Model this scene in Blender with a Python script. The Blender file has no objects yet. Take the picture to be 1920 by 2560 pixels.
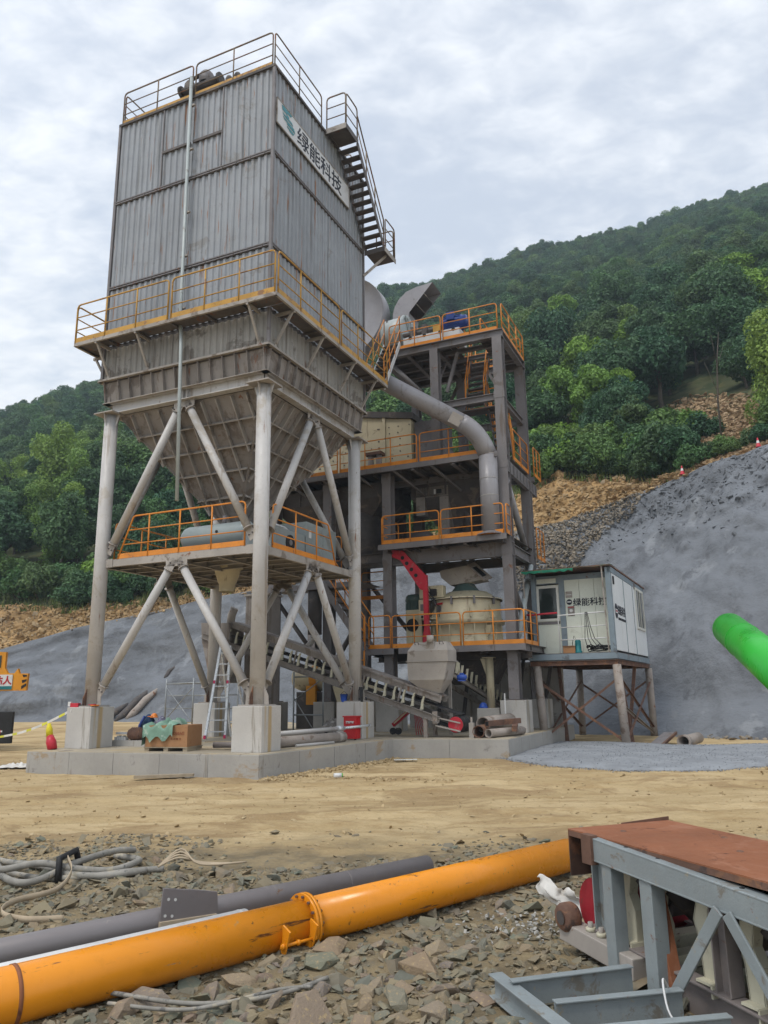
import bpy, bmesh, math, random
import numpy as np
from mathutils import Vector, Matrix, noise

random.seed(7)
RNG = np.random.default_rng(11)
SC = bpy.context.scene
COL = SC.collection
PI = math.pi

# ------------------------------------------------------------------ camera
cam_d = bpy.data.cameras.new('camera')
cam = bpy.data.objects.new('camera', cam_d)
COL.objects.link(cam)
cam_d.sensor_fit = 'VERTICAL'
cam_d.sensor_height = 24.0
cam_d.lens = 24.0 * 1919.2 / 2560.0
cam_d.clip_start = 0.05
cam_d.clip_end = 3000
PITCH, ROLL, EYE = 0.22901, -0.01402, 1.6
_f = Vector((0, math.cos(PITCH), math.sin(PITCH)))
_u = Vector((0, -math.sin(PITCH), math.cos(PITCH)))
_x = Vector((1, 0, 0))
_R = _x * math.cos(ROLL) + _u * math.sin(ROLL)
_U = -_x * math.sin(ROLL) + _u * math.cos(ROLL)
cam.matrix_world = Matrix(((_R.x, _U.x, -_f.x, 0), (_R.y, _U.y, -_f.y, 0), (_R.z, _U.z, -_f.z, EYE), (0, 0, 0, 1)))
SC.camera = cam

# ------------------------------------------------------------------ sky, sun, exposure
SUN_EL, SUN_AZ = math.radians(60), math.radians(-138)     # azimuth measured from +Y towards +X
world = bpy.data.worlds.new('World')
SC.world = world
world.use_nodes = True
wn, wl = world.node_tree.nodes, world.node_tree.links
wn.clear()
w_out = wn.new('ShaderNodeOutputWorld')
w_bg = wn.new('ShaderNodeBackground')
w_bg.inputs['Strength'].default_value = 0.135
w_sky = wn.new('ShaderNodeTexSky')
w_sky.sky_type = 'NISHITA'
w_sky.sun_disc = False
w_sky.sun_elevation = SUN_EL
w_sky.sun_rotation = SUN_AZ
w_sky.dust_density = 0.6
w_sky.air_density = 1.3
w_tc = wn.new('ShaderNodeTexCoord')
w_sep = wn.new('ShaderNodeSeparateXYZ')
wl.new(w_tc.outputs['Generated'], w_sep.inputs[0])
w_z = wn.new('ShaderNodeMath'); w_z.operation = 'MAXIMUM'; w_z.inputs[1].default_value = 0.0
wl.new(w_sep.outputs['Z'], w_z.inputs[0])
w_za = wn.new('ShaderNodeMath'); w_za.operation = 'ADD'; w_za.inputs[1].default_value = 0.22
wl.new(w_z.outputs[0], w_za.inputs[0])
w_dx = wn.new('ShaderNodeMath'); w_dx.operation = 'DIVIDE'
w_dy = wn.new('ShaderNodeMath'); w_dy.operation = 'DIVIDE'
wl.new(w_sep.outputs['X'], w_dx.inputs[0]); wl.new(w_za.outputs[0], w_dx.inputs[1])
wl.new(w_sep.outputs['Y'], w_dy.inputs[0]); wl.new(w_za.outputs[0], w_dy.inputs[1])
w_cmb = wn.new('ShaderNodeCombineXYZ')
wl.new(w_dx.outputs[0], w_cmb.inputs[0]); wl.new(w_dy.outputs[0], w_cmb.inputs[1])
w_map = wn.new('ShaderNodeMapping')
w_map.inputs['Rotation'].default_value = (0, 0, math.radians(34))
w_map.inputs['Scale'].default_value = (1.0, 1.5, 1.0)
w_map.inputs['Location'].default_value = (3.1, 1.7, 0)
wl.new(w_cmb.outputs[0], w_map.inputs[0])
w_n1 = wn.new('ShaderNodeTexNoise')          # broad cloud fields
w_n1.inputs['Scale'].default_value = 1.15; w_n1.inputs['Detail'].default_value = 3; w_n1.inputs['Roughness'].default_value = 0.55
w_n1.inputs['Distortion'].default_value = 0.3
w_n2 = wn.new('ShaderNodeTexNoise')          # dappled fleece
w_n2.inputs['Scale'].default_value = 12.0; w_n2.inputs['Detail'].default_value = 4; w_n2.inputs['Roughness'].default_value = 0.55
w_n2.inputs['Distortion'].default_value = 0.25
wl.new(w_map.outputs[0], w_n1.inputs['Vector']); wl.new(w_map.outputs[0], w_n2.inputs['Vector'])
w_m2 = wn.new('ShaderNodeMath'); w_m2.operation = 'MULTIPLY'; w_m2.inputs[1].default_value = 0.52
wl.new(w_n2.outputs['Fac'], w_m2.inputs[0])
w_add = wn.new('ShaderNodeMath'); w_add.operation = 'ADD'
wl.new(w_n1.outputs['Fac'], w_add.inputs[0]); wl.new(w_m2.outputs[0], w_add.inputs[1])
w_rmp = wn.new('ShaderNodeMapRange'); w_rmp.interpolation_type = 'SMOOTHSTEP'
w_rmp.inputs['From Min'].default_value = 0.54; w_rmp.inputs['From Max'].default_value = 0.98
w_rmp.inputs['To Min'].default_value = 0.47; w_rmp.inputs['To Max'].default_value = 1.0
wl.new(w_add.outputs[0], w_rmp.inputs['Value'])
w_mix = wn.new('ShaderNodeMix'); w_mix.data_type = 'RGBA'
wl.new(w_rmp.outputs[0], w_mix.inputs['Factor'])
wl.new(w_sky.outputs[0], w_mix.inputs[6])
w_mix.inputs[7].default_value = (7.4, 7.55, 7.8, 1)
wl.new(w_mix.outputs[2], w_bg.inputs['Color'])
wl.new(w_bg.outputs[0], w_out.inputs['Surface'])

sun_d = bpy.data.lights.new('sun', 'SUN')
sun_d.energy = 1.45
sun_d.angle = math.radians(16)
sun_d.color = (1.0, 0.95, 0.87)
sun = bpy.data.objects.new('sun', sun_d)
COL.objects.link(sun)
_sd = Vector((math.sin(SUN_AZ) * math.cos(SUN_EL), math.cos(SUN_AZ) * math.cos(SUN_EL), math.sin(SUN_EL)))
sun.rotation_euler = _sd.to_track_quat('Z', 'Y').to_euler()
sun.location = _sd * 60

SC.view_settings.view_transform = 'Standard'
SC.view_settings.look = 'None'
SC.view_settings.gamma = 1.0
SC.view_settings.use_curve_mapping = False
SC.view_settings.exposure = 0.27
SC.cycles.max_bounces = 5
SC.cycles.diffuse_bounces = 1
SC.cycles.glossy_bounces = 2
SC.cycles.transmission_bounces = 3
SC.cycles.volume_bounces = 0
SC.cycles.transparent_max_bounces = 6
SC.cycles.use_denoising = True

# ------------------------------------------------------------------ frames
TH = 0.42442                                   # the plant is turned against the view
PL = Matrix.Translation((-2.665, 16.258, 0)) @ Matrix.Rotation(-TH, 4, 'Z')   # x right along the front, y back, z up
WD = Matrix.Identity(4)
def P2W(x, y, z=0.0):
    return PL @ Vector((x, y, z))

# ------------------------------------------------------------------ materials
MATS = {}
def mat(name, col, rough=0.6, metal=0.0, var=0.15, sc=2.0, dirt=None, streak=None, bump=0.0, bsc=25.0, rnd=None, spec=0.4, coord='Object', fine=0.06, bdist=0.02):
    """procedural paint / stone / metal: base colour with soft variation, blotches of dirt, vertical streaks, bump"""
    m = bpy.data.materials.new(name)
    m.use_nodes = True
    nt = m.node_tree; N = nt.nodes; L = nt.links
    b = N['Principled BSDF']
    b.inputs['Roughness'].default_value = rough
    b.inputs['Metallic'].default_value = metal
    b.inputs['Specular IOR Level'].default_value = spec
    tc = N.new('ShaderNodeTexCoord')
    def nz(scale, detail=5, rough_=0.6, vec=None, dist=0.0):
        n = N.new('ShaderNodeTexNoise')
        n.inputs['Scale'].default_value = scale; n.inputs['Detail'].default_value = detail
        n.inputs['Roughness'].default_value = rough_; n.inputs['Distortion'].default_value = dist
        L.new(vec if vec else tc.outputs[coord], n.inputs['Vector'])
        return n.outputs['Fac']
    def mixc(f, a, c):
        mx = N.new('ShaderNodeMix'); mx.data_type = 'RGBA'
        if hasattr(f, 'links'): L.new(f, mx.inputs['Factor'])
        else: mx.inputs['Factor'].default_value = f
        for s, v in ((6, a), (7, c)):
            if hasattr(v, 'links'): L.new(v, mx.inputs[s])
            else: mx.inputs[s].default_value = (*v, 1)
        return mx.outputs[2]
    def rng(v, a, c, lo=0.0, hi=1.0):
        r = N.new('ShaderNodeMapRange'); r.interpolation_type = 'SMOOTHSTEP'
        r.inputs['From Min'].default_value = a; r.inputs['From Max'].default_value = c
        r.inputs['To Min'].default_value = lo; r.inputs['To Max'].default_value = hi
        L.new(v, r.inputs['Value']); return r.outputs[0]
    lo = tuple(max(0, c * (1 - var)) for c in col); hi = tuple(min(1, c * (1 + var)) for c in col)
    cur = mixc(rng(nz(sc), 0.3, 0.7), lo, hi)
    if fine:
        d = tuple(c * (1 - fine * 2.2) for c in col)
        cur = mixc(rng(nz(sc * 14, 3), 0.52, 0.75, 0, 0.55), cur, d)
    if rnd:                                        # spread of colours from object to object
        oi = N.new('ShaderNodeObjectInfo')
        cr = N.new('ShaderNodeValToRGB')
        el = cr.color_ramp.elements
        el[0].position = 0; el[0].color = (*rnd[0], 1); el[1].position = 1; el[1].color = (*rnd[-1], 1)
        for i, c in enumerate(rnd[1:-1], 1):
            e = el.new(i / (len(rnd) - 1)); e.color = (*c, 1)
        L.new(oi.outputs['Random'], cr.inputs[0])
        cur = mixc(0.8, cur, cr.outputs[0])
    for dd in ([dirt] if isinstance(dirt, tuple) else (dirt or [])):
        dc, amt, dsc = dd
        cur = mixc(rng(nz(dsc, 7, 0.68, dist=0.5), 0.655 - amt * 0.40, 0.725 - amt * 0.36, 0, 0.88), cur, dc)
    for ss in ([streak] if isinstance(streak, tuple) else (streak or [])):
        dc, amt, hs, vs = ss
        mp = N.new('ShaderNodeMapping'); mp.inputs['Scale'].default_value = (hs, hs, vs)
        L.new(tc.outputs[coord], mp.inputs[0])
        cur = mixc(rng(nz(1.0, 5, 0.62, mp.outputs[0]), 0.655 - amt * 0.40, 0.73 - amt * 0.36, 0, 0.85), cur, dc)
    L.new(cur, b.inputs['Base Color'])
    rr = rng(nz(sc * 5, 3), 0.3, 0.7, max(0.05, rough - 0.12), min(1, rough + 0.12))
    L.new(rr, b.inputs['Roughness'])
    if bump:
        bp = N.new('ShaderNodeBump'); bp.inputs['Strength'].default_value = min(1, bump); bp.inputs['Distance'].default_value = bdist
        L.new(nz(bsc, 6, 0.6), bp.inputs['Height']); L.new(bp.outputs[0], b.inputs['Normal'])
    MATS[name] = m
    return m

RUST = (0.20, 0.075, 0.028)
DUST = (0.36, 0.31, 0.25)
mat('corrugated', (0.31, 0.325, 0.345), 0.5, 0.1, 0.10, 0.7, dirt=[((0.25, 0.245, 0.235), 0.18, 1.3)],
    streak=[((0.20, 0.205, 0.21), 0.20, 7, 0.22), ((0.25, 0.105, 0.035), 0.13, 11, 0.7)])
mat('corrugated_low', (0.31, 0.295, 0.27), 0.6, 0.05, 0.14, 0.8, dirt=[((0.16, 0.14, 0.12), 0.3, 1.2)],
    streak=[((0.17, 0.15, 0.13), 0.24, 7, 0.3), (RUST, 0.10, 8, 0.6)])
mat('column_paint', (0.53, 0.51, 0.49), 0.5, 0.0, 0.10, 0.9, dirt=[((0.42, 0.375, 0.32), 0.30, 1.1), ((0.22, 0.17, 0.13), 0.02, 4.0)], streak=[((0.34, 0.29, 0.245), 0.18, 6, 0.3), (RUST, 0.02, 7, 0.8)])
mat('hopper_plate', (0.28, 0.252, 0.23), 0.75, 0.0, 0.16, 0.8, dirt=[((0.17, 0.14, 0.12), 0.30, 1.4)], streak=[((0.2, 0.16, 0.13), 0.25, 5, 0.5), (RUST, 0.05, 7, 0.6)])
mat('dusty_steel', (0.38, 0.345, 0.31), 0.7, 0.0, 0.14, 1.2, dirt=[((0.2, 0.165, 0.135), 0.28, 1.8), (RUST, 0.08, 3.2)])
mat('frame_steel', (0.195, 0.181, 0.184), 0.55, 0.05, 0.12, 1.0, dirt=[((0.14, 0.115, 0.10), 0.25, 1.6), (RUST, 0.05, 3.0)], streak=((0.15, 0.12, 0.10), 0.14, 5, 0.4))
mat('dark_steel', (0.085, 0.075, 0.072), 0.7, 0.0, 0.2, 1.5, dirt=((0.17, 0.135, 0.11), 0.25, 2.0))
mat('stair_steel', (0.12, 0.105, 0.10), 0.65, 0.0, 0.18, 2.0, dirt=(RUST, 0.2, 3.0))
mat('duct_paint', (0.31, 0.30, 0.315), 0.42, 0.1, 0.08, 0.9, dirt=[((0.2, 0.18, 0.17), 0.15, 1.5)], streak=((0.22, 0.2, 0.19), 0.10, 4, 0.4))
mat('orange_rail', (0.70, 0.25, 0.03), 0.42, 0.0, 0.12, 3.0, dirt=[((0.30, 0.12, 0.05), 0.14, 4.0)])
mat('yellow_rail', (0.52, 0.285, 0.05), 0.5, 0.0, 0.15, 2.0, dirt=[((0.24, 0.12, 0.06), 0.30, 3.0)])
mat('roof_rail', (0.20, 0.15, 0.10), 0.6, 0.0, 0.2, 2.0, dirt=[(RUST, 0.35, 3.0)])  # dark brown puts the backlit look of the roof rails into the colour
mat('concrete', (0.47, 0.45, 0.42), 0.85, 0.0, 0.10, 1.1, dirt=[((0.27, 0.245, 0.21), 0.22, 1.6), ((0.18, 0.17, 0.16), 0.03, 7.0)],
    streak=[((0.30, 0.26, 0.20), 0.20, 4, 0.4)], bump=0.25, bsc=30)
mat('slab_concrete', (0.37, 0.355, 0.33), 0.85, 0.0, 0.10, 0.9, dirt=[((0.36, 0.27, 0.17), 0.20, 0.9), ((0.22, 0.21, 0.195), 0.10, 2.0)], streak=[((0.25, 0.225, 0.19), 0.14, 4, 0.5)], bump=0.25, bsc=30)
mat('concrete_rust', (0.52, 0.50, 0.47), 0.85, 0.0, 0.08, 1.2, dirt=[((0.30, 0.27, 0.22), 0.16, 1.6)],
    streak=[((0.44, 0.31, 0.14), 0.17, 4, 0.10), ((0.33, 0.30, 0.26), 0.16, 7, 0.5)], bump=0.25, bsc=30)
mat('shotcrete', (0.172, 0.184, 0.203), 0.95, 0.0, 0.20, 0.16, dirt=[((0.112, 0.119, 0.132), 0.26, 0.35), ((0.21, 0.22, 0.232), 0.16, 0.5)], streak=[((0.245, 0.258, 0.275), 0.20, 0.7, 0.14), ((0.125, 0.134, 0.15), 0.14, 1.0, 0.2)], bump=0.9, bsc=4.5, fine=0.14, bdist=0.09)
mat('cream_paint', (0.60, 0.525, 0.36), 0.5, 0.0, 0.08, 1.5, dirt=[((0.34, 0.27, 0.17), 0.22, 2.0)], streak=((0.3, 0.22, 0.14), 0.12, 5, 0.5))
mat('cream_idler', (0.58, 0.55, 0.42), 0.5, 0.0, 0.1, 3.0, dirt=[((0.34, 0.29, 0.2), 0.25, 5.0), (RUST, 0.10, 7.0)])
mat('rubber', (0.028, 0.028, 0.03), 0.8, 0.0, 0.3, 4.0, dirt=((0.10, 0.085, 0.07), 0.3, 3.0))
mat('black', (0.015, 0.015, 0.016), 0.6, 0.0, 0.2, 4.0)
mat('red_paint', (0.52, 0.025, 0.045), 0.42, 0.0, 0.12, 2.5, dirt=[((0.42, 0.13, 0.13), 0.22, 3.0)])
mat('old_red', (0.33, 0.018, 0.03), 0.55, 0.0, 0.15, 3.0, dirt=[((0.12, 0.05, 0.04), 0.25, 5.0)])
mat('dark_brown_steel', (0.075, 0.043, 0.033), 0.85, 0.0, 0.3, 3.0, dirt=[((0.17, 0.075, 0.04), 0.22, 5.0)])  # hood end plate, darker brown than its other plates
mat('red_box', (0.50, 0.015, 0.02), 0.4, 0.0, 0.08, 2.5)
mat('motor_green', (0.085, 0.135, 0.125), 0.5, 0.0, 0.12, 3.0, dirt=((0.2, 0.19, 0.16), 0.2, 3.0))
mat('blue_paint', (0.02, 0.055, 0.24), 0.4, 0.0, 0.15, 3.0)
mat('bright_blue', (0.03, 0.09, 0.42), 0.4, 0.0, 0.1, 3.0)
mat('teal_paint', (0.01, 0.17, 0.19), 0.45, 0.0, 0.1, 3.0)
mat('cabinet_grey', (0.28, 0.315, 0.315), 0.45, 0.0, 0.06, 1.2, dirt=((0.22, 0.21, 0.19), 0.2, 1.5))
mat('fan_grey', (0.40, 0.44, 0.435), 0.45, 0.05, 0.08, 1.2, dirt=((0.25, 0.24, 0.22), 0.2, 1.5))
mat('tank_paint', (0.35, 0.40, 0.40), 0.4, 0.05, 0.06, 1.2, dirt=((0.3, 0.29, 0.26), 0.2, 2.0))
mat('pale_panel', (0.78, 0.81, 0.82), 0.45, 0.0, 0.04, 1.0, dirt=[((0.62, 0.64, 0.63), 0.10, 1.4)], streak=((0.55, 0.54, 0.5), 0.0, 6, 0.4))
mat('pale_green_panel', (0.74, 0.775, 0.68), 0.5, 0.0, 0.04, 1.0, dirt=[((0.6, 0.62, 0.53), 0.08, 1.4)], streak=((0.55, 0.55, 0.48), 0.0, 6, 0.4))
mat('cabin_frame', (0.22, 0.275, 0.315), 0.5, 0.0, 0.12, 1.5, dirt=[((0.12, 0.13, 0.14), 0.25, 2.0), (RUST, 0.12, 3.0)])
mat('white_frame', (0.72, 0.72, 0.66), 0.45, 0.0, 0.06, 2.0)
mat('glass_dark', (0.02, 0.028, 0.025), 0.08, 0.0, 0.2, 1.0, spec=0.6)
mat('white_paint', (0.70, 0.70, 0.69), 0.5, 0.0, 0.06, 2.0, dirt=((0.5, 0.47, 0.42), 0.18, 2.0))
mat('sign_white', (0.68, 0.685, 0.69), 0.5, 0.0, 0.04, 1.0, dirt=((0.52, 0.5, 0.46), 0.14, 1.5))
mat('ink', (0.016, 0.018, 0.03), 0.6, 0.0, 0.1)
mat('ink_red', (0.45, 0.02, 0.025), 0.6, 0.0, 0.1)
mat('logo_teal', (0.055, 0.25, 0.29), 0.5, 0.0, 0.06)
mat('rust_plate', (0.275, 0.105, 0.05), 0.8, 0.0, 0.13, 1.8, dirt=[((0.34, 0.15, 0.085), 0.25, 2.6), ((0.12, 0.045, 0.025), 0.10, 6.0)], bump=0.15, bsc=60)
mat('rusty_steel', (0.155, 0.085, 0.06), 0.8, 0.0, 0.25, 3.0, dirt=[((0.26, 0.13, 0.07), 0.3, 4.0), ((0.07, 0.05, 0.045), 0.2, 6.0)], bump=0.2, bsc=60)
mat('bluegrey_paint', (0.27, 0.305, 0.315), 0.45, 0.05, 0.10, 2.5, dirt=[((0.20, 0.18, 0.15), 0.20, 5.0), ((0.36, 0.31, 0.22), 0.10, 9.0), (RUST, 0.05, 11.0)], bump=0.1, bsc=80)
mat('beam_steel', (0.235, 0.205, 0.195), 0.6, 0.05, 0.15, 2.5, dirt=[((0.33, 0.27, 0.2), 0.2, 5.0), (RUST, 0.12, 8.0)], bump=0.1, bsc=80)
mat('orange_pipe', (0.80, 0.285, 0.012), 0.33, 0.0, 0.05, 0.8, dirt=[((0.66, 0.22, 0.015), 0.14, 1.6), ((0.10, 0.04, 0.02), 0.035, 6.0), ((0.16, 0.11, 0.09), 0.03, 15.0), ((0.52, 0.33, 0.13), 0.02, 4.0)])
mat('grey_pipe', (0.215, 0.195, 0.195), 0.5, 0.1, 0.07, 0.8, dirt=[((0.26, 0.235, 0.22), 0.2, 2.0), ((0.20, 0.10, 0.04), 0.03, 9.0), ((0.3, 0.27, 0.24), 0.06, 18.0)])
mat('green_pipe', (0.03, 0.43, 0.04), 0.35, 0.0, 0.05, 1.0, dirt=[((0.04, 0.30, 0.04), 0.02, 3.0), ((0.16, 0.28, 0.10), -0.04, 14.0)])
mat('old_pipe', (0.33, 0.285, 0.25), 0.75, 0.0, 0.15, 2.0, dirt=[((0.18, 0.13, 0.10), 0.25, 3.0), (RUST, 0.1, 4.0)])
mat('aluminium', (0.68, 0.70, 0.72), 0.35, 0.4, 0.05, 2.0)
mat('pink_plastic', (0.6, 0.03, 0.12), 0.5)
mat('scaffold_steel', (0.30, 0.32, 0.33), 0.45, 0.4, 0.15, 3.0, dirt=(RUST, 0.1, 4.0))
mat('cardboard', (0.36, 0.19, 0.09), 0.85, 0.0, 0.08, 2.0, dirt=((0.28, 0.14, 0.065), 0.15, 2.5))
mat('green_tarp', (0.20, 0.34, 0.26), 0.6, 0.0, 0.2, 3.0, dirt=((0.4, 0.5, 0.42), 0.25, 5.0))
mat('net_green', (0.015, 0.20, 0.12), 0.7, 0.0, 0.3, 4.0, dirt=((0.1, 0.13, 0.09), 0.3, 3.0))
mat('navy_cloth', (0.012, 0.04, 0.10), 0.85, 0.0, 0.3, 5.0)
mat('check_cloth', (0.16, 0.16, 0.24), 0.85, 0.0, 0.5, 14.0, dirt=((0.45, 0.45, 0.5), 0.3, 12.0))
mat('helmet_orange', (0.75, 0.22, 0.03), 0.4)
mat('white_cloth', (0.66, 0.64, 0.60), 0.8, 0.0, 0.05, 2.0, dirt=((0.5, 0.45, 0.38), 0.2, 4.0))
mat('hose_grey', (0.27, 0.255, 0.225), 0.75, 0.0, 0.25, 6.0, dirt=[((0.10, 0.10, 0.10), 0.25, 11.0), ((0.42, 0.37, 0.28), 0.25, 7.0)])
mat('strap', (0.46, 0.37, 0.26), 0.85, 0.0, 0.12, 6.0)
mat('plastic_sheet', (0.22, 0.20, 0.18), 0.3, 0.0, 0.3, 4.0, dirt=((0.5, 0.48, 0.45), 0.2, 7.0))
mat('yellow_plastic', (0.72, 0.60, 0.02), 0.5)
mat('tape_white', (0.72, 0.71, 0.68), 0.6)
mat('tape_yellow', (0.68, 0.66, 0.05), 0.6)
mat('timber', (0.34, 0.28, 0.20), 0.85, 0.0, 0.2, 3.0)
mat('crane_orange', (0.70, 0.29, 0.015), 0.45, 0.0, 0.08, 1.5, dirt=((0.4, 0.17, 0.04), 0.15, 3.0))
mat('bark', (0.085, 0.07, 0.055), 0.9, 0.0, 0.3, 3.0)
mat('rock', (0.24, 0.20, 0.145), 0.88, 0.0, 0.22, 5.0, rnd=[(0.175, 0.20, 0.145), (0.30, 0.215, 0.135), (0.215, 0.18, 0.16), (0.34, 0.265, 0.165), (0.25, 0.175, 0.135), (0.165, 0.19, 0.15), (0.26, 0.22, 0.155)],
    dirt=[((0.40, 0.295, 0.16), 0.26, 5.0), ((0.12, 0.10, 0.085), 0.06, 9.0)], bump=0.5, bsc=14)

# ------------------------------------------------------------------ mesh builder
class MB:
    def __init__(s): s.V = []; s.F = []; s.S = []
    def add(s, vs, fs, smooth=False):
        o = len(s.V); s.V += [tuple(v) for v in vs]
        s.F += [tuple(i + o for i in f) for f in fs]; s.S += [smooth] * len(fs); return s
    def bx(s, x0, x1, y0, y1, z0, z1):
        return s.add([(x0, y0, z0), (x1, y0, z0), (x1, y1, z0), (x0, y1, z0), (x0, y0, z1), (x1, y0, z1), (x1, y1, z1), (x0, y1, z1)],
                     [(3, 2, 1, 0), (4, 5, 6, 7), (0, 1, 5, 4), (1, 2, 6, 5), (2, 3, 7, 6), (3, 0, 4, 7)])
    def hexa(s, b, t):
        return s.add(list(b) + list(t), [(3, 2, 1, 0), (4, 5, 6, 7), (0, 1, 5, 4), (1, 2, 6, 5), (2, 3, 7, 6), (3, 0, 4, 7)])
    def prism(s, poly, vec):
        n = len(poly); vec = Vector(vec)
        a = [Vector(p) for p in poly]
        nrm = Vector((0, 0, 0))
        for i in range(n): nrm += a[i].cross(a[(i + 1) % n])
        if nrm.dot(vec) > 0: a = a[::-1]
        return s.add(a + [p + vec for p in a], [tuple(range(n)), tuple(range(2 * n - 1, n - 1, -1))] +
                     [((i + 1) % n, i, i + n, (i + 1) % n + n) for i in range(n)])
    def frame(s, d, up=(0, 0, 1)):
        d = Vector(d).normalized(); up = Vector(up)
        if abs(d.dot(up)) > 0.97: up = Vector((0, 1, 0)) if abs(d.y) < 0.9 else Vector((1, 0, 0))
        x = d.cross(up).normalized(); return d, x, x.cross(d).normalized()
    def bar(s, p, q, w, h, up=(0, 0, 1), ox=0.0, oz=0.0):
        p = Vector(p); q = Vector(q); d, x, u = s.frame(q - p, up)
        c = [x * (ox + a * w / 2) + u * (oz + b * h / 2) for a, b in ((-1, -1), (1, -1), (1, 1), (-1, 1))]
        return s.add([p + k for k in c] + [q + k for k in c], [(0, 1, 2, 3), (7, 6, 5, 4), (1, 0, 4, 5), (2, 1, 5, 6), (3, 2, 6, 7), (0, 3, 7, 4)])
    def ibeam(s, p, q, h, b, t=0.018, up=(0, 0, 1)):
        s.bar(p, q, b, t, up, oz=h / 2 - t / 2); s.bar(p, q, b, t, up, oz=-h / 2 + t / 2); return s.bar(p, q, t * 0.8, h - 2 * t, up)
    def chan(s, p, q, h, b, t=0.012, up=(0, 0, 1), side=1):
        s.bar(p, q, t, h, up, ox=0); s.bar(p, q, b, t, up, ox=side * (b / 2 + t / 2), oz=h / 2 - t / 2)
        return s.bar(p, q, b, t, up, ox=side * (b / 2 + t / 2), oz=-h / 2 + t / 2)
    def angle(s, p, q, b, t=0.008, up=(0, 0, 1), side=1):
        s.bar(p, q, t, b, up); return s.bar(p, q, b, t, up, ox=side * (b / 2 + t / 2), oz=b / 2 - t / 2)
    def tube(s, pts, r, n=8, cap=True, closed=False):
        pts = [Vector(p) for p in pts]; m = len(pts); rings = []
        rs = r if isinstance(r, (list, tuple)) else [r] * m
        u = None
        for i, p in enumerate(pts):
            if closed: d = pts[(i + 1) % m] - pts[i - 1]
            else: d = pts[min(i + 1, m - 1)] - pts[max(i - 1, 0)]
            d.normalize()
            if u is None: _, x, u = s.frame(d)
            u = (u - d * u.dot(d)).normalized(); x = d.cross(u)
            rings.append([p + (x * math.cos(2 * PI * k / n) + u * math.sin(2 * PI * k / n)) * rs[i] for k in range(n)])
        vs = [v for R in rings for v in R]
        fs = []
        for i in range(m if closed else m - 1):
            a = i * n; b = ((i + 1) % m) * n
            for k in range(n): fs.append((a + k, a + (k + 1) % n, b + (k + 1) % n, b + k))
        s.add(vs, fs, True)
        if cap and not closed:
            o = len(s.V) - len(vs)
            s.F += [tuple(o + k for k in range(n))[::-1], tuple(o + (m - 1) * n + k for k in range(n))]; s.S += [False, False]
        return s
    def cyl(s, p, q, r, n=20, cap=True): return s.tube([p, q], r, n, cap)
    def pipe(s, p, q, r, t, n=28):
        """hollow pipe with open ends"""
        p = Vector(p); q = Vector(q); d, x, u = s.frame(q - p); R = []
        for c, rr in ((p, r), (q, r), (q, r - t), (p, r - t)):
            R.append([c + (x * math.cos(2 * PI * k / n) + u * math.sin(2 * PI * k / n)) * rr for k in range(n)])
        vs = [v for a in R for v in a]; fs = []
        for i in range(4):
            a = i * n; b = ((i + 1) % 4) * n
            for k in range(n): fs.append((a + k, a + (k + 1) % n, b + (k + 1) % n, b + k))
        o = len(s.V); s.V += [tuple(v) for v in vs]
        s.F += [tuple(i + o for i in f) for f in fs]
        s.S += [True] * n + [False] * n + [True] * n + [False] * n
        return s
    def lathe(s, prof, c, axis=(0, 0, 1), n=28, smooth=True):
        d, x, u = s.frame(axis); c = Vector(c); vs = []; fs = []
        for (r, z) in prof:
            vs += [c + d * z + (x * math.cos(2 * PI * k / n) + u * math.sin(2 * PI * k / n)) * max(r, 1e-4) for k in range(n)]
        for i in range(len(prof) - 1):
            for k in range(n): fs.append((i * n + k, i * n + (k + 1) % n, (i + 1) * n + (k + 1) % n, (i + 1) * n + k))
        return s.add(vs, fs, smooth)
    def grid(s, P, smooth=True):
        nu = len(P); nv = len(P[0])
        return s.add([p for row in P for p in row], [(i * nv + j, (i + 1) * nv + j, (i + 1) * nv + j + 1, i * nv + j + 1) for i in range(nu - 1) for j in range(nv - 1)], smooth)
    def quad(s, *v): return s.add(v, [tuple(range(len(v)))])
    def mesh(s, name, base=(0, 0, 0)):
        me = bpy.data.meshes.new(name); b = Vector(base)
        me.from_pydata([(v[0] - b.x, v[1] - b.y, v[2] - b.z) for v in s.V], [], s.F)
        me.polygons.foreach_set('use_smooth', s.S)
        me.update(); return me

BASE = {}
def tag(o, label=None, cat=None, group=None, kind=None):
    if label: o['label'] = label
    if cat: o['category'] = cat
    if group: o['group'] = group
    if kind: o['kind'] = kind
    return o
def thing(name, label, cat, base=(0, 0, 0), fr=None, group=None):
    o = bpy.data.objects.new(name, None); COL.objects.link(o)
    o.empty_display_size = 0.2
    o.matrix_world = (fr if fr is not None else PL) @ Matrix.Translation(base)
    BASE[o.name] = Vector(base)
    return tag(o, label, cat, group)
def build(mb, name, material, parent=None, base=(0, 0, 0), fr=None, label=None, cat=None, group=None, kind=None, bevel=0.0):
    if parent is not None: base = BASE[parent.name]
    me = mb.mesh(name, base)
    me.materials.append(MATS[material] if isinstance(material, str) else material)
    o = bpy.data.objects.new(name, me); COL.objects.link(o)
    if parent is not None: o.parent = parent
    else: o.matrix_world = (fr if fr is not None else PL) @ Matrix.Translation(base)
    BASE[o.name] = Vector(base)
    if bevel:
        bv = o.modifiers.new('bevel', 'BEVEL'); bv.width = bevel; bv.segments = 2; bv.limit_method = 'ANGLE'; bv.angle_limit = 0.6
    return tag(o, label, cat, group, kind)
def copy_tree(o, parent=None):
    c = o.copy(); COL.objects.link(c); c.parent = parent
    BASE[c.name] = BASE.get(o.name, Vector((0, 0, 0)))
    for ch in list(o.children): copy_tree(ch, c)
    return c
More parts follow.
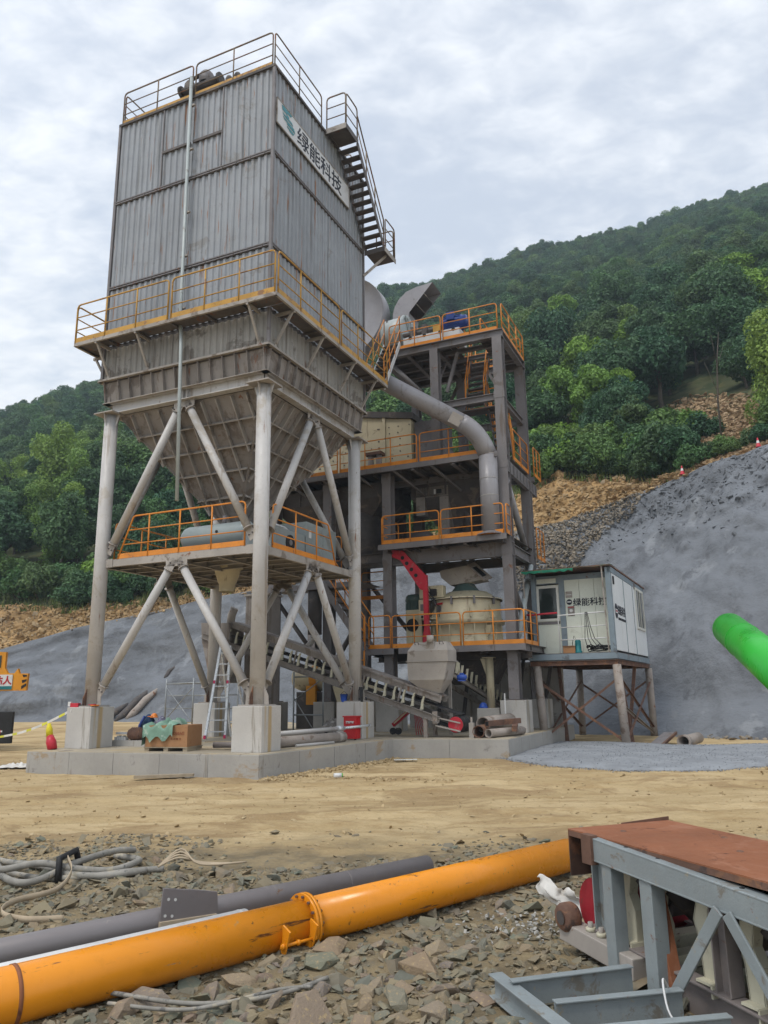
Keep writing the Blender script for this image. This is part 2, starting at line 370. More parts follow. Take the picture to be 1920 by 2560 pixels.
def text_mesh(body, size, depth=0.004, bold=0.0):
    cu = bpy.data.curves.new('lettering', 'FONT'); cu.body = body; cu.size = size; cu.extrude = depth; cu.offset = bold
    cu.align_x = 'CENTER'; cu.align_y = 'CENTER'; cu.resolution_u = 3
    t = bpy.data.objects.new('lettering', cu); COL.objects.link(t)
    bpy.context.view_layer.update()
    me = bpy.data.meshes.new_from_object(t.evaluated_get(bpy.context.evaluated_depsgraph_get()))
    bpy.data.objects.remove(t); bpy.data.curves.remove(cu)
    return me
def lettering(body, size, origin, right, up, material, parent, name='lettering', width=None, bold=0.0, depth=0.004):
    """flat lettering laid on a face: origin is the centre, right/up the directions of writing (frame of the parent)"""
    me = text_mesh(body, size, depth, bold)
    r = Vector(right).normalized(); u = Vector(up).normalized(); n = r.cross(u)
    xs = [v.co.x for v in me.vertices]; ys = [v.co.y for v in me.vertices]
    cx = (min(xs) + max(xs)) / 2; cy = (min(ys) + max(ys)) / 2
    k = width / (max(xs) - min(xs)) if width else 1.0
    o3 = Vector(origin) - BASE[parent.name]
    for v in me.vertices: v.co = o3 + r * ((v.co.x - cx) * k) + u * (v.co.y - cy) + n * v.co.z
    me.materials.clear(); me.materials.append(MATS[material])
    o = bpy.data.objects.new(name, me); COL.objects.link(o); o.parent = parent
    BASE[o.name] = BASE[parent.name]
    return o

def guardrail(parent, pts, h=1.03, m='orange_rail', posts=None, toe=True, step=1.0, r=0.021, slant=(0, 0), name='guardrail', n_mid=2):
    """one welded railing panel along a polyline of deck points: bent top rail with end posts, mid rails, posts, toe board"""
    pts = [Vector(p) for p in pts]; up = Vector((0, 0, 1))
    tops = [p + up * h for p in pts]
    d0 = (pts[1] - pts[0]).normalized(); d1 = (pts[-1] - pts[-2]).normalized()
    tops[0] = tops[0] + d0 * slant[0]; tops[-1] = tops[-1] - d1 * slant[1]
    c = 0.09
    path = [pts[0], tops[0] - up * c] + [tops[0] + d0 * 0.03 - up * 0.025, tops[0] + d0 * c] + tops[1:-1] + [tops[-1] - d1 * c, tops[-1] - d1 * 0.03 - up * 0.025, tops[-1] - up * c, pts[-1]]
    g = build(MB().tube(path, r, 6), name, m, parent)
    for k in range(n_mid):
        f = (k + 1) / (n_mid + 1)
        q = [pts[0].lerp(tops[0], f)] + [p.lerp(t, f) for p, t in zip(pts[1:-1], tops[1:-1])] + [pts[-1].lerp(tops[-1], f)]
        build(MB().tube(q, r * 0.72, 6), 'mid_rail', m, g)
    for i in range(len(pts) - 1):
        a, b = pts[i], pts[i + 1]; L_ = (b - a).length
        ks = [k / max(1, round(L_ / step)) for k in range(1, max(1, round(L_ / step)))]
        if i > 0: ks = [0.0] + ks
        for f in ks:
            q = a.lerp(b, f); build(MB().cyl(q, q + up * h, r * 0.95, 6), 'post', m, g)
        if toe:
            build(MB().bar(a + up * 0.065 + d0 * 0.0, b + up * 0.065, 0.006, 0.12), 'toe_board', m, g)
    return g
def stair(parent, a, b, width_dir, w, n, m='stair_steel', rail=None, rail_sides=(0, 1), st_h=0.18, st_m=None, tread_d=0.2, rail_h=0.95):
    """straight flight from a (top) to b (bottom): two stringers, treads, hand rails"""
    a = Vector(a); b = Vector(b); wd = Vector(width_dir).normalized() * w
    s = build(MB().bar(a, b, 0.02, st_h), 'stair', st_m or m, parent)
    build(MB().bar(a + wd, b + wd, 0.02, st_h), 'stringer', st_m or m, s)
    run = Vector((b.x - a.x, b.y - a.y, 0)).normalized()
    for k in range(n):
        p = a.lerp(b, (k + 0.5) / n)
        build(MB().bar(p + wd * 0.03, p + wd * 0.97, tread_d, 0.03), 'tread', m, s)
    if rail:
        for k in rail_sides:
            o = wd * k
            up = Vector((0, 0, rail_h))
            build(MB().tube([a + o, a + o + up, b + o + up, b + o], 0.021, 6), 'hand_rail', rail, s)
            build(MB().tube([a + o + up * 0.5, b + o + up * 0.5], 0.016, 6), 'mid_rail', rail, s)
            for f in (0.33, 0.66):
                q = a.lerp(b, f) + o; build(MB().cyl(q, q + up, 0.019, 6), 'post', rail, s)
    return s
# ================================================================== THE SETTING
def ip(x, xs, ys): return float(np.interp(x, xs, ys))
def fbm(x, y, z=0.0, o=4): return noise.fractal(Vector((x, y, z)), 1.0, 2.0, o)

# ---------------------------------------------------------------- ground: one sheet to the horizon
def ground_z(x, y):
    z = 0.0
    px = (PL.inverted() @ Vector((x, y, 0)))
    if px.y > 8 and px.x < -6:                                     # low dirt bank at the foot of the left slope
        z += 0.34 * min(1, (px.y - 8) / 3) * min(1, (-6 - px.x) / 3)
    near = max(0.0, min(1.0, (10.5 - y) / 2.5))
    if -30 < x < 30 and -4 < y < 40:
        z += fbm(x * 0.35, y * 0.35) * 0.02 + fbm(x * 1.7, y * 1.7, 3) * 0.010
        z += near * (fbm(x * 0.9, y * 0.9, 9) * 0.045 + fbm(x * 4, y * 4, 5) * 0.016)
        far = (1 - near)
        z += far * (0.012 * fbm(x * 1.1, y * 2.6, 7) + 0.006 * fbm(x * 5, y * 5, 8))
        if far > 0:                                                # wheel ruts with tread marks running across the yard
            for (y0, sl, amp) in ((11.0, 0.05, .035), (12.9, 0.05, .035), (13.8, -0.06, .03), (15.4, -0.045, .03), (10.1, 0.11, .025)):
                c_ = y - (y0 + sl * x + 0.35 * math.sin(x * .23 + y0))
                if abs(c_) < .5: z += far * amp * (-math.exp(-(c_ / .17) ** 2) * (1 + .45 * math.sin(x * 16 + c_ * 20)) + .7 * math.exp(-((abs(c_) - .30) / .10) ** 2))
    return z
def _sp(a, b, n, pw=1.0): return [a + (b - a) * (i / n) ** pw for i in range(n)]
gx = [-900, -400, -180, -90, -50] + _sp(-32, -8, 40) + _sp(-8, 8, 190) + _sp(8, 32, 40) + [32, 50, 90, 180, 400, 900]
gy = [-200, -60, -20, -8] + _sp(-3, 3, 20) + _sp(3, 11, 130) + _sp(11, 17.5, 110) + _sp(17.5, 24, 40) + _sp(24, 42, 30) + [42, 60, 120, 300, 900, 1500]
mb = MB()
mb.grid([[(x, y, ground_z(x, y)) for y in gy] for x in gx])
gm = bpy.data.materials.new('ground_soil'); gm.use_nodes = True
N = gm.node_tree.nodes; L = gm.node_tree.links; bs = N['Principled BSDF']; bs.inputs['Roughness'].default_value = 0.95; bs.inputs['Specular IOR Level'].default_value = 0.15
tc = N.new('ShaderNodeTexCoord')
def _nz(sc, det=6, ro=0.62, scale=None, dist=0.0):
    n = N.new('ShaderNodeTexNoise'); n.inputs['Scale'].default_value = sc; n.inputs['Detail'].default_value = det; n.inputs['Roughness'].default_value = ro; n.inputs['Distortion'].default_value = dist
    if scale:
        mp = N.new('ShaderNodeMapping'); mp.inputs['Scale'].default_value = scale; L.new(tc.outputs['Object'], mp.inputs[0]); L.new(mp.outputs[0], n.inputs['Vector'])
    else: L.new(tc.outputs['Object'], n.inputs['Vector'])
    return n.outputs['Fac']
def _rg(v, a, b, lo=0, hi=1):
    r = N.new('ShaderNodeMapRange'); r.interpolation_type = 'SMOOTHSTEP'
    for k, q in (('From Min', a), ('From Max', b), ('To Min', lo), ('To Max', hi)): r.inputs[k].default_value = q
    L.new(v, r.inputs['Value']); return r.outputs[0]
def _mx(f, a, b):
    m = N.new('ShaderNodeMix'); m.data_type = 'RGBA'
    if hasattr(f, 'links'): L.new(f, m.inputs['Factor'])
    else: m.inputs['Factor'].default_value = f
    for s, v in ((6, a), (7, b)):
        if hasattr(v, 'links'): L.new(v, m.inputs[s])
        else: m.inputs[s].default_value = (*v, 1)
    return m.outputs[2]
def _mt(op, a, b):
    m = N.new('ShaderNodeMath'); m.operation = op
    for i, v in enumerate((a, b)):
        if hasattr(v, 'links'): L.new(v, m.inputs[i])
        else: m.inputs[i].default_value = v
    return m.outputs[0]
c = _mx(_rg(_nz(0.45, 6, 0.6, (1, 2.2, 1)), 0.32, 0.68), (0.49, 0.36, 0.19), (0.63, 0.485, 0.28))
c = _mx(_rg(_nz(1.0, 8, 0.72, (1.0, 2.6, 1)), 0.47, 0.62, 0, 0.75), c, (0.42, 0.29, 0.145))           # darker ruts
c = _mx(_rg(_nz(0.42, 7, 0.66, (0.8, 1.5, 1), 0.8), 0.515, 0.60, 0, 0.7), c, (0.34, 0.23, 0.12))     # damp patches
c = _mx(_rg(_nz(16, 5), 0.55, 0.75, 0, 0.35), c, (0.60, 0.50, 0.34))
sp = N.new('ShaderNodeSeparateXYZ'); L.new(tc.outputs['Object'], sp.inputs[0])
edge = _mt('ADD', sp.outputs['Y'], _mt('MULTIPLY', _nz(0.55, 5), 5.0))
rub = _rg(edge, 10.2, 12.2, 1, 0)                                                                   # crushed-stone part of the yard
rc = _mx(_rg(_nz(2.2, 6), 0.35, 0.65), (0.22, 0.175, 0.11), (0.38, 0.295, 0.175))
rc = _mx(_rg(_nz(9, 6), 0.5, 0.7, 0, 0.6), rc, (0.19, 0.18, 0.15))
c = _mx(rub, c, rc)
L.new(c, bs.inputs['Base Color'])
bp = N.new('ShaderNodeBump'); bp.inputs['Strength'].default_value = 0.9; bp.inputs['Distance'].default_value = 0.05
L.new(_mt('ADD', _nz(9, 8, 0.75), _mt('MULTIPLY', _nz(1.7, 8, 0.72, (1, 2.4, 1)), 1.6)), bp.inputs['Height']); L.new(bp.outputs[0], bs.inputs['Normal'])
build(mb, 'ground', gm, fr=WD, kind='structure')

# ---------------------------------------------------------------- slopes behind the plant (plant frame)
XB = [-60, -30, -19, -8, 2, 6.5, 8.5, 11, 20, 45]
YB = [11, 13.5, 16.0, 16.6, 16.6, 15.9, 14.6, 13.8, 13.2, 12]
XH = [-60, -45, -30, -24.7, -18.4, 1.8, 6, 11.3, 20, 45]
H1 = [1.5, 2.4, 3.6, 5.3, 6.6, 9.6, 11.0, 12.0, 13.5, 16]
XC = [-60, -36, -27, -18, -5, 1, 3.5, 6.5, 9, 12, 45]
H2 = [6, 7.5, 6.7, 7.3, 10.2, 13.4, 12.7, 11.7, 11.9, 12.4, 17]
def y_base(x): return ip(x, XB, YB)
def h_shot(x): return ip(x, XH, H1)
def h_cut(x): return max(ip(x, XC, H2), h_shot(x) + 0.25)
def y_shot(x): return y_base(x) + h_shot(x) / 1.3
def y_cut(x): return y_shot(x) + 0.9 + (h_cut(x) - h_shot(x) - 0.15) / 1.1
SX = [-60 + i * 1.5 for i in range(20)] + [-30 + i * 0.3 for i in range(100)] + [i * 0.13 for i in range(162)] + [21.1 + i * 1.5 for i in range(16)]
def shot_pt(x, v, rough=1.0):
    h = h_shot(x); z = h * v; y = y_base(x) + h * v / 1.3
    # bulges, gullies and a soft foot
    n = fbm(x * 0.16, v * 1.5, 2) * 1.1 + fbm(x * 0.55, v * 4, 4) * 0.30 + fbm(x * 1.6, v * 11, 6) * 0.12
    if x > 1:
        w = min(1, (x - 1) / 4); n += w * (max(0, (v - 0.5)) * 1.1 * fbm(x * 1.1, v * 9, 8) + (0.16 + 0.50 * v) * abs(fbm(x * 0.5 + v * 3, v * 4.2 - x * .22, 12)) + (0.05 + 0.20 * max(0, v - .45)) * fbm(x * 2.4, v * 22, 14))
    n *= rough * min(1.0, v * 5 + 0.05) * min(1.0, max(0.0, 1 - v) * 9 + 0.18)
    foot = max(0, 0.1 - v) * 14
    return (x, y - n * 0.8 - foot * 0.9, z + n * 0.25)
mb = MB()
mb.grid([[shot_pt(x, v) for v in [-0.06 + 1.06 * i / 110 for i in range(111)]] for x in SX])
build(mb, 'shotcrete_slope', 'shotcrete', kind='structure')

for (x, v, ln, wd, lab) in ((-18.5, .05, 2.5, .20, 'dark wet rock rib poking through the left sprayed slope, middle of three'), (-19.2, .04, 1.7, .17, 'dark rock rib at the foot of the left sprayed slope, leftmost of three'), (-17.9, .06, 2.3, .18, 'tan and dark rock rib on the left sprayed slope, rightmost of three'), (-17.7, .36, .8, .13, 'short dark rock patch above the rock ribs on the left slope')):
    o = Vector(shot_pt(x, v)); e = Vector(shot_pt(x + .42, v + .20)); d = (e - o).normalized(); m_ = MB(); rr_ = [o + d * ln * f + Vector((.05 * math.sin(f * 9), .06, 0)) for f in (0, .15, .35, .6, .85, 1)]
    m_.tube(rr_, [wd * .5, wd, wd * .9, wd * 1.05, wd * .7, wd * .2], 7)
    build(m_, 'rock_rib', 'dark_steel' if x < -18.2 or v > .2 else 'old_pipe', base=tuple(o), label=lab, cat='rock', group='rock ribs on the left slope')
mat('tan_rock', (0.37, 0.235, 0.105), 0.95, 0, 0.30, 0.5, dirt=[((0.46, 0.32, 0.165), 0.22, 1.1), ((0.20, 0.12, 0.055), 0.24, 0.8), ((0.28, 0.245, 0.19), 0.12, 1.7)], bump=1.0, bsc=3.5, fine=0.15)
def cut_pt(x, v):
    h1, h2 = h_shot(x), h_cut(x); y1 = y_shot(x)
    if v < 0.15: y = y1 - 0.02 + v / 0.15 * 0.92; z = h1 - 0.10 + v / 0.15 * 0.25; k = 0.25 * v / 0.15
    else:
        f = (v - 0.15) / 0.85; z = h1 + 0.15 + (h2 - h1 - 0.15) * f; y = y1 + 0.9 + (h2 - h1 - 0.15) / 1.1 * f; k = 1
    n = k * (fbm(x * 0.7, z * 0.9, 3) * 0.38 + fbm(x * 2.2, z * 2.6, 5) * 0.22 + fbm(x * 6, z * 6, 7) * 0.07)
    return (x, y - n, z + n * 0.3)
mb = MB()
mb.grid([[cut_pt(x, v) for v in [i / 30 for i in range(31)]] for x in SX], False)
build(mb, 'rock_cut', 'tan_rock', kind='structure')

# ---------------------------------------------------------------- wooded hill above the cut (grows towards a ridge)
RT = [-1.2, -0.529, -0.455, -0.392, -0.212, -0.015, 0.085, 0.187, 0.29, 0.393, 0.5, 0.576, 1.2]
RK = [0.20, 0.386, 0.422, 0.439, 0.496, 0.576, 0.585, 0.614, 0.642, 0.663, 0.708, 0.724, 0.80]
bt, bY, bz = [], [], []
for i in range(260):
    xp = -75 + i * 0.5
    w = P2W(xp, y_cut(xp) - 0.1)
    if w.y > 6: bt.append(w.x / w.y); bY.append(w.y); bz.append(h_cut(xp) - 0.15)
od = np.argsort(bt); bt = np.array(bt)[od]; bY = np.array(bY)[od]; bz = np.array(bz)[od]
def ridge_Y(t): return ip(t, [-0.7, -0.2, 0.2, 0.7], [140, 185, 195, 185])
def hill(t, s):
    Y2, z2 = ip(t, bt, bY), ip(t, bt, bz); Yr = ridge_Y(t); zr = EYE + ip(t, RT, RK) * Yr - 6.0
    Y = Y2 + (Yr - Y2) * s
    if s <= 1: z = z2 + (zr - z2) * (0.93 * s + 0.07 * s * s)
    else: z = zr - (s - 1) * 60
    z += min(1, s * 6) * (fbm(t * Y * 0.05, Y * 0.05, 1) * 2.2 + fbm(t * Y * 0.2, Y * 0.2, 2) * 0.5)
    return Vector((t * Y, Y, z))
def hill_s(t, k):
    """share s at which the slope is seen along elevation k = dz/Y"""
    lo, hi = 0.0, 1.0
    for _ in range(24):
        m = (lo + hi) / 2; p = hill(t, m)
        if (p.z - EYE) / p.y < k: lo = m
        else: hi = m
    return lo
mat('hill_soil', (0.075, 0.085, 0.035), 0.95, 0, 0.4, 0.15, dirt=[((0.13, 0.115, 0.05), 0.3, 0.3), ((0.03, 0.05, 0.02), 0.4, 0.6)])
ts = [-1.15 + i * 0.02 for i in range(116)]
ss = [0, 0.01, 0.02, 0.03, 0.045, 0.06, 0.08] + [0.1 + i * 0.03 for i in range(31)] + [1.05, 1.15, 1.4, 2.0]
mb = MB(); mb.grid([[hill(t, s) for s in ss] for t in ts])
build(mb, 'hillside', 'hill_soil', fr=WD, kind='structure')

# ---------------------------------------------------------------- broken stone: convex chips stamped in one mesh per mass
def hull_variant(flat=0.5, n=11, seed=0):
    r = random.Random(seed); b = bmesh.new()
    for _ in range(n):
        v = Vector((r.gauss(0, 1), r.gauss(0, 1), r.gauss(0, 1))).normalized() * r.uniform(0.75, 1.0)
        b.verts.new((v.x * r.uniform(0.8, 1.1), v.y * r.uniform(0.6, 0.9), v.z * flat))
    res = bmesh.ops.convex_hull(b, input=b.verts)
    bmesh.ops.delete(b, geom=[g for g in res['geom_interior'] if isinstance(g, bmesh.types.BMVert)], context='VERTS')
    bmesh.ops.recalc_face_normals(b, faces=b.faces)
    b.verts.index_update()
    V = np.array([v.co[:] for v in b.verts]); F = [tuple(v.index for v in f.verts) for f in b.faces]
    b.free(); return V, F
CH = [hull_variant(random.uniform(0.18, 0.5), random.choice((9, 10, 12)), 40 + i) for i in range(16)]
def stamp_rocks(name, material, items, fr=None, parent=None):
    """items: (position, size, tilt amount)"""
    Vs, Fs, idx, rv = [], [], 0, []
    for (p, sz, tilt) in items:
        V, F = CH[random.randrange(len(CH))]
        e = Matrix.Rotation(random.uniform(0, 6.28), 3, 'Z') @ Matrix.Rotation(random.gauss(0, tilt), 3, 'X') @ Matrix.Rotation(random.gauss(0, tilt), 3, 'Y')
        A = np.array(e) * sz
        Vs.append(V @ A.T + np.array(p)); Fs += [tuple(i + idx for i in f) for f in F]; idx += len(V)
        rv += [random.random()] * len(F)
    me = bpy.data.meshes.new(name); me.from_pydata(np.concatenate(Vs).tolist(), [], Fs)
    at = me.attributes.new('stone', 'FLOAT', 'FACE'); at.data.foreach_set('value', rv)
    me.materials.append(material)
    o = bpy.data.objects.new(name, me); COL.objects.link(o)
    if parent: o.parent = parent
    else: o.matrix_world = fr if fr is not None else WD
    return o
def stone_mat(name, cols, rough=0.9, dusty=None):
    m = mat(name, cols[0], rough, 0, 0.25, 6.0, bump=0.3, bsc=25, dirt=dusty)
    N = m.node_tree.nodes; L = m.node_tree.links; b = N['Principled BSDF']
    src = b.inputs['Base Color'].links[0].from_socket
    a = N.new('ShaderNodeAttribute'); a.attribute_name = 'stone'
    cr = N.new('ShaderNodeValToRGB'); el = cr.color_ramp.elements
    el[0].color = (*cols[0], 1); el[1].color = (*cols[-1], 1)
    for i, c in enumerate(cols[1:-1], 1): e = el.new(i / (len(cols) - 1)); e.color = (*c, 1)
    L.new(a.outputs['Fac'], cr.inputs[0])
    mx = N.new('ShaderNodeMix'); mx.data_type = 'RGBA'; mx.inputs['Factor'].default_value = 0.72
    L.new(src, mx.inputs[6]); L.new(cr.outputs[0], mx.inputs[7]); L.new(mx.outputs[2], b.inputs['Base Color'])
    return m
M_tan = stone_mat('tan_stones', [(0.36, 0.235, 0.11), (0.50, 0.365, 0.20), (0.22, 0.14, 0.07), (0.42, 0.29, 0.145), (0.32, 0.27, 0.20)])
M_shot = stone_mat('sprayed_stones', [(0.150, 0.160, 0.176), (0.19, 0.20, 0.215), (0.13, 0.138, 0.15)])
M_grey = stone_mat('grey_tan_stones', [(0.25, 0.215, 0.17), (0.35, 0.285, 0.205), (0.18, 0.175, 0.165), (0.28, 0.235, 0.175), (0.21, 0.215, 0.22)])
M_rub = stone_mat('rubble_stones', [(0.150, 0.165, 0.125), (0.27, 0.205, 0.125), (0.135, 0.135, 0.115), (0.31, 0.24, 0.145), (0.19, 0.15, 0.115), (0.23, 0.20, 0.145)], dusty=[((0.38, 0.285, 0.155), 0.40, 3.0)])
M_sand = stone_mat('sandy_clods', [(0.46, 0.345, 0.19), (0.36, 0.26, 0.14), (0.52, 0.41, 0.25)])
it = []
for _ in range(8500):
    x = random.uniform(-34, 9); v = random.random()
    p = cut_pt(x, v)
    it.append((p, random.uniform(0.06, 0.16) * random.choice((1, 1, 1.3, 1.9)), 0.7))
for _ in range(900):                                               # loose edge along the top of the sprayed slope
    x = random.uniform(-32, 3); p = cut_pt(x, random.uniform(0, 0.2)); it.append((p, random.uniform(0.07, 0.2), 0.6))
tag(stamp_rocks('cut_rubble', M_tan, it, PL), 'loose tan stones covering the bare cut above the grey sprayed slope', 'rubble', kind='stuff')
it = []
for _ in range(5200):
    x = random.uniform(3.0, 24); v = 1 - abs(random.gauss(0, 0.12))
    if v < 0.5 or v > 1: continue
    x0 = shot_pt(x, v); it.append(((x0[0], x0[1] + 0.05, x0[2] - .03), random.uniform(0.06, 0.15) * random.choice((1, 1, 1.2, 1.8)), 0.8))
tag(stamp_rocks('sprayed_rubble', M_shot, it, PL), 'broken rock crusted with grey sprayed concrete at the top of the right slope', 'rubble', kind='stuff')
it = []
for _ in range(3600):
    x = random.uniform(-.5, 5.6); v = random.uniform(0.66, 1.0) + random.gauss(0, 0.03)
    if v > 1.02 or v < (0.64 + 0.075 * max(0, x - 1) + .06 * fbm(x * 1.3, v * 3, 5)): continue
    x0 = shot_pt(x, min(v, 1)); it.append(((x0[0], x0[1] - 0.05, x0[2] + 0.02), random.uniform(0.06, 0.17), 0.7))
tag(stamp_rocks('slope_scree', M_grey, it, PL), 'unsprayed brown and grey scree between the steel frame and the sprayed slope', 'rubble', kind='stuff')
it = []                                                            # bare scree on the hillside at the right
for _ in range(4200):
    t = random.uniform(0.375, 0.55); k = random.uniform(0.285, 0.392) 
    e = abs((t - 0.460) / 0.084); e2 = (k - 0.335) / 0.060
    if e * e + e2 * e2 > 1 + random.uniform(-0.3, 0.15): continue
    p = hill(t, hill_s(t, k)); it.append(((p.x, p.y, p.z + 0.1), random.uniform(0.12, 0.34), 0.5))
tag(stamp_rocks('hill_scree', stone_mat('scree_stones', [(0.34, 0.225, 0.12), (0.45, 0.33, 0.20), (0.24, 0.15, 0.085), (0.40, 0.30, 0.19)]), it, WD), 'bare brown rock scree open between the trees on the right hillside', 'scree', kind='stuff')

# ---------------------------------------------------------------- trees
def leaf_mat(name, ramp, sub=0.25):
    m = bpy.data.materials.new(name); m.use_nodes = True; N = m.node_tree.nodes; L = m.node_tree.links; b = N['Principled BSDF']
    b.inputs['Roughness'].default_value = 0.55; b.inputs['Specular IOR Level'].default_value = 0.25
    oi = N.new('ShaderNodeObjectInfo'); cr = N.new('ShaderNodeValToRGB'); el = cr.color_ramp.elements
    el[0].color = (*ramp[0], 1); el[1].color = (*ramp[-1], 1)
    for i, c in enumerate(ramp[1:-1], 1): e = el.new(i / (len(ramp) - 1)); e.color = (*c, 1)
    L.new(oi.outputs['Random'], cr.inputs[0])
    tc = N.new('ShaderNodeTexCoord'); n = N.new('ShaderNodeTexNoise'); n.inputs['Scale'].default_value = 0.9; n.inputs['Detail'].default_value = 4
    L.new(tc.outputs['Object'], n.inputs['Vector'])
    hs = N.new('ShaderNodeHueSaturation'); L.new(cr.outputs[0], hs.inputs['Color'])
    r = N.new('ShaderNodeMapRange'); r.inputs['From Min'].default_value = 0.3; r.inputs['From Max'].default_value = 0.7; r.inputs['To Min'].default_value = 0.62; r.inputs['To Max'].default_value = 1.55
    L.new(n.outputs['Fac'], r.inputs['Value']); L.new(r.outputs[0], hs.inputs['Value'])
    L.new(hs.outputs[0], b.inputs['Base Color'])
    tr = N.new('ShaderNodeBsdfTranslucent'); L.new(hs.outputs[0], tr.inputs['Color'])
    mx = N.new('ShaderNodeMixShader'); mx.inputs[0].default_value = sub
    L.new(b.outputs[0], mx.inputs[1]); L.new(tr.outputs[0], mx.inputs[2]); L.new(mx.outputs[0], N['Material Output'].inputs['Surface'])
    MATS[name] = m; return m
leaf_mat('leaf_dark', [(0.044, 0.112, 0.058), (0.084, 0.156, 0.062), (0.058, 0.130, 0.068), (0.108, 0.170, 0.064), (0.048, 0.118, 0.062)])
leaf_mat('leaf_mid', [(0.085, 0.185, 0.064), (0.135, 0.225, 0.066), (0.095, 0.195, 0.074), (0.15, 0.225, 0.068)])
leaf_mat('leaf_bright', [(0.15, 0.28, 0.05), (0.20, 0.33, 0.055), (0.16, 0.29, 0.065)])
leaf_mat('leaf_bamboo', [(0.22, 0.33, 0.065), (0.15, 0.26, 0.065), (0.26, 0.36, 0.08)])
def crown_mesh(name, material, n_leaf, lobes, leaf, seed, drop=0.0):
    """many small leaf-clump faces spread through lobes of uneven size"""
    r = np.random.default_rng(seed)
    L_ = np.array(lobes); wts = L_[:, 3] ** 2; wts /= wts.sum()
    ci = r.choice(len(L_), n_leaf, p=wts)
    d = r.normal(size=(n_leaf, 3)); d /= np.linalg.norm(d, axis=1)[:, None]
    rad = r.uniform(0.5, 1.06, n_leaf) ** 0.6 * np.where(r.random(n_leaf) < .10, r.uniform(1.0, 1.28, n_leaf), 1.0)
    c = L_[ci, :3] + d * (L_[ci, 3] * rad)[:, None] * np.array([1, 1, 0.82])
    c[:, 2] -= drop * (rad > 0.9) * r.random(n_leaf)
    nrm = d * 0.8 + r.normal(size=(n_leaf, 3)) * 0.55 + np.array([0, 0, 0.5]); nrm /= np.linalg.norm(nrm, axis=1)[:, None]
    t = np.cross(nrm, r.normal(size=(n_leaf, 3))); t /= np.linalg.norm(t, axis=1)[:, None]
    b = np.cross(nrm, t)
    s = leaf * r.uniform(0.6, 1.35, n_leaf)[:, None]
    bend = nrm * s * 0.35
    V = np.stack([c - t * s, c - b * s * 0.55 + bend * 0.5, c + t * s, c + b * s * 0.55 + bend * 0.5], 1).reshape(-1, 3)
    me = bpy.data.meshes.new(name)
    me.from_pydata(V.tolist(), [], [(4 * i, 4 * i + 1, 4 * i + 2, 4 * i + 3) for i in range(n_leaf)])
    me.materials.append(MATS[material]); return me
def trunk_mesh(name, h, r, lobes, seed):
    rr = random.Random(seed); mb = MB()
    top = Vector((rr.uniform(-.3, .3), rr.uniform(-.3, .3), h))
    pts = [Vector((0, 0, -0.8))] + [Vector((0, 0, 0)).lerp(top, k / 4) + Vector((rr.uniform(-.1, .1), rr.uniform(-.1, .1), 0)) for k in range(5)]
    mb.tube(pts, [r * 1.3] + [r * (1 - 0.17 * k) for k in range(5)], 6)
    for lb in lobes:
        a = Vector((0, 0, 0)).lerp(top, rr.uniform(0.45, 0.95)); e = Vector(lb[:3]); mb.tube([a, a.lerp(e, .5) + Vector((0, 0, .15)), e], [r * .45, r * .3, r * .1], 5)
    me = mb.mesh(name); me.materials.append(MATS['bark']); return me
def lobes_for(seed, w, h0, h1, n):
    r = random.Random(seed); out = [(0, 0, (h0 + h1) / 2, w * 0.62)]
    for k in range(n):
        a = 2 * PI * k / n * 1.618 + r.uniform(-.4, .4); z = r.uniform(h0, h1); f = 1 - abs((z - (h0 + h1) / 2) / (h1 - h0)) * 0.9
        out.append((math.cos(a) * w * 0.62 * f, math.sin(a) * w * 0.62 * f, z, w * r.uniform(0.26, 0.44)))
    out.append((r.uniform(-.3, .3), r.uniform(-.3, .3), h1, w * 0.32))
    return out
TREES = []
for i, (m_, w, h0, h1, nl, nleaf, leaf) in enumerate([
        ('leaf_dark', 2.3, 2.2, 4.8, 9, 5600, 0.135), ('leaf_dark', 2.6, 2.0, 4.6, 11, 6200, 0.14), ('leaf_dark', 2.0, 2.4, 5.6, 9, 5600, 0.13), ('leaf_dark', 2.4, 1.8, 4.2, 8, 5400, 0.135),
        ('leaf_mid', 2.2, 2.0, 4.8, 9, 5600, 0.135), ('leaf_mid', 2.6, 2.0, 4.4, 10, 6000, 0.14), ('leaf_bright', 2.2, 1.8, 4.4, 9, 5600, 0.13)]):
    lb = lobes_for(100 + i, w, h0, h1, nl)
    TREES.append((crown_mesh('crown', m_, nleaf, lb, leaf, 200 + i), trunk_mesh('trunk', h1 * 0.8, 0.16, lb[1:7], 300 + i)))
lbB = [(random.uniform(-1.2, 1.2), random.uniform(-1.2, 1.2), z, 0.55 + 0.1 * (5 - abs(z - 3.5))) for z in np.linspace(1.2, 6.2, 14)]
BAMBOO = (crown_mesh('crown', 'leaf_bamboo', 7000, lbB, 0.11, 401, 0.5), trunk_mesh('trunk', 5.2, 0.07, lbB[3:12:2], 402))
lbS = lobes_for(500, 0.9, 0.45, 1.0, 6)
SHRUB = [(crown_mesh('crown', m_, 1700, lbS, 0.065, 501 + i), trunk_mesh('trunk', 0.7, 0.04, lbS[1:5], 510 + i)) for i, m_ in enumerate(('leaf_dark', 'leaf_mid', 'leaf_bright'))]
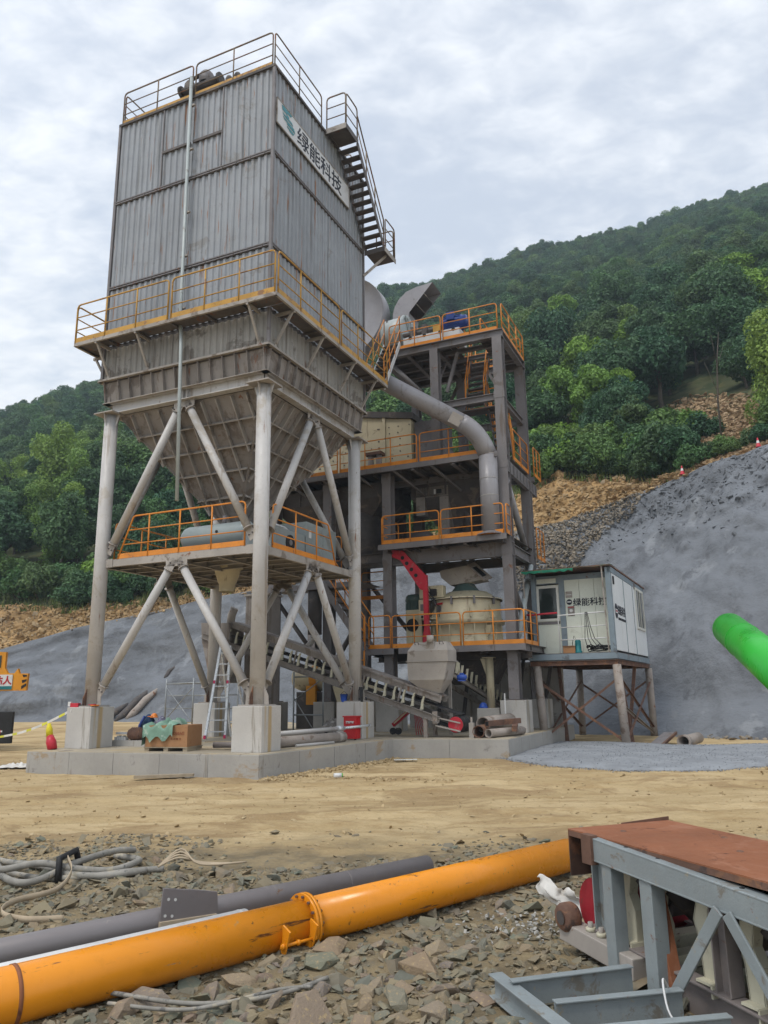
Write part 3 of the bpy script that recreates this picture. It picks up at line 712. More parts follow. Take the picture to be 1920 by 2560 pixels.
def plant_tree(name, meshes, pos, scale, label, cat, group, rz=None):
    e = bpy.data.objects.new(name, None); COL.objects.link(e); e.empty_display_size = 0.3
    e.location = pos; e.rotation_euler = (random.uniform(-.06, .06), random.uniform(-.06, .06), random.uniform(0, 6.28) if rz is None else rz)
    e.scale = (scale * random.uniform(.9, 1.12), scale * random.uniform(.9, 1.12), scale * random.uniform(.85, 1.2))
    tag(e, label, cat, group)
    for nm, me in zip(('crown', 'trunk'), meshes):
        c = bpy.data.objects.new(nm, me); COL.objects.link(c); c.parent = e
    return e
def in_scree(t, k): return ((t - 0.460) / 0.086) ** 2 + ((k - 0.338) / 0.062) ** 2 < 1
spots = []
step_rng = random.Random(21)
Y = 40.0
while Y < 196:
    sp = 2.9 + (Y - 40) * 0.003
    x = -0.72 * Y
    while x < 0.72 * Y:
        t = (x + step_rng.uniform(-.5, .5) * sp) / Y
        Y2 = ip(t, bt, bY); Yr = ridge_Y(t); yy = Y + step_rng.uniform(-.6, .6) * sp
        s = (yy - Y2) / (Yr - Y2)
        x += sp
        if s < 0.012 or s > 1.0: continue
        p = hill(t, s); k = (p.z - EYE) / p.y
        if in_scree(t, k): continue
        # only what can be seen past the tower and the steel frame
        if -0.185 < t < -0.02 and k > 0.13: continue
        if abs(t) > 0.62: continue
        spots.append((p, t, k, s))
    Y += sp * 1.05
for i in range(620):                                             # a closed row of trees along the ridge
    t = -0.62 + 1.24 * i / 620 + step_rng.uniform(-.0008, .0008)
    if -0.185 < t < -0.02: continue
    s_ = step_rng.uniform(.965, 1.0); p = hill(t, s_); spots.append((p, t, (p.z - EYE) / p.y, s_))
def vis_size(q):
    p = q[0]; return p.length
spots.sort(key=vis_size)
near_t = spots[:285]; far_t = spots[285:]
def zone(t, k):
    if t < -0.37: return 'left hillside beside the outer tower leg' if k > .2 else 'lower left hillside above the tan cut'
    if t < -0.19: return 'hillside seen between the tower legs' if k < .25 else 'hillside behind the tower housing'
    if t < 0.2: return 'hillside behind the steel levels'
    if t < 0.33: return 'hillside just right of the steel levels' + (', low down' if k < .38 else ', higher up')
    if t < 0.45: return 'hillside above the traffic cones' if k < .45 else 'upper hillside above the bare scree'
    return 'hillside near the right edge' + (', low down' if k < .45 else ', higher up')
KIND = {'dark': 'dark green broadleaf tree', 'mid': 'mid green broadleaf tree', 'bright': 'bright fresh green tree', 'bamboo': 'feathery yellow-green bamboo clump'}
for (p, t, k, s) in near_t:
    u = random.random(); sc = 1.2 * random.uniform(0.58, 1.1) * (0.58 if s < 0.03 else (0.8 if s < 0.06 else 1.0))
    if t < -0.34 and 0.14 < k < 0.31 and u < 0.34: kd, me = 'bamboo', BAMBOO
    elif t < -0.2 and u < 0.44: kd, me = 'mid', TREES[random.choice((4, 5))]
    elif u < 0.05: kd, me = 'bright', TREES[6]
    elif u < 0.24: kd, me = 'mid', TREES[random.choice((4, 5))]
    else: kd, me = 'dark', TREES[random.randrange(4)]
    z_ = zone(t, k); sw = 'small ' if sc < .85 else ('large ' if sc > 1.18 else '')
    plant_tree('bamboo_clump' if kd == 'bamboo' else 'hillside_tree', me, (p.x, p.y, p.z - 0.3), sc, sw + KIND[kd] + ' on the ' + z_, 'bamboo' if kd == 'bamboo' else 'tree', sw + KIND[kd] + 's, ' + z_)
# the far wood up to the ridge: instances on points, one object
pm = bpy.data.meshes.new('far_wood'); pm.from_pydata([(p.x, p.y, p.z - 0.4) for (p, t, k, s) in far_t], [], [])
fw = bpy.data.objects.new('far_wood', pm); COL.objects.link(fw)
tag(fw, 'dense green forest covering the far hillside up to the ridge', 'forest', kind='stuff')
def proto_collection():
    c = bpy.data.collections.new('far_tree_shapes')
    for i in (0, 1, 2, 3, 4, 5, 0, 3):
        o = bpy.data.objects.new('far_tree_shape', TREES[i][0]); c.objects.link(o)
    return c
pc = proto_collection()
ng = bpy.data.node_groups.new('far_wood', 'GeometryNodeTree')
ng.interface.new_socket('Geometry', in_out='INPUT', socket_type='NodeSocketGeometry'); ng.interface.new_socket('Geometry', in_out='OUTPUT', socket_type='NodeSocketGeometry')
gi = ng.nodes.new('NodeGroupInput'); go = ng.nodes.new('NodeGroupOutput')
m2p = ng.nodes.new('GeometryNodeMeshToPoints'); iop = ng.nodes.new('GeometryNodeInstanceOnPoints'); ci = ng.nodes.new('GeometryNodeCollectionInfo')
ci.inputs['Collection'].default_value = pc; ci.inputs['Separate Children'].default_value = True; ci.inputs['Reset Children'].default_value = True
iop.inputs['Pick Instance'].default_value = True
rv = ng.nodes.new('FunctionNodeRandomValue'); rv.data_type = 'FLOAT_VECTOR'; rv.inputs[0].default_value = (0, 0, 0); rv.inputs[1].default_value = (0.1, 0.1, 6.28)
rs = ng.nodes.new('FunctionNodeRandomValue'); rs.data_type = 'FLOAT'; rs.inputs[2].default_value = 0.7; rs.inputs[3].default_value = 1.2
for a, b in ((gi.outputs[0], m2p.inputs['Mesh']), (m2p.outputs[0], iop.inputs['Points']), (ci.outputs[0], iop.inputs['Instance']), (rv.outputs[0], iop.inputs['Rotation']), (rs.outputs[1], iop.inputs['Scale']), (iop.outputs[0], go.inputs[0])):
    ng.links.new(a, b)
fw.modifiers.new('wood', 'NODES').node_group = ng

# undergrowth along the top of the cuts
rg = random.Random(5); nb = 0
for _ in range(600):
    t = rg.uniform(-0.58, 0.6) if rg.random() < .6 else rg.uniform(.2, .46)
    if -0.19 < t < -0.02: continue
    s = rg.uniform(0.0, 0.035); p = hill(t, s); k = (p.z - EYE) / p.y
    if in_scree(t, k) and rg.random() < 0.9: continue
    u = rg.random(); j = 0 if u < .45 else (1 if u < .8 else 2)
    plant_tree('shrub', SHRUB[j], (p.x, p.y, p.z - 0.15), rg.uniform(0.8, 1.9), ['low dark green shrub', 'leafy mid green shrub', 'fresh light green shrub'][j] + ' on the ' + zone(t, k), 'shrub', ['dark', 'mid green', 'light green'][j] + ' shrubs, ' + zone(t, k))
    nb += 1
    if nb > 190: break
for k_ in range(20):
    x = rg.uniform(4.5, 12); w = P2W(x, y_cut(x) + rg.uniform(-.2, 1.6), h_cut(x) + .1); j = 0 if rg.random() < .7 else 1
    plant_tree('crest_shrub', SHRUB[j], (w.x, w.y, w.z - .1), rg.uniform(.5, 1.15), ('low dark scrub bush' if j == 0 else 'leafy green scrub bush') + ' on the crest between the traffic cones and scree', 'shrub', 'scrub along the crest, ' + ('dark' if j == 0 else 'green'))
# light green feathery bush at the right edge, bare trunk beside it
for i, (t, k, sc, lab) in enumerate([(0.548, 0.335, 0.85, 'feathery lime-green bush at the right edge, above the sprayed slope'), (0.585, 0.36, 1.0, 'tall lime-green bush cut by the right edge of the picture')]):
    p = hill(t, hill_s(t, k)); plant_tree('lime_bush', BAMBOO, (p.x, p.y, p.z - 0.3), sc, lab, 'bush', 'lime-green bushes at the right edge')
p = hill(0.462, hill_s(0.462, 0.315))
mb = MB(); mb.tube([p + Vector((0, 0, -.5)), p + Vector((.05, 0, 2.4)), p + Vector((.25, 0, 4.6)), p + Vector((.5, 0, 6.2))], [.055, .05, .035, .012], 6)
for a, e in (((.1, 0, 3.0), (-.35, .1, 4.6)), ((.2, 0, 4.2), (.75, .2, 5.5)), ((.22, 0, 4.5), (.05, -.1, 6.0))): mb.tube([p + Vector(a), p + Vector(e)], [.02, .008], 5)
build(mb, 'bare_tree', 'bark', base=tuple(p), fr=WD, label='thin bare leafless tree standing in the bare scree on the right', cat='tree')
# grass fringe
mat('grass_tuft', (0.10, 0.14, 0.035), 0.8, 0, 0.4, 0.6, dirt=((0.20, 0.17, 0.06), 0.3, 1.0))
Vg, Fg = [], []
for _ in range(9000):
    t = random.uniform(-0.58, 0.6)
    if -0.19 < t < -0.02: continue
    p = hill(t, random.uniform(-0.003, 0.03)); h = random.uniform(0.15, 0.5); a = random.uniform(0, 6.28); w = 0.05
    if in_scree(t, (p.z - EYE) / p.y): continue
    dx, dy = math.cos(a) * w, math.sin(a) * w; l = (random.uniform(-.2, .2), random.uniform(-.2, .2)); o = len(Vg)
    Vg += [(p.x - dx, p.y - dy, p.z - .1), (p.x + dx, p.y + dy, p.z - .1), (p.x + l[0], p.y + l[1], p.z + h)]; Fg.append((o, o + 1, o + 2))
me = bpy.data.meshes.new('grass'); me.from_pydata(Vg, [], Fg); me.materials.append(MATS['grass_tuft'])
g = bpy.data.objects.new('grass', me); COL.objects.link(g); tag(g, 'rough grass fringe along the upper edge of the bare cuts', 'grass', kind='stuff')

# ---------------------------------------------------------------- concrete slab the plant stands on
SLAB = [(-5.05, -1.18), (0.56, -0.72), (1.12, 4.28), (3.92, 4.82), (3.97, 9.2), (3.97, 12.5), (-7.2, 12.5), (-7.2, 6.5), (-5.3, 6.0)]
ZS = 0.444
mb = MB(); mb.prism([(x, y, -0.2) for x, y in SLAB], (0, 0, ZS + 0.2 - 0.012))
slab = build(mb, 'concrete_slab', 'slab_concrete', kind='structure')
mat('slab_top', (0.40, 0.345, 0.26), 0.9, 0, 0.14, 1.0, dirt=[((0.46, 0.365, 0.23), 0.35, 0.9), ((0.2, 0.165, 0.13), 0.16, 2.0)], bump=0.3, bsc=14)
build(MB().prism([(x * 0.997, y, ZS - 0.012) for x, y in SLAB], (0, 0, 0.012)), 'slab_surface', 'slab_top', slab)
for i in range(5):
    a = Vector((*SLAB[i], 0)); b = Vector((*SLAB[i + 1], 0)); Ln = (b - a).length; n = max(1, round(Ln / 1.25)); d = (b - a) / n; nr = Vector((d.y, -d.x, 0)).normalized()
    for k in range(n):
        p = a + d * k + d * 0.004; q = a + d * (k + 1) - d * 0.004; off = nr * random.uniform(0.008, 0.020)
        build(MB().hexa([p + Vector((0, 0, -.2)), p + off + Vector((0, 0, -.2)), q + off + Vector((0, 0, -.2)), q + Vector((0, 0, -.2))],
                        [p + Vector((0, 0, ZS - .01)), p + off + Vector((0, 0, ZS - .016)), q + off + Vector((0, 0, ZS - .016)), q + Vector((0, 0, ZS - .01))]), 'kerb_panel', 'slab_concrete', slab)
# pale grey fine gravel spread in front of the cabin
mat('fine_gravel', (0.27, 0.285, 0.305), 0.95, 0, 0.14, 1.6, dirt=[((0.22, 0.225, 0.235), 0.25, 3.0)], bump=0.6, bsc=45, fine=0.15)
gp = []
G_OUT = [(2.75, 18.9), (3.4, 16.9), (4.6, 15.75), (6.2, 15.55), (7.8, 16.3), (9.6, 17.6), (11.5, 19.2), (12, 21.8), (9.6, 21.4), (8.0, 21.6), (6.8, 23.4), (4.9, 24.0), (3.9, 22.0)]
ctr = Vector((6.4, 19.4, 0)); rows = []
for f in (0.0, 0.35, 0.65, 0.82, 0.92, 0.97, 1.0):
    row = []
    for k in range(len(G_OUT) * 6):
        i = k // 6; u = (k % 6) / 6; a = G_OUT[i]; b = G_OUT[(i + 1) % len(G_OUT)]
        e = Vector((a[0] + (b[0] - a[0]) * u, a[1] + (b[1] - a[1]) * u, 0)); e = ctr + (e - ctr) * (1 + 0.03 * fbm(e.x * 2, e.y * 2, 1))
        q = ctr.lerp(e, f); z = 0.035 + 0.11 * (1 - f ** 5) + 0.02 * fbm(q.x * 1.5, q.y * 1.5, 2) - (0.11 if f == 1 else 0); row.append((q.x, q.y, z))
    row.append(row[0]); rows.append(row)
build(MB().grid(rows), 'gravel_pad', 'fine_gravel', fr=WD, kind='structure')
# ================================================================== CONCRETE PEDESTALS
def pedestal(x, y, hw, hd, z0, z1, label, m='concrete_rust'):
    b = MB(); b.bx(x - hw, x + hw, y - hd, y + hd, z0, z1)
    build(b, 'concrete_pedestal', m, base=(x, y, z0), label=label, cat='pedestal', group='concrete pedestals', bevel=0.012)
AW, BW = 4.5, 4.515
ZP, ZC = 1.337, 8.40
for (x, y, lab) in ((0, 0, 'concrete pedestal under the front corner leg of the dust collector'), (-AW, 0, 'concrete pedestal under the left leg, with barrier tape tied to it'),
                    (0, BW, 'concrete pedestal under the right leg, behind the red box'), (-AW, BW, 'concrete pedestal under the rear leg, beside the aluminium ladder')):
    pedestal(x, y, 0.36, 0.36, ZS - 0.004, ZP, lab)

# ================================================================== DUST COLLECTOR TOWER
T = thing('dust_collector', 'tall corrugated grey dust collector tower on four pipe legs with yellow railings', 'dust collector', (-2.25, 2.26, ZP))
X0, X1, Y0, Y1 = -4.645, 0.253, -0.253, 4.657
corners = {'F': (0, 0), 'L': (-AW, 0), 'R': (0, BW), 'B': (-AW, BW)}
for (x, y) in corners.values():
    lg = build(MB().cyl((x, y, ZP + 0.03), (x, y, ZC - 0.03), 0.165, 28), 'leg', 'column_paint', T)
    build(MB().bx(x - .28, x + .28, y - .28, y + .28, ZP, ZP + .03), 'base_plate', 'dusty_steel', lg)
    build(MB().bx(x - .30, x + .30, y - .30, y + .30, ZC - .03, ZC), 'cap_plate', 'dusty_steel', lg)
    for k in range(4):
        c, s = math.cos(k * PI / 2), math.sin(k * PI / 2); nx, ny = -s * .008, c * .008
        f = [(x + c * .155 - nx, y + s * .155 - ny, ZP + .03), (x + c * .28 - nx, y + s * .28 - ny, ZP + .03), (x + c * .27 - nx, y + s * .27 - ny, ZP + .2), (x + c * .155 - nx, y + s * .155 - ny, ZP + .42)]
        build(MB().prism(f, (nx * 2, ny * 2, 0)), 'base_fin', 'rusty_steel' if k % 2 else 'dusty_steel', lg)
        f = [(x + c * .155 - nx, y + s * .155 - ny, ZC - .03), (x + c * .27 - nx, y + s * .27 - ny, ZC - .03), (x + c * .155 - nx, y + s * .155 - ny, ZC - .36)]
        build(MB().prism(f, (nx * 2, ny * 2, 0)), 'cap_fin', 'column_paint', lg)
sides = [((-AW, 0), (0, 0), (0, -1)), ((0, 0), (0, BW), (1, 0)), ((0, BW), (-AW, BW), (0, 1)), ((-AW, BW), (-AW, 0), (-1, 0))]   # start, end, outward
for (a, b, o) in sides:
    a = Vector((*a, 0)); b = Vector((*b, 0)); d = (b - a).normalized(); o = Vector((*o, 0)); Ls = (b - a).length
    up = Vector((0, 0, 1))
    # ring beam
    rb = build(MB().ibeam(a + d * .02 + up * (ZC + .135), b - d * .02 + up * (ZC + .135), .27, .2, .018), 'ring_beam', 'column_paint', T)
    for f in (.47, .5, .53):
        p = a.lerp(b, f) + up * (ZC + .135) + o * .05; build(MB().bar(p - up * .115, p + up * .115, .085, .01, up=d), 'stiffener', 'column_paint', rb)
    # ribbed skirt between ring beam and housing
    sk = MB(); i0 = a - d * .10 - o * .0; i1 = b + d * .10
    sk.hexa([i0 + o * .05 + up * 8.67, i1 + o * .05 + up * 8.67, i1 + o * .01 + up * 8.67, i0 + o * .01 + up * 8.67], [i0 + o * .165 + up * 9.22, i1 + o * .165 + up * 9.22, i1 + o * .12 + up * 9.22, i0 + o * .12 + up * 9.22])
    sk = build(sk, 'skirt', 'hopper_plate', T)
    build(MB().bar(a - d * .16 + o * .08 + up * 8.665, b + d * .16 + o * .08 + up * 8.665, .2, .018), 'lower_flange', 'dusty_steel', sk)
    build(MB().bar(a - d * .27 + o * .235 + up * 9.245, b + d * .27 + o * .235 + up * 9.245, .10, .05), 'upper_flange', 'dusty_steel', sk)
    n = 13
    for k in range(n + 1):
        p = a.lerp(b, k / n) if 0 < k < n else (a - d * .10 if k == 0 else b + d * .10)
        q = [p - o * .02 + up * 8.675, p + o * .165 + up * 8.675, p + o * .25 + up * 9.22, p + o * .045 + up * 9.22]
        build(MB().prism([v - d * .006 for v in q], d * .012), 'gusset', 'hopper_plate', sk)
    # struts bracing the balcony
    for f in ([0.05, 1.29, 4.49] if o.y < 0 else [0.03, 1.48, 3.17, 4.5]):
        p = a + d * f
        st = build(MB().bar(p + o * .27 + up * 9.36, p + o * .70 + up * 10.06, .05, .05), 'strut', 'dusty_steel', T)
        build(MB().bar(p + o * .26 + up * 9.28, p + o * .26 + up * 9.48, .09, .012, up=o), 'foot_plate', 'dusty_steel', st)
        build(MB().bar(p + o * .25 + up * 10.05, p + o * .76 + up * 10.05, .05, .07), 'cross_arm', 'dusty_steel', st)
    # braces (upper and lower V, pipes)
    m_ = (a + b) / 2
    for zt, zb, dz in ((8.24, 5.0, 0.0), (4.45, 1.72, 0.0)):
        for sgn in (-1, 1):
            t_ = m_ + d * sgn * .14 + up * zt; e_ = m_ + d * sgn * (Ls / 2 - .27) + up * zb
            dr = (e_ - t_).normalized()
            br = build(MB().cyl(t_ + dr * .12, e_ - dr * .12, .092, 18), 'brace', 'column_paint', T)
            for c_, s_ in ((t_, 1), (e_, -1)):
                build(MB().cyl(c_ + dr * s_ * .105, c_ + dr * s_ * .125, .125, 16), 'end_plate', 'dusty_steel', br)
                build(MB().bar(c_ - dr * s_ * .16, c_ + dr * s_ * .11, .014, .19, up=d.cross(o)), 'gusset_plate', 'dusty_steel', br)
                for bo in (-.05, .05):
                    q = c_ - dr * s_ * .03 + dr.cross(o) * bo + o * .01; build(MB().cyl(q, q + o * .022, .018, 6), 'bolt', 'stair_steel', br)
        hb = m_ + up * (zt + (.10 if zt > 6 else .08))
        build(MB().bar(hb - d * .3, hb + d * .3, .014, .2 if zt > 6 else .22, up=up), 'node_plate', 'dusty_steel', T)

# ---- corrugated housing
def corrugated(p, q, z0, z1, out, mname, pitch=0.185, depth=0.034, base_off=0.0):
    p = Vector((*p, 0)); q = Vector((*q, 0)); d = (q - p); Ln = d.length; d.normalize(); o = Vector((*out, 0))
    n = max(2, round(Ln / pitch)); pt = Ln / n; prof = []
    for k in range(n):
        s = k * pt
        prof += [(s, 0), (s + pt * .34, 0), (s + pt * .5, -depth), (s + pt * .84, -depth)]
    prof.append((Ln, 0))
    V = []
    for (s, w) in prof:
        b_ = p + d * s + o * (w + base_off); V += [b_ + Vector((0, 0, z0)), b_ + Vector((0, 0, z1))]
    m = MB(); m.add(V, [(2 * i, 2 * i + 2, 2 * i + 3, 2 * i + 1) for i in range(len(prof) - 1)])
    # closing edge strips so that the sheet has thickness
    return m
ZB = [9.27, 11.70, 14.19, 16.60]
core = MB(); core.bx(X0 + .05, X1 - .05, Y0 + .05, Y1 - .05, 9.2, 16.6)
build(core, 'inner_shell', 'dark_steel', T)
def face_panels(a, b, out, splits, z0, z1, mname):
    a = Vector(a); b = Vector(b)
    for (f0, f1, off) in splits:
        m = corrugated(a.lerp(b, f0), a.lerp(b, f1), z0, z1, out, mname, base_off=off)
        build(m, 'wall_panel', mname, T)
faces = [((X0, Y0), (X1, Y0), (0, -1)), ((X1, Y0), (X1, Y1), (1, 0)), ((X1, Y1), (X0, Y1), (0, 1)), ((X0, Y1), (X0, Y0), (-1, 0))]
for fi, (a, b, o) in enumerate(faces):
    face_panels(a, b, o, [(0.012, .5, 0), (.502, .988, 0)], ZB[0], 10.06, 'corrugated_low')
    face_panels(a, b, o, [(0.012, .5, 0), (.502, .988, 0)], 10.16, ZB[1], 'corrugated')
    face_panels(a, b, o, [(0.012, .5, 0), (.502, .988, 0)], ZB[1] + .11, ZB[2], 'corrugated')
    if fi == 0: face_panels(a, b, o, [(0.012, .305, 0), (.308, .505, -.008), (.508, .69, -.008), (.694, .988, 0)], ZB[2] + .11, ZB[3], 'corrugated')
    else: face_panels(a, b, o, [(0.012, .5, 0), (.502, .988, 0)], ZB[2] + .11, ZB[3], 'corrugated')
    a3 = Vector((*a, 0)); b3 = Vector((*b, 0)); o3 = Vector((*o, 0)); d = (b3 - a3).normalized()
    for z in (ZB[1], ZB[2]):
        w = a3 + Vector((0, 0, z)); e = b3 + Vector((0, 0, z))
        bd = build(MB().bar(w + o3 * .0 + Vector((0, 0, .028)), e + Vector((0, 0, .028)), .07, .03), 'band', 'frame_steel', T)
        build(MB().bar(w + Vector((0, 0, .085)), e + Vector((0, 0, .085)), .07, .03), 'band_flange', 'frame_steel', bd)
        for k in range(12):
            q = a3.lerp(b3, (k + .5) / 12) + o3 * .03 + Vector((0, 0, z + .056)); build(MB().cyl(q - Vector((0, 0, .035)), q + Vector((0, 0, .035)), .014, 6), 'bolt', 'stair_steel', bd)
    rim = build(MB().bar(a3 - d * .03 + Vector((0, 0, 16.645)), b3 + d * .03 + Vector((0, 0, 16.645)), .09, .07), 'roof_rim', 'dark_steel', T)
    for k in range(14):
        q = a3.lerp(b3, (k + .5) / 14) + Vector((0, 0, 16.68)); build(MB().cyl(q, q + Vector((0, 0, .05)), .016, 6), 'bolt', 'dark_steel', rim)
    build(MB().bx(a[0] - .035, a[0] + .035, a[1] - .035, a[1] + .035, 9.27, 16.61), 'corner_post', 'frame_steel', T)
build(MB().bx(X0, X1, Y0, Y1, 16.60, 16.66), 'roof', 'frame_steel', T)
for (xa, xb, z) in ((-3.13, -2.24, 15.30), (-2.15, -1.27, 15.30)):
    build(MB().bar((xa, Y0 - .005, z), (xb, Y0 - .005, z), .05, .07), 'panel_strip', 'stair_steel', T)
for xs in (-3.14, -1.25): build(MB().bar((xs, Y0 - .01, 14.32), (xs, Y0 - .01, 16.6), .03, .03), 'panel_edge', 'frame_steel', T)
# down pipe on the front
dp = build(MB().tube([(-2.19, -.40, 17.15), (-2.16, -.40, 10.2), (-2.1, -.42, 9.9), (-2.0, -.52, 9.6), (-1.87, -.55, 5.78)], .042, 10), 'down_pipe', 'fan_grey', T)
for z in (16.3, 15.0, 13.2, 12.0, 10.6): build(MB().bar((-2.26, -.36, z), (-2.06, -.36, z), .06, .04), 'pipe_clamp', 'dusty_steel', dp)

# ---- balcony
ox0, ox1, oy0, oy1 = X0 - .51, X1 + .51, Y0 - .51, Y1 + .51
for nm, (x0, x1, y0, y1) in (('f', (ox0, ox1, oy0, Y0 - .045)), ('r', (X1 + .045, ox1, Y0 - .04, oy1)), ('l', (ox0, X0 - .045, Y0 - .04, Y1 + .04)), ('b', (ox0, X1 + .04, Y1 + .045, oy1))):
    build(MB().bx(x0 + .01, x1 - .01, y0 + .01, y1 - .01, 10.125, 10.15), 'deck_plate', 'stair_steel', T)
for a, b in (((ox0, oy0), (ox1, oy0)), ((ox1, oy0), (ox1, oy1)), ((ox1, oy1), (ox0, oy1)), ((ox0, oy1), (ox0, oy0))):
    build(MB().chan((*a, 10.11), (*b, 10.11), .09, .05, .008, side=-1), 'deck_edge', 'dusty_steel', T)
for k in range(1, 6):
    x = ox0 + (ox1 - ox0) * k / 6; build(MB().bar((x, oy0 + .02, 10.09), (x, Y0, 10.09), .05, .05), 'joist', 'stair_steel', T)
    y = oy0 + (oy1 - oy0) * k / 6; build(MB().bar((X1, y, 10.09), (ox1 - .02, y, 10.09), .05, .05), 'joist', 'stair_steel', T)
def gr(pts, **k): return guardrail(T, pts, **k)
zd = 10.15
gr([(-5.12, oy0, zd), (-2.235, oy0, zd)], m='yellow_rail', step=.96); gr([(-2.13, oy0, zd), (.72, oy0, zd)], m='yellow_rail', step=.95)
gr([(ox1, -.70, zd), (ox1, 2.20, zd)], m='yellow_rail', step=.97); gr([(ox1, 2.31, zd), (ox1, 5.13, zd)], m='yellow_rail', step=.95)
gr([(ox0, oy0 + .04, zd), (ox0, 2.1, zd)], m='yellow_rail', step=.95); gr([(ox0, 2.2, zd), (ox0, oy1 - .04, zd)], m='yellow_rail', step=.95)
gr([(ox0 + .04, oy1, zd), (-1.2, oy1, zd)], m='yellow_rail', step=.95)
# ---- roof railing
zr = 16.68
for a, b in (((-4.62, -.22), (-2.29, -.22)), ((-2.19, -.22), (.17, -.22)), ((.22, -.20), (.22, 2.17)), ((-4.62, -.16), (-4.62, 2.2)), ((-4.62, 2.3), (-4.62, 4.6)), ((-4.5, 4.62), (-.1, 4.62))):
    g = gr([(*a, zr), (*b, zr)], m='roof_rail', step=1.2, toe=False, r=.02)
for a, b in (((-4.62, -.225), (-2.29, -.225)), ((-2.19, -.225), (.17, -.225))): build(MB().bar((*a, zr + .10), (*b, zr + .10), .008, .10), 'toe_board', 'yellow_rail', T)
# ---- roof stair on the right face
zl, zl2 = 16.70, 14.30
ld = build(MB().bx(X1 + .02, .90, 2.32, 3.06, zl - .03, zl), 'landing', 'stair_steel', T)
build(MB().bar((X1 + .02, 2.32, zl - .04), (.90, 2.32, zl - .04), .02, .16), 'landing_edge', 'dusty_steel', ld)
build(MB().bar((.90, 2.32, zl - .04), (.90, 3.06, zl - .04), .02, .16), 'landing_edge', 'stair_steel', ld)
gr([(.30, 2.33, zl), (.885, 2.33, zl)], m='roof_rail', step=2, toe=False); gr([(.885, 2.36, zl), (.885, 3.04, zl)], m='roof_rail', step=2, toe=False)
ld = build(MB().bx(X1 + .02, .92, 4.74, 5.55, zl2 - .03, zl2), 'landing', 'stair_steel', T)
build(MB().bar((.92, 4.74, zl2 - .04), (.92, 5.55, zl2 - .04), .02, .15), 'landing_edge', 'dusty_steel', ld)
build(MB().bar((X1 + .02, 4.74, zl2 - .04), (.92, 4.74, zl2 - .04), .02, .15), 'landing_edge', 'stair_steel', ld)
gr([(.90, 4.85, zl2), (.90, 5.53, zl2)], m='roof_rail', step=2, toe=False); gr([(.86, 5.53, zl2), (.3, 5.53, zl2)], m='roof_rail', step=2, toe=False)
build(MB().bar((.80, 5.1, zl2 - .06), (X1 + .02, 4.62, 13.45), .07, .07), 'landing_strut', 'dusty_steel', T)
stair(T, (.30, 3.06, zl - .08), (.30, 4.78, zl2 + .04), (1, 0, 0), .58, 12, rail='roof_rail', rail_sides=(1,), st_h=.16, tread_d=.19, rail_h=.9)

# ---- hopper
ZH0, DH = 8.40, 1.95
hx0, hx1, hy0, hy1 = -AW + .13, -.13, .13, BW - .13
def hz(d): return ZH0 - 1.40 * d
hb = [(hx0 + DH, hy0 + DH), (hx1 - DH, hy0 + DH), (hx1 - DH, hy1 - DH), (hx0 + DH, hy1 - DH)]
mb = MB(); q0 = [(hx0, hy0, ZH0), (hx1, hy0, ZH0), (hx1, hy1, ZH0), (hx0, hy1, ZH0)]; q1 = [(x, y, hz(DH)) for x, y in hb]
mb.hexa(q1, q0)
hop = build(mb, 'hopper', 'hopper_plate', T)
cen = Vector(((hx0 + hx1) / 2, (hy0 + hy1) / 2, 0))
hc = [Vector((hx0, hy0, 0)), Vector((hx1, hy0, 0)), Vector((hx1, hy1, 0)), Vector((hx0, hy1, 0))]
for i in range(4):
    A, B = hc[i], hc[(i + 1) % 4]; d = (B - A).normalized(); Ln = (B - A).length; inn = Vector((-d.y, d.x, 0))
    nrm = (-inn * 1.4 + Vector((0, 0, -1))).normalized()
    def hp(s, dd): return A + d * s + inn * dd + Vector((0, 0, hz(dd)))
    for k in range(1, 10):
        s = Ln * k / 10; dm = min(s, Ln - s, DH)
        if dm > .25: build(MB().bar(hp(s, .02) + nrm * .055, hp(s, dm - .03) + nrm * .055, .026, .12, up=nrm), 'rib', 'dusty_steel', hop)
    for dd in (.36, .72, 1.06, 1.45):
        build(MB().bar(hp(dd + .01, dd) + nrm * .052, hp(Ln - dd - .01, dd) + nrm * .052, .03, .11, up=nrm), 'band_rib', 'dusty_steel', hop)
    build(MB().bar(hp(.05, .05) , hp(DH, DH), .05, .05), 'corner_seam', 'hopper_plate', hop)
zo = hz(DH)
cx, cy = cen.x, cen.y
build(MB().lathe([(.42, zo + .05), (.34, zo - .28), (.30, zo - .30), (.30, 4.95), (.38, 4.95), (.38, 4.88), (.25, 4.8)], (cx, cy, 0), n=20), 'outlet', 'hopper_plate', T)
build(MB().lathe([(.40, 4.68), (.40, 4.62), (.33, 4.6), (.24, 4.30), (.20, 4.24), (.20, 4.05)], (cx - .05, cy - .25, 0), n=16), 'valve_funnel', 'cream_paint', T)

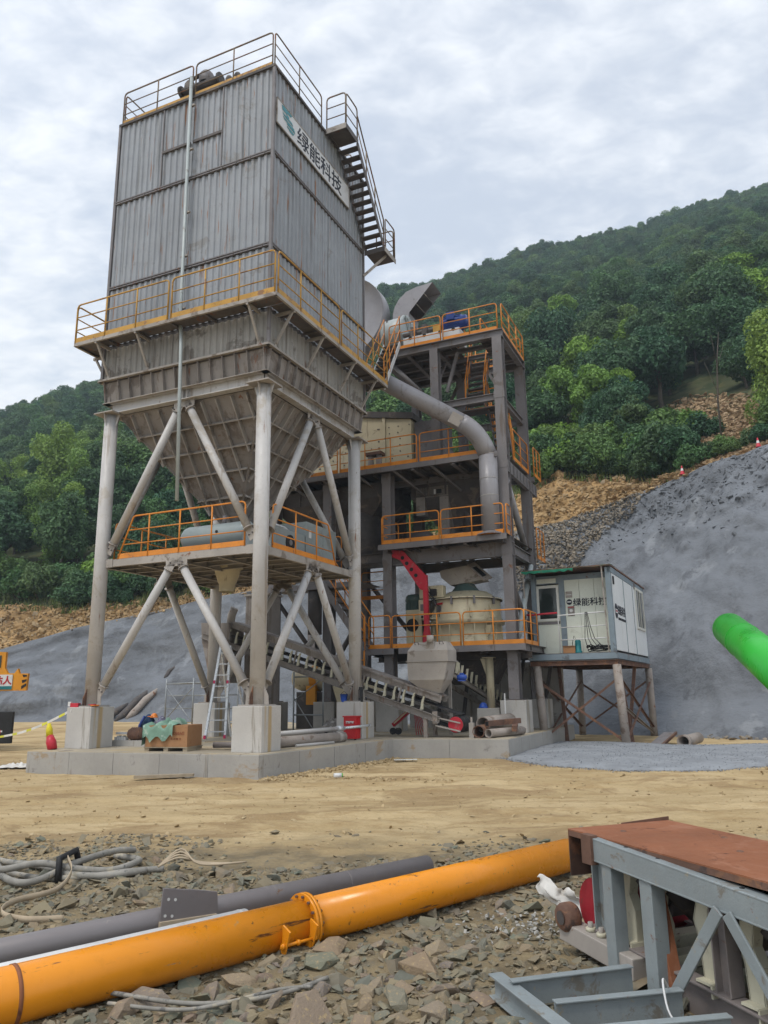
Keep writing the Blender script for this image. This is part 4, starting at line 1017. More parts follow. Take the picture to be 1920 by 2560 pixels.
# ---- working platform between the legs
zp = 4.72
for (a, b, o) in sides:
    a = Vector((*a, zp - .085)); b = Vector((*b, zp - .085)); d = (b - a).normalized()
    fb = build(MB().chan(a + d * .14, b - d * .14, .17, .07, .012, side=-1), 'platform_beam', 'dusty_steel', T)
    for e, s in ((a + d * .14, 1), (b - d * .14, -1)):
        build(MB().bar(e + Vector((*o, 0)) * .014, e + d * s * .22 + Vector((*o, 0)) * .014, .014, .2), 'splice_plate', 'dusty_steel', fb)
for k in range(1, 8):
    y = BW * k / 8; build(MB().ibeam((-AW + .06, y, zp - .09), (-.06, y, zp - .09), .13, .07, .012), 'joist', 'dusty_steel', T)
for k in (1, 2, 3): x = -AW * k / 4; build(MB().ibeam((x, .06, zp - .115), (x, BW - .06, zp - .115), .16, .08, .012), 'joist', 'dusty_steel', T)
for (x0, x1) in ((-AW + .05, -3.0), (-2.98, -1.52), (-1.5, -.05)): build(MB().bx(x0, x1, .05, BW - .05, zp - .012, zp), 'floor_plate', 'stair_steel', T)
gr([(-4.0, .0, zp), (-.42, .0, zp)], h=1.0, m='orange_rail', step=.88, slant=(.38, 0)); gr([(.0, .46, zp), (.0, 3.42, zp)], h=1.0, m='orange_rail', step=.9, slant=(0, .36))
gr([(-AW, .4, zp), (-AW, 4.1, zp)], h=1.0, m='orange_rail', step=.9); gr([(-4.1, BW, zp), (-.4, BW, zp)], h=1.0, m='orange_rail', step=.9)

# ================================================================== THINGS ON THE TOWER
S = thing('company_banner', 'long white banner with teal emblem and dark Chinese characters on the tower', 'banner', (X1 + .05, 1.72, 15.4))
bz0, bz1, by0, by1 = 15.08, 15.78, -.18, 3.66
build(MB().bx(X1 + .02, X1 + .05, by0, by1, bz0, bz1), 'board', 'sign_white', S)
for a, b in (((by0, bz0), (by1, bz0)), ((by0, bz1), (by1, bz1)), ((by0, bz0), (by0, bz1)), ((by1, bz0), (by1, bz1))):
    build(MB().bar((X1 + .045, a[0], a[1]), (X1 + .045, b[0], b[1]), .03, .03), 'frame', 'dusty_steel', S)
lettering('绿能科技', .56, (X1 + .054, 1.98, 15.44), (0, 1, 0), (0, 0, 1), 'ink', S, width=2.42, bold=.004)
# emblem: two interlocking slanted bars
ex = X1 + .056
def em(pts): return build(MB().prism([(ex, y, z) for y, z in pts], (.004, 0, 0)), 'emblem', 'logo_teal', S)
em([(.02, 15.72), (.12, 15.74), (.50, 15.74), (.44, 15.66), (.28, 15.66), (.28, 15.60), (.06, 15.60)])
em([(.24, 15.60), (.36, 15.60), (.36, 15.54), (.24, 15.54)])
em([(.06, 15.54), (.50, 15.54), (.56, 15.48), (.12, 15.48)])
em([(.08, 15.44), (.60, 15.44), (.66, 15.34), (.28, 15.34), (.28, 15.39), (.14, 15.39)])
em([(.28, 15.30), (.62, 15.30), (.56, 15.22), (.40, 15.22), (.36, 15.26), (.28, 15.26)])

S = thing('pulse_air_manifold', 'dark pipe manifold with flanges and round valves on the tower roof', 'manifold', (-2.15, .02, 16.66))
my_ = .02
build(MB().cyl((-2.80, my_, 17.24), (-1.62, my_, 17.20), .115, 16), 'header_pipe', 'dark_steel', S)
for x, z in ((-2.86, 17.24), (-1.62, 17.20)): build(MB().cyl((x, my_, z), (x + .06, my_, z), .175, 16), 'flange', 'dark_steel', S)
build(MB().lathe([(0, .30), (.12, .28), (.19, .18), (.21, 0), (.19, -.08)], (-2.08, my_ + .05, 17.36), n=18), 'valve_dome', 'frame_steel', S)
build(MB().lathe([(0, .24), (.1, .22), (.15, .12), (.16, -.05)], (-2.62, my_ + .05, 17.32), n=18), 'valve_dome', 'dark_steel', S)
build(MB().cyl((-2.55, my_ - .05, 17.50), (-2.2, my_ - .05, 17.52), .05, 10), 'actuator', 'dark_steel', S)
for x in (-2.72, -1.75): build(MB().bar((x, my_, 16.66), (x, my_, 17.15), .08, .05), 'support', 'dark_steel', S)
for x in (-1.26, -1.0):
    S2 = thing('roof_vent', 'small round dark vent cap on the tower roof, ' + ('left' if x < -1.1 else 'right') + ' one of the pair', 'vent', (x, -.05, 16.66), group='roof vents')
    build(MB().lathe([(0, .44), (.07, .42), (.1, .34), (.1, .2), (.05, .18), (.05, 0)], (x, -.05, 16.66), n=14), 'vent_cap', 'stair_steel', S2); build(MB().lathe([(.12, .03), (.12, 0)], (x, -.05, 16.66), n=14), 'collar', 'dark_steel', S2)

S = thing('air_tank', 'horizontal grey-blue air tank lying on the platform between the legs', 'tank', (-2.0, 1.2, zp))
tz = zp + .57; r_ = .30
build(MB().lathe([(0, -1.02), (.12, -1.01), (.22, -.96), (.28, -.88), (r_, -.78), (r_, .8), (.28, .9), (.22, .97), (.12, 1.02), (0, 1.03)], (-2.02, 1.2, tz), (1, 0, 0), 28), 'shell', 'tank_paint', S)
for x in (-2.6, -1.45): build(MB().bx(x - .05, x + .05, 1.0, 1.4, zp, tz - .22), 'saddle', 'frame_steel', S)
build(MB().cyl((-1.85, 1.2, tz + .28), (-1.85, 1.2, tz + .5), .05, 10), 'nozzle', 'frame_steel', S)
build(MB().cyl((-1.85, .885, tz + .05), (-1.85, .91, tz + .05), .035, 10), 'port', 'black', S)
S = thing('compressor_cabinet', 'grey air compressor cabinet with round black fan on the tower platform', 'compressor', (-.75, 2.6, zp))
cb_ = build(MB().bx(-1.25, -.32, 2.5, 4.05, zp + .03, zp + 1.02), 'cabinet', 'cabinet_grey', S, bevel=.015)
build(MB().bx(-1.15, -.36, .95, 2.49, zp + .03, zp + .66), 'lower_cabinet', 'cabinet_grey', S, bevel=.015)
build(MB().cyl((-.36, 1.78, zp + .36), (-.335, 1.78, zp + .36), .19, 24), 'fan_grille', 'black', S)
build(MB().cyl((-.335, 1.78, zp + .36), (-.325, 1.78, zp + .36), .07, 16), 'fan_hub', 'frame_steel', S)
build(MB().tube([(-.8, 1.2, zp + .66), (-.8, 1.2, zp + .86), (-.8, 2.2, zp + .86), (-.8, 2.45, zp + .8)], .03, 8), 'air_pipe', 'white_paint', S)
for y in (2.5, 3.28): build(MB().bx(-.324, -.314, y + .05, y + .70, zp + .12, zp + .94), 'door', 'cabinet_grey', S)
build(MB().bx(-.318, -.309, 2.6, 2.72, zp + .62, zp + .82), 'label_plate', 'white_paint', S)
# ================================================================== REAR STEEL FRAME
Q = thing('steel_tower', 'multi-level purple-grey steel plant tower with orange railings right of the dust collector', 'steel tower', (1.4, 9.1, ZS))
YF, YR = 7.8, 10.4
def hcol(x, y, z0, z1, m='frame_steel', w=.33):
    return build(MB().ibeam((x, y, z0), (x, y, z1), w, w * .9, .022, up=(0, 1, 0)), 'column', m, Q)
COLX = [-4.6, -2.55, -.44, 3.35]
for x in COLX:
    for y in (YF, YR):
        z1 = 12.22 if (x > 0) else 8.3
        c_ = hcol(x, y, 1.30, z1)
        for z in (2.6, 5.4, 8.0, 10.2):
            if z < z1: build(MB().bx(x - .165, x + .165, y - .175, y - .150, z, z + .22), 'splice', 'frame_steel', c_)
        build(MB().bx(x - .25, x + .25, y - .25, y + .25, 1.30, 1.33), 'base_plate', 'stair_steel', c_)
for x, y in ((1.27, YF), (1.27, YR), (-.44, YR)): hcol(x, y, 8.5, 12.22, w=.30)
def beam(a, b, h=.24, w=.16, m='frame_steel', name='beam'): return build(MB().ibeam(a, b, h, w, .018), name, m, Q)
# top platform
zt = 12.48
beam((-.62, YF - .02, zt - .125), (3.52, YF - .02, zt - .125), .25, .18); beam((3.42, YF, zt - .125), (3.42, YR + .1, zt - .125), .25, .18)
beam((-.62, YR + .1, zt - .125), (3.52, YR + .1, zt - .125), .25, .18); beam((-.60, YF, zt - .125), (-.60, YR, zt - .125), .25, .18)
for x in (.3, 1.27): beam((x, YF, zt - .13), (x, YR, zt - .13), .2, .12)
for y in (8.5, 9.2, 9.8): beam((-.5, y, zt - .12), (3.3, y, zt - .12), .14, .1)
for (x0, x1, y0, y1) in ((-.6, 1.6, YF, YR), (1.62, 1.8, YF, YR), (2.62, 3.42, YF, YR), (1.82, 2.6, YF, 8.4)): build(MB().bx(x0, x1, y0, y1, zt - .008, zt), 'deck_plate', 'stair_steel', Q)
def g3(pts, **k): return guardrail(Q, pts, **k)
g3([(-.30, YF - .05, zt), (1.50, YF - .05, zt)], h=.90, step=.9); g3([(1.58, YF - .05, zt), (3.37, YF - .05, zt)], h=.90, step=.9)
g3([(3.50, YF, zt), (3.50, YR + .05, zt)], h=.90, step=.8); g3([(3.4, YR + .1, zt), (1.0, YR + .1, zt)], h=.90, step=.8)
g3([(1.85, 8.45, zt), (1.85, 9.9, zt)], h=.9, step=.8, toe=False); g3([(2.62, 8.45, zt), (2.62, 9.9, zt)], h=.9, step=.8, toe=False)
# cross beams of the upper bay
beam((1.4, YF, 10.30), (3.2, YF, 10.30), .22, .15); beam((3.35, YF + .16, 10.24), (3.35, YR - .16, 10.24), .22, .15); beam((1.4, YR, 10.30), (3.2, YR, 10.30), .22, .15)
for (a, b) in (((1.5, YF + .4, 10.9), (1.9, YF + .4, 12.2)), ((1.27, YF + .2, 11.2), (1.27, 8.8, 12.2)), ((1.27, YR, 10.4), (2.2, YR, 12.2)), ((3.2, YR, 10.4), (2.3, YR, 12.2)), ((-.44, YR, 9.0), (1.2, YR, 12.1))):
    build(MB().bar(a, b, .09, .09), 'knee_brace', 'frame_steel', Q)
# deck 3 (screen floor)
z3_ = 8.42
for (a, b) in (((-4.9, 7.28), (3.3, 7.28)), ((-4.9, YR + .2), (3.6, YR + .2))): build(MB().chan((*a, z3_ - .08), (*b, z3_ - .08), .16, .07, .012, side=-1), 'edge_channel', 'frame_steel', Q)
build(MB().chan((3.48, 7.7, z3_ - .35), (3.48, 11.3, z3_ - .35), .36, .1, .016, side=-1), 'edge_girder', 'frame_steel', Q)
for k in range(9):
    y = 7.95 + k * .4; build(MB().bar((3.51, y, z3_ - .5), (3.51, y, z3_ - .2), .012, .06), 'stiffener', 'frame_steel', Q)
for x in (-3.6, -1.5, .6, 1.9): beam((x, 7.3, z3_ - .12), (x, YR + .2, z3_ - .12), .2, .12)
for y in (8.6, 9.5): beam((-4.8, y, z3_ - .25), (3.2, y, z3_ - .25), .2, .12)
for (x0, x1) in ((-4.9, -2.5), (-2.48, .0), (.02, 2.55)): build(MB().bx(x0, x1, 7.3, YR + .2, z3_ - .01, z3_), 'deck_plate', 'stair_steel', Q)
build(MB().bx(2.57, 3.46, 7.75, 11.3, z3_ - .01, z3_), 'deck_plate', 'stair_steel', Q)
for k in range(6):
    x = -3.8 + k * 1.25; build(MB().bar((x, 7.32, z3_ - .15), (x + .55, 8.7, z3_ - .75), .06, .06), 'knee_brace', 'frame_steel', Q)
g3([(-1.9, 7.30, z3_), (.76, 7.30, z3_)], h=.92, step=.88); g3([(.86, 7.30, z3_), (2.74, 7.30, z3_)], h=.92, step=.95)
g3([(3.50, 8.35, z3_), (3.50, 10.2, z3_)], h=1.0, step=.9); g3([(3.62, 10.5, z3_), (3.62, 11.4, z3_)], h=1.0, step=.45)
g3([(-4.8, 7.30, z3_), (-2.0, 7.30, z3_)], h=.92, step=.9)
# deck 2
z2_ = 5.94
build(MB().chan((-.55, 7.20, z2_ - .09), (3.48, 7.20, z2_ - .09), .16, .07, .012, side=-1), 'edge_channel', 'frame_steel', Q)
beam((-.55, YF, z2_ - .36), (3.5, YF, z2_ - .36), .42, .2); beam((-4.9, YF, z2_ - .30), (-.6, YF, z2_ - .30), .3, .18, 'dark_steel')  # left beam in dark steel, the bay's shade put into its colour
beam((3.35, YF + .16, 5.62), (3.35, YR - .16, 5.62), .3, .16); beam((-.5, YR, 5.62), (3.3, YR, 5.62), .3, .16)
for (x0, x1) in ((-.55, 1.4), (1.42, 3.48)): build(MB().bx(x0, x1, 7.2, YR, z2_ - .01, z2_), 'deck_plate', 'stair_steel', Q)
build(MB().bx(-4.9, -.57, 8.0, YR, z2_ - .16, z2_ - .15), 'deck_plate', 'dark_steel', Q)
for x in (.3, 1.2, 2.2): beam((x, 7.25, z2_ - .12), (x, YR, z2_ - .12), .18, .1)
g3([(-.42, 7.22, z2_), (1.44, 7.22, z2_)], h=.88, step=.95); g3([(1.50, 7.22, z2_), (3.40, 7.22, z2_)], h=.88, step=1.0)
g3([(3.47, 7.28, z2_), (3.47, 7.75, z2_)], h=.88, step=1); g3([(-.42, 7.3, z2_), (-.42, 8.5, z2_)], h=.88, step=1, toe=False)
g3([(3.62, 10.3, z2_ - .3), (3.62, 11.3, z2_ - .3)], h=1.0, step=.5)
# mid landing on the left
zm = 4.90
for (x0, x1) in ((-4.9, -1.25),): build(MB().bx(x0, x1, 7.25, 8.9, zm - .02, zm), 'deck_plate', 'stair_steel', Q)
build(MB().chan((-4.9, 7.22, zm - .09), (-1.25, 7.22, zm - .09), .16, .07, .012, side=-1), 'edge_channel', 'frame_steel', Q)
g3([(-1.95, 8.9, zm - .4), (-.75, 8.9, zm - .4)], h=.9, step=.9)
# deck 1 (crusher floor)
z1_ = 2.82
build(MB().chan((.05, 7.26, z1_ - .085), (3.84, 7.26, z1_ - .085), .17, .08, .014, side=-1), 'edge_channel', 'frame_steel', Q)
build(MB().chan((-.98, 7.26, z1_ - .085), (-.1, 7.26, z1_ - .085), .17, .08, .014, side=-1), 'edge_channel', 'frame_steel', Q)
beam((-.98, YF + .3, z1_ - .2), (3.8, YF + .3, z1_ - .2), .34, .2, 'dark_steel'); beam((-.98, 9.6, z1_ - .2), (3.8, 9.6, z1_ - .2), .34, .2, 'dark_steel')
for x in (-.9, .4, 2.6, 3.75): beam((x, 7.3, z1_ - .1), (x, YR, z1_ - .1), .17, .1)
for (x0, x1) in ((-.98, 1.2), (1.22, 3.84)): build(MB().bx(x0, x1, 7.28, YR + .1, z1_ - .01, z1_), 'deck_plate', 'stair_steel', Q)
g3([(-.93, 7.30, z1_), (-.22, 7.30, z1_)], h=.97, step=2); g3([(-.17, 7.30, z1_), (1.97, 7.30, z1_)], h=.95, step=.85); g3([(2.05, 7.30, z1_), (3.82, 7.30, z1_)], h=.95, step=.9)
g3([(3.80, 7.4, z1_), (3.80, 8.9, z1_)], h=.95, step=.8)
# stairs
stair(Q, (-2.38, 7.0, zm - .05), (-.92, 7.0, z1_ - .02), (0, 1, 0), .62, 9, m='dark_steel', rail='orange_rail', st_h=.2, st_m='frame_steel')
stair(Q, (1.92, 9.6, zt - .1), (2.0, 8.55, 10.35), (1, 0, 0), .62, 9, m='stair_steel', rail='orange_rail', st_h=.16)
build(MB().bx(1.9, 3.2, 8.2, 8.75, 10.16, 10.19), 'deck_plate', 'stair_steel', Q)
g3([(1.95, 9.0, 10.2), (3.1, 9.0, 10.2)], h=.9, step=.6, toe=False)
stair(Q, (2.78, 8.4, 10.15), (2.80, 9.3, 8.45), (1, 0, 0), .5, 9, m='frame_steel', rail='orange_rail', st_h=.12)
stair(Q, (.05, 5.28, 10.15), (-.28, 7.3, zt - .02), (1, 0, 0), .55, 11, m='stair_steel', rail='orange_rail', st_h=.16, st_m='white_paint')
# vertical rung ladder left of the crusher floor
lad = build(MB().bar((-1.28, 7.15, .9), (-1.28, 7.15, 3.7), .04, .03), 'rung_ladder', 'orange_rail', Q)
build(MB().bar((-1.02, 7.15, .9), (-1.02, 7.15, 3.7), .04, .03), 'ladder_rail', 'orange_rail', lad)
for k in range(9): build(MB().cyl((-1.28, 7.15, 1.0 + k * .3), (-1.02, 7.15, 1.0 + k * .3), .014, 6), 'rung', 'orange_rail', lad)
# diagonal bracing, pipe stays
for (a, b, r, m_) in (((3.36, YF + .1, 7.7), (3.36, YR - .6, 5.9), .10, 'duct_paint'), ((3.40, YF + .25, 2.9), (3.40, YR - .2, 5.4), .09, 'fan_grey'), ((-2.5, YF, 2.0), (-4.4, YF, 4.4), .07, 'dark_steel'), ((-2.5, YR, 4.4), (-4.4, YR, 1.6), .09, 'dark_steel'), ((-.44, YR, 3.0), (-2.5, YR, 5.4), .08, 'dark_steel'), ((-.35, YF + .2, 12.15), (.72, YF + .2, 10.95), .07, 'frame_steel'), ((3.35, YF + .2, 4.6), (3.35, YR - .2, 2.9), .09, 'dark_steel')):
    build(MB().cyl(a, b, r, 12), 'diagonal_brace', m_, Q)
# pedestals of the frame
for x in COLX:
    for y in (YF, YR):
        lab = {3.35: 'tall concrete pedestal under the right frame column, by the cabin', -.44: 'concrete pedestal under the middle frame column, in shade', -2.55: 'concrete pedestal behind the conveyor, in shade under the frame', -4.6: 'concrete pedestal behind the rear tower leg, under the frame'}[x] + (', front row' if y == YF else ', back row')
        pedestal(x, y, .36, .36, ZS - .004, 1.30, lab, 'concrete')
pedestal(2.57, YF + .2, .33, .33, ZS - .004, 1.09, 'small concrete pedestal under the round cream column', 'concrete')
cc = thing('cream_column', 'round cream pipe column holding up the crusher floor', 'column', (2.57, YF + .2, 1.09))
build(MB().cyl((2.57, YF + .2, 1.09), (2.57, YF + .2, 2.5), .112, 22), 'shaft', 'cream_paint', cc); build(MB().bx(2.4, 2.74, YF + .03, YF + .37, 2.48, 2.5), 'cap_plate', 'cream_paint', cc)
build(MB().prism([(2.46, YF + .19, 2.47), (2.30, YF + .19, 2.47), (2.46, YF + .19, 2.0)], (0, .012, 0)), 'gusset', 'cream_paint', cc)

# ================================================================== DUCT
D_ = thing('dust_duct', 'thick grey duct running down from the tower and bending to vertical', 'duct', (2.97, 7.42, z2_))
p0, p1, p2 = Vector((-1.9, 6.35, 12.25)), Vector((2.33, 7.02, 9.36)), Vector((2.97, 7.42, 8.45))
build(MB().cyl(p0, p1, .27, 30), 'sloping_run', 'duct_paint', D_)
arc = []
c0 = p1; t0 = (p1 - p0).normalized(); e1 = Vector((2.97, 7.42, 8.40))
for k in range(7):
    f = k / 6; a = c0 + t0 * .62; q = c0.lerp(a, f).lerp(a.lerp(e1, f), f); arc.append(q)
build(MB().tube(arc, .275, 30), 'elbow', 'duct_paint', D_)
build(MB().cyl((2.97, 7.42, 8.40), (2.97, 7.42, z2_ + .06), .272, 30), 'drop_pipe', 'duct_paint', D_)
for f in (.35, .62, .82): q = p0.lerp(p1, f); build(MB().cyl(q - t0 * .006, q + t0 * .006, .276, 30), 'weld_seam', 'duct_paint', D_)
for q in (arc[2], arc[4]): pass
for z in (8.36, 7.62, 7.1): build(MB().cyl((2.97, 7.42, z), (2.97, 7.42, z + .014), .278, 30), 'weld_seam', 'column_paint', D_)
n_ = t0.cross(Vector((0, 1, 0))).normalized()
build(MB().bar(p1 - t0 * .22 + Vector((-.06, -.275, .02)), p1 + t0 * .16 + Vector((-.06, -.275, .02)), .014, .34, up=n_), 'patch_plate', 'dusty_steel', D_)
build(MB().lathe([(.274, .10), (.34, .06), (.42, .03), (.42, 0)], (2.97, 7.42, z2_), n=30), 'foot_flange', 'frame_steel', D_)

# ================================================================== FAN ON THE TOP PLATFORM
Fn = thing('exhaust_fan', 'pale grey exhaust fan with square purple-grey outlet hood on the top platform', 'fan', (-.5, 9.0, zt))
fc = Vector((-.52, 8.95, zt + 1.10))
build(MB().lathe([(.0, -.42), (.50, -.42), (.60, -.34), (.62, 0), (.62, .36), (.58, .40), (.3, .42), (0, .42)], fc, (1, 0, 0), 36), 'casing', 'fan_grey', Fn)
build(MB().lathe([(.68, -.03), (.68, .03), (.58, .03)], fc + Vector((.40, 0, 0)), (1, 0, 0), 36), 'casing_flange', 'fan_grey', Fn)
for k in range(5):
    a = 1.1 + k * .5; d = Vector((0, -math.cos(a), math.sin(a))); c_ = fc + Vector((.43, 0, 0)); build(MB().bar(c_ + d * .15, c_ + d * .66, .05, .07, up=(1, 0, 0)), 'casing_rib', 'fan_grey', Fn)
build(MB().prism([(-.08, 8.5, zt + .4), (-.08, 9.4, zt + .4), (-.08, 9.2, zt + .9), (-.08, 8.7, zt + .9)], (.05, 0, 0)), 'bearing_plate', 'fan_grey', Fn)
build(MB().bx(-.95, -.05, 8.5, 9.4, zt, zt + .5), 'pedestal_box', 'fan_grey', Fn)
for y in (8.50, 8.66): build(MB().bx(-.72, -.66, y - .04, y + .04, zt + 1.42, zt + 1.52), 'lifting_lug', 'frame_steel', Fn)
# gooseneck outlet: curved back, mouth slanting to the right, two dividers
back = [(-1.02, zt + 1.55), (-1.02, zt + 2.45), (-.93, zt + 2.75), (-.76, zt + 3.0), (-.48, zt + 3.22), (-.1, zt + 3.32), (.54, zt + 3.36)]
front = [(-.38, zt + 2.38), (-.42, zt + 2.0), (-.42, zt + 1.55)]
gy0, gy1 = 9.75, 10.65
m = MB()
for y0, y1 in ((gy0, gy0 + .012), (gy1 - .012, gy1)): m.prism([(x, y0, z) for x, z in back + front], (0, y1 - y0, 0))
for ch in (back, front):
    for i in range(len(ch) - 1):
        (xa, za), (xb, zb) = ch[i], ch[i + 1]; m.add([(xa, gy0, za), (xa, gy1, za), (xb, gy1, zb), (xb, gy0, zb)], [(0, 1, 2, 3)])
hood = build(m, 'outlet_hood', 'duct_paint', Fn)
for f in (.36, .70):
    q0, q1 = Vector((.54, 0, zt + 3.36)), Vector((-.38, 0, zt + 2.38)); q = q0.lerp(q1, f); build(MB().bar((q.x, gy0, q.z), (q.x, gy1, q.z), .012, .35, up=(-.6, 0, .8)), 'divider', 'dusty_steel', hood)
build(MB().lathe([(1.55, -.3), (1.57, -.3), (1.57, .3), (1.55, .3)], (-2.85, 9.8, zt + 2.62), (0, 1, 0), 44), 'volute', 'duct_paint', Fn)
build(MB().lathe([(.55, 0), (1.56, 0), (1.56, .01)], (-2.85, 9.5, zt + 2.62), (0, -1, 0), 44), 'volute_cheek', 'duct_paint', Fn)
sk_ = build(MB().bx(.10, 2.05, 8.0, 8.75, zt + .02, zt + .50), 'skid', 'white_paint', Fn, bevel=.01)
for x in (.35, .85, 1.4, 1.85): build(MB().cyl((x, 7.988, zt + .46), (x, 8.01, zt + .46), .06, 14), 'skid_notch', 'black', sk_)
build(MB().cyl((-.05, 8.4, zt + .80), (1.2, 8.4, zt + .80), .07, 12), 'shaft', 'stair_steel', Fn)
for x in (.35, .75): build(MB().bx(x - .09, x + .09, 8.25, 8.55, zt + .5, zt + .98), 'bearing', 'dark_steel', Fn)
build(MB().bx(1.08, 1.32, 8.2, 8.6, zt + .5, zt + .84), 'coupling_guard', 'yellow_rail', Fn)
mo = thing('blue_motor', 'blue electric motor on the top platform beside the fan', 'motor', (1.8, 8.38, zt + .5)); mc = Vector((1.80, 8.38, zt + .84))
build(MB().lathe([(0, -.40), (.22, -.40), (.25, -.36), (.25, .26), (.22, .28), (.22, .40), (0, .42)], mc, (1, 0, 0), 24), 'body', 'blue_paint', mo)
for k in range(12):
    a = k * PI / 6; d = Vector((0, math.cos(a), math.sin(a))); build(MB().bar(mc + d * .26 + Vector((-.34, 0, 0)), mc + d * .26 + Vector((.24, 0, 0)), .012, .03, up=d), 'cooling_fin', 'blue_paint', mo)
build(MB().bx(1.5, 2.0, 8.2, 8.56, zt + .5, zt + .62), 'foot', 'blue_paint', mo); build(MB().bx(1.6, 1.86, 8.06, 8.18, zt + .86, zt + 1.12), 'terminal_box', 'blue_paint', mo)

# ================================================================== SCREEN HOUSE on deck 3
V_ = thing('screen_housing', 'dusty cream vibrating screen housing with dark roof edge behind the tower', 'screen', (-1.7, 9.0, z3_))
sx0, sx1, sy0, sy1 = -4.2, .0, 8.75, 10.3
build(MB().hexa([(sx0, sy0, z3_ + .35), (sx1, sy0, z3_ + .35), (sx1, sy1, z3_ + .35), (sx0, sy1, z3_ + .35)], [(sx0, sy0, z3_ + 2.75), (sx1, sy0, z3_ + 2.0), (sx1, sy1, z3_ + 2.0), (sx0, sy1, z3_ + 2.75)]), 'box', 'cream_paint', V_)
build(MB().hexa([(sx0, sy0 - .08, z3_ + 2.76), (sx1 + .1, sy0 - .08, z3_ + 1.99), (sx1 + .1, sy1, z3_ + 1.99), (sx0, sy1, z3_ + 2.76)], [(sx0, sy0 - .08, z3_ + 2.98), (sx1 + .1, sy0 - .08, z3_ + 2.2), (sx1 + .1, sy1, z3_ + 2.2), (sx0, sy1, z3_ + 2.98)]), 'roof', 'dark_steel', V_)
for x in (-3.2, -2.2, -.98): build(MB().bar((x, sy0 - .03, z3_ + .4), (x, sy0 - .03, z3_ + 2.2), .10, .05, up=(0, 1, 0)), 'wall_stiffener', 'cream_paint', V_)
rr = random.Random(3)
for _ in range(46):
    x = rr.choice((-3.9, -3.45, -2.95, -2.5, -1.95, -1.5, -1.2, -.75, -.45, -.12)) + rr.uniform(-.06, .06); z = z3_ + .5 + rr.randrange(7) * .22
    build(MB().cyl((x, sy0 - .022, z), (x, sy0, z), .022, 6), 'bolt', 'stair_steel', V_)
for x in (-1.28, -.98): build(MB().cyl((x, 8.3, z3_ + .1), (x, 8.3, z3_ + .75), .10, 14), 'spring', 'old_pipe', V_)
build(MB().bx(-1.42, -.84, 8.15, 8.5, z3_ + .75, z3_ + .85), 'spring_cap', 'rusty_steel', V_)
build(MB().bx(.04, .9, 9.0, 10.3, z3_ + .02, z3_ + 1.95), 'discharge_box', 'frame_steel', V_)
build(MB().prism([(.06, 8.9, z3_ + 1.9), (.06, 8.9, z3_ + .05), (2.1, 8.9, z3_ + .05)], (0, .03, 0)), 'side_guard', 'frame_steel', V_)
# hoppers and chutes below deck 3, the large funnel widened to darken the bay
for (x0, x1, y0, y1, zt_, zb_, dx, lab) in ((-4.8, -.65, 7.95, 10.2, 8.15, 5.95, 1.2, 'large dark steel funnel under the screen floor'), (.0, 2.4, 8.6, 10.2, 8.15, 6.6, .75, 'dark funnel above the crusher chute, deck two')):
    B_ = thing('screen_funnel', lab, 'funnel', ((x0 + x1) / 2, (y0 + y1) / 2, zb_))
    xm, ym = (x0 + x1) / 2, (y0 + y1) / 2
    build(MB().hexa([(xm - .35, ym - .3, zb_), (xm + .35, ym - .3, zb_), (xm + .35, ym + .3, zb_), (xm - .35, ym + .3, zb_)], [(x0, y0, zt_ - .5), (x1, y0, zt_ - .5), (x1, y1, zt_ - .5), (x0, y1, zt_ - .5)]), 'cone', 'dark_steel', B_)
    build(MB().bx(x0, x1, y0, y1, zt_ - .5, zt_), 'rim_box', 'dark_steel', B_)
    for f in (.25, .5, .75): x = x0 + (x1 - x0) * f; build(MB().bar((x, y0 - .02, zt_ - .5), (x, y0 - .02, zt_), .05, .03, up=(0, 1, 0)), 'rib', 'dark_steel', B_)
B_ = thing('chute_box', 'square grey chute box with a dark opening on the second deck', 'chute', (.74, 9.0, z2_))
build(MB().bx(.18, .48, 8.6, 9.2, 7.05, 7.95), 'side_panel', 'hopper_plate', B_); build(MB().bx(.50, 1.28, 8.6, 9.2, 7.62, 7.95), 'head_panel', 'hopper_plate', B_)
build(MB().bx(.98, 1.28, 8.6, 9.2, z2_, 7.60), 'leg_panel', 'hopper_plate', B_); build(MB().bx(.8, .86, 8.585, 8.598, 7.70, 7.86), 'warning_plate', 'white_paint', B_); build(MB().bx(.89, 1.06, 8.585, 8.598, 7.71, 7.85), 'name_plate', 'black', B_)
B_ = thing('tramp_motor', 'dark dusty gear motor on the second deck behind the railing', 'motor', (.45, 8.2, z2_))
build(MB().lathe([(0, -.4), (.16, -.4), (.18, -.35), (.18, .3), (.1, .4), (0, .4)], (.45, 8.2, z2_ + .3), (1, 0, 0), 16), 'body', 'dark_steel', B_); build(MB().bx(.1, .8, 8.0, 8.4, z2_, z2_ + .12), 'base', 'dark_steel', B_)

W2 = thing('shade_wall', 'dark sheet steel wall added to block light behind the bay under the screen floor', 'wall', (-2.7, 10.2, z2_))  # added wall, closes the bay so that it stays dark
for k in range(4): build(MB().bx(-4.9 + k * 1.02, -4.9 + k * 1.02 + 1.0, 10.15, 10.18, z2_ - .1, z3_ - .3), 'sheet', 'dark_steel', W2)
build(MB().bx(1.35, 2.6, 9.9, 9.93, z2_, z3_ - .3), 'sheet', 'dark_steel', W2)
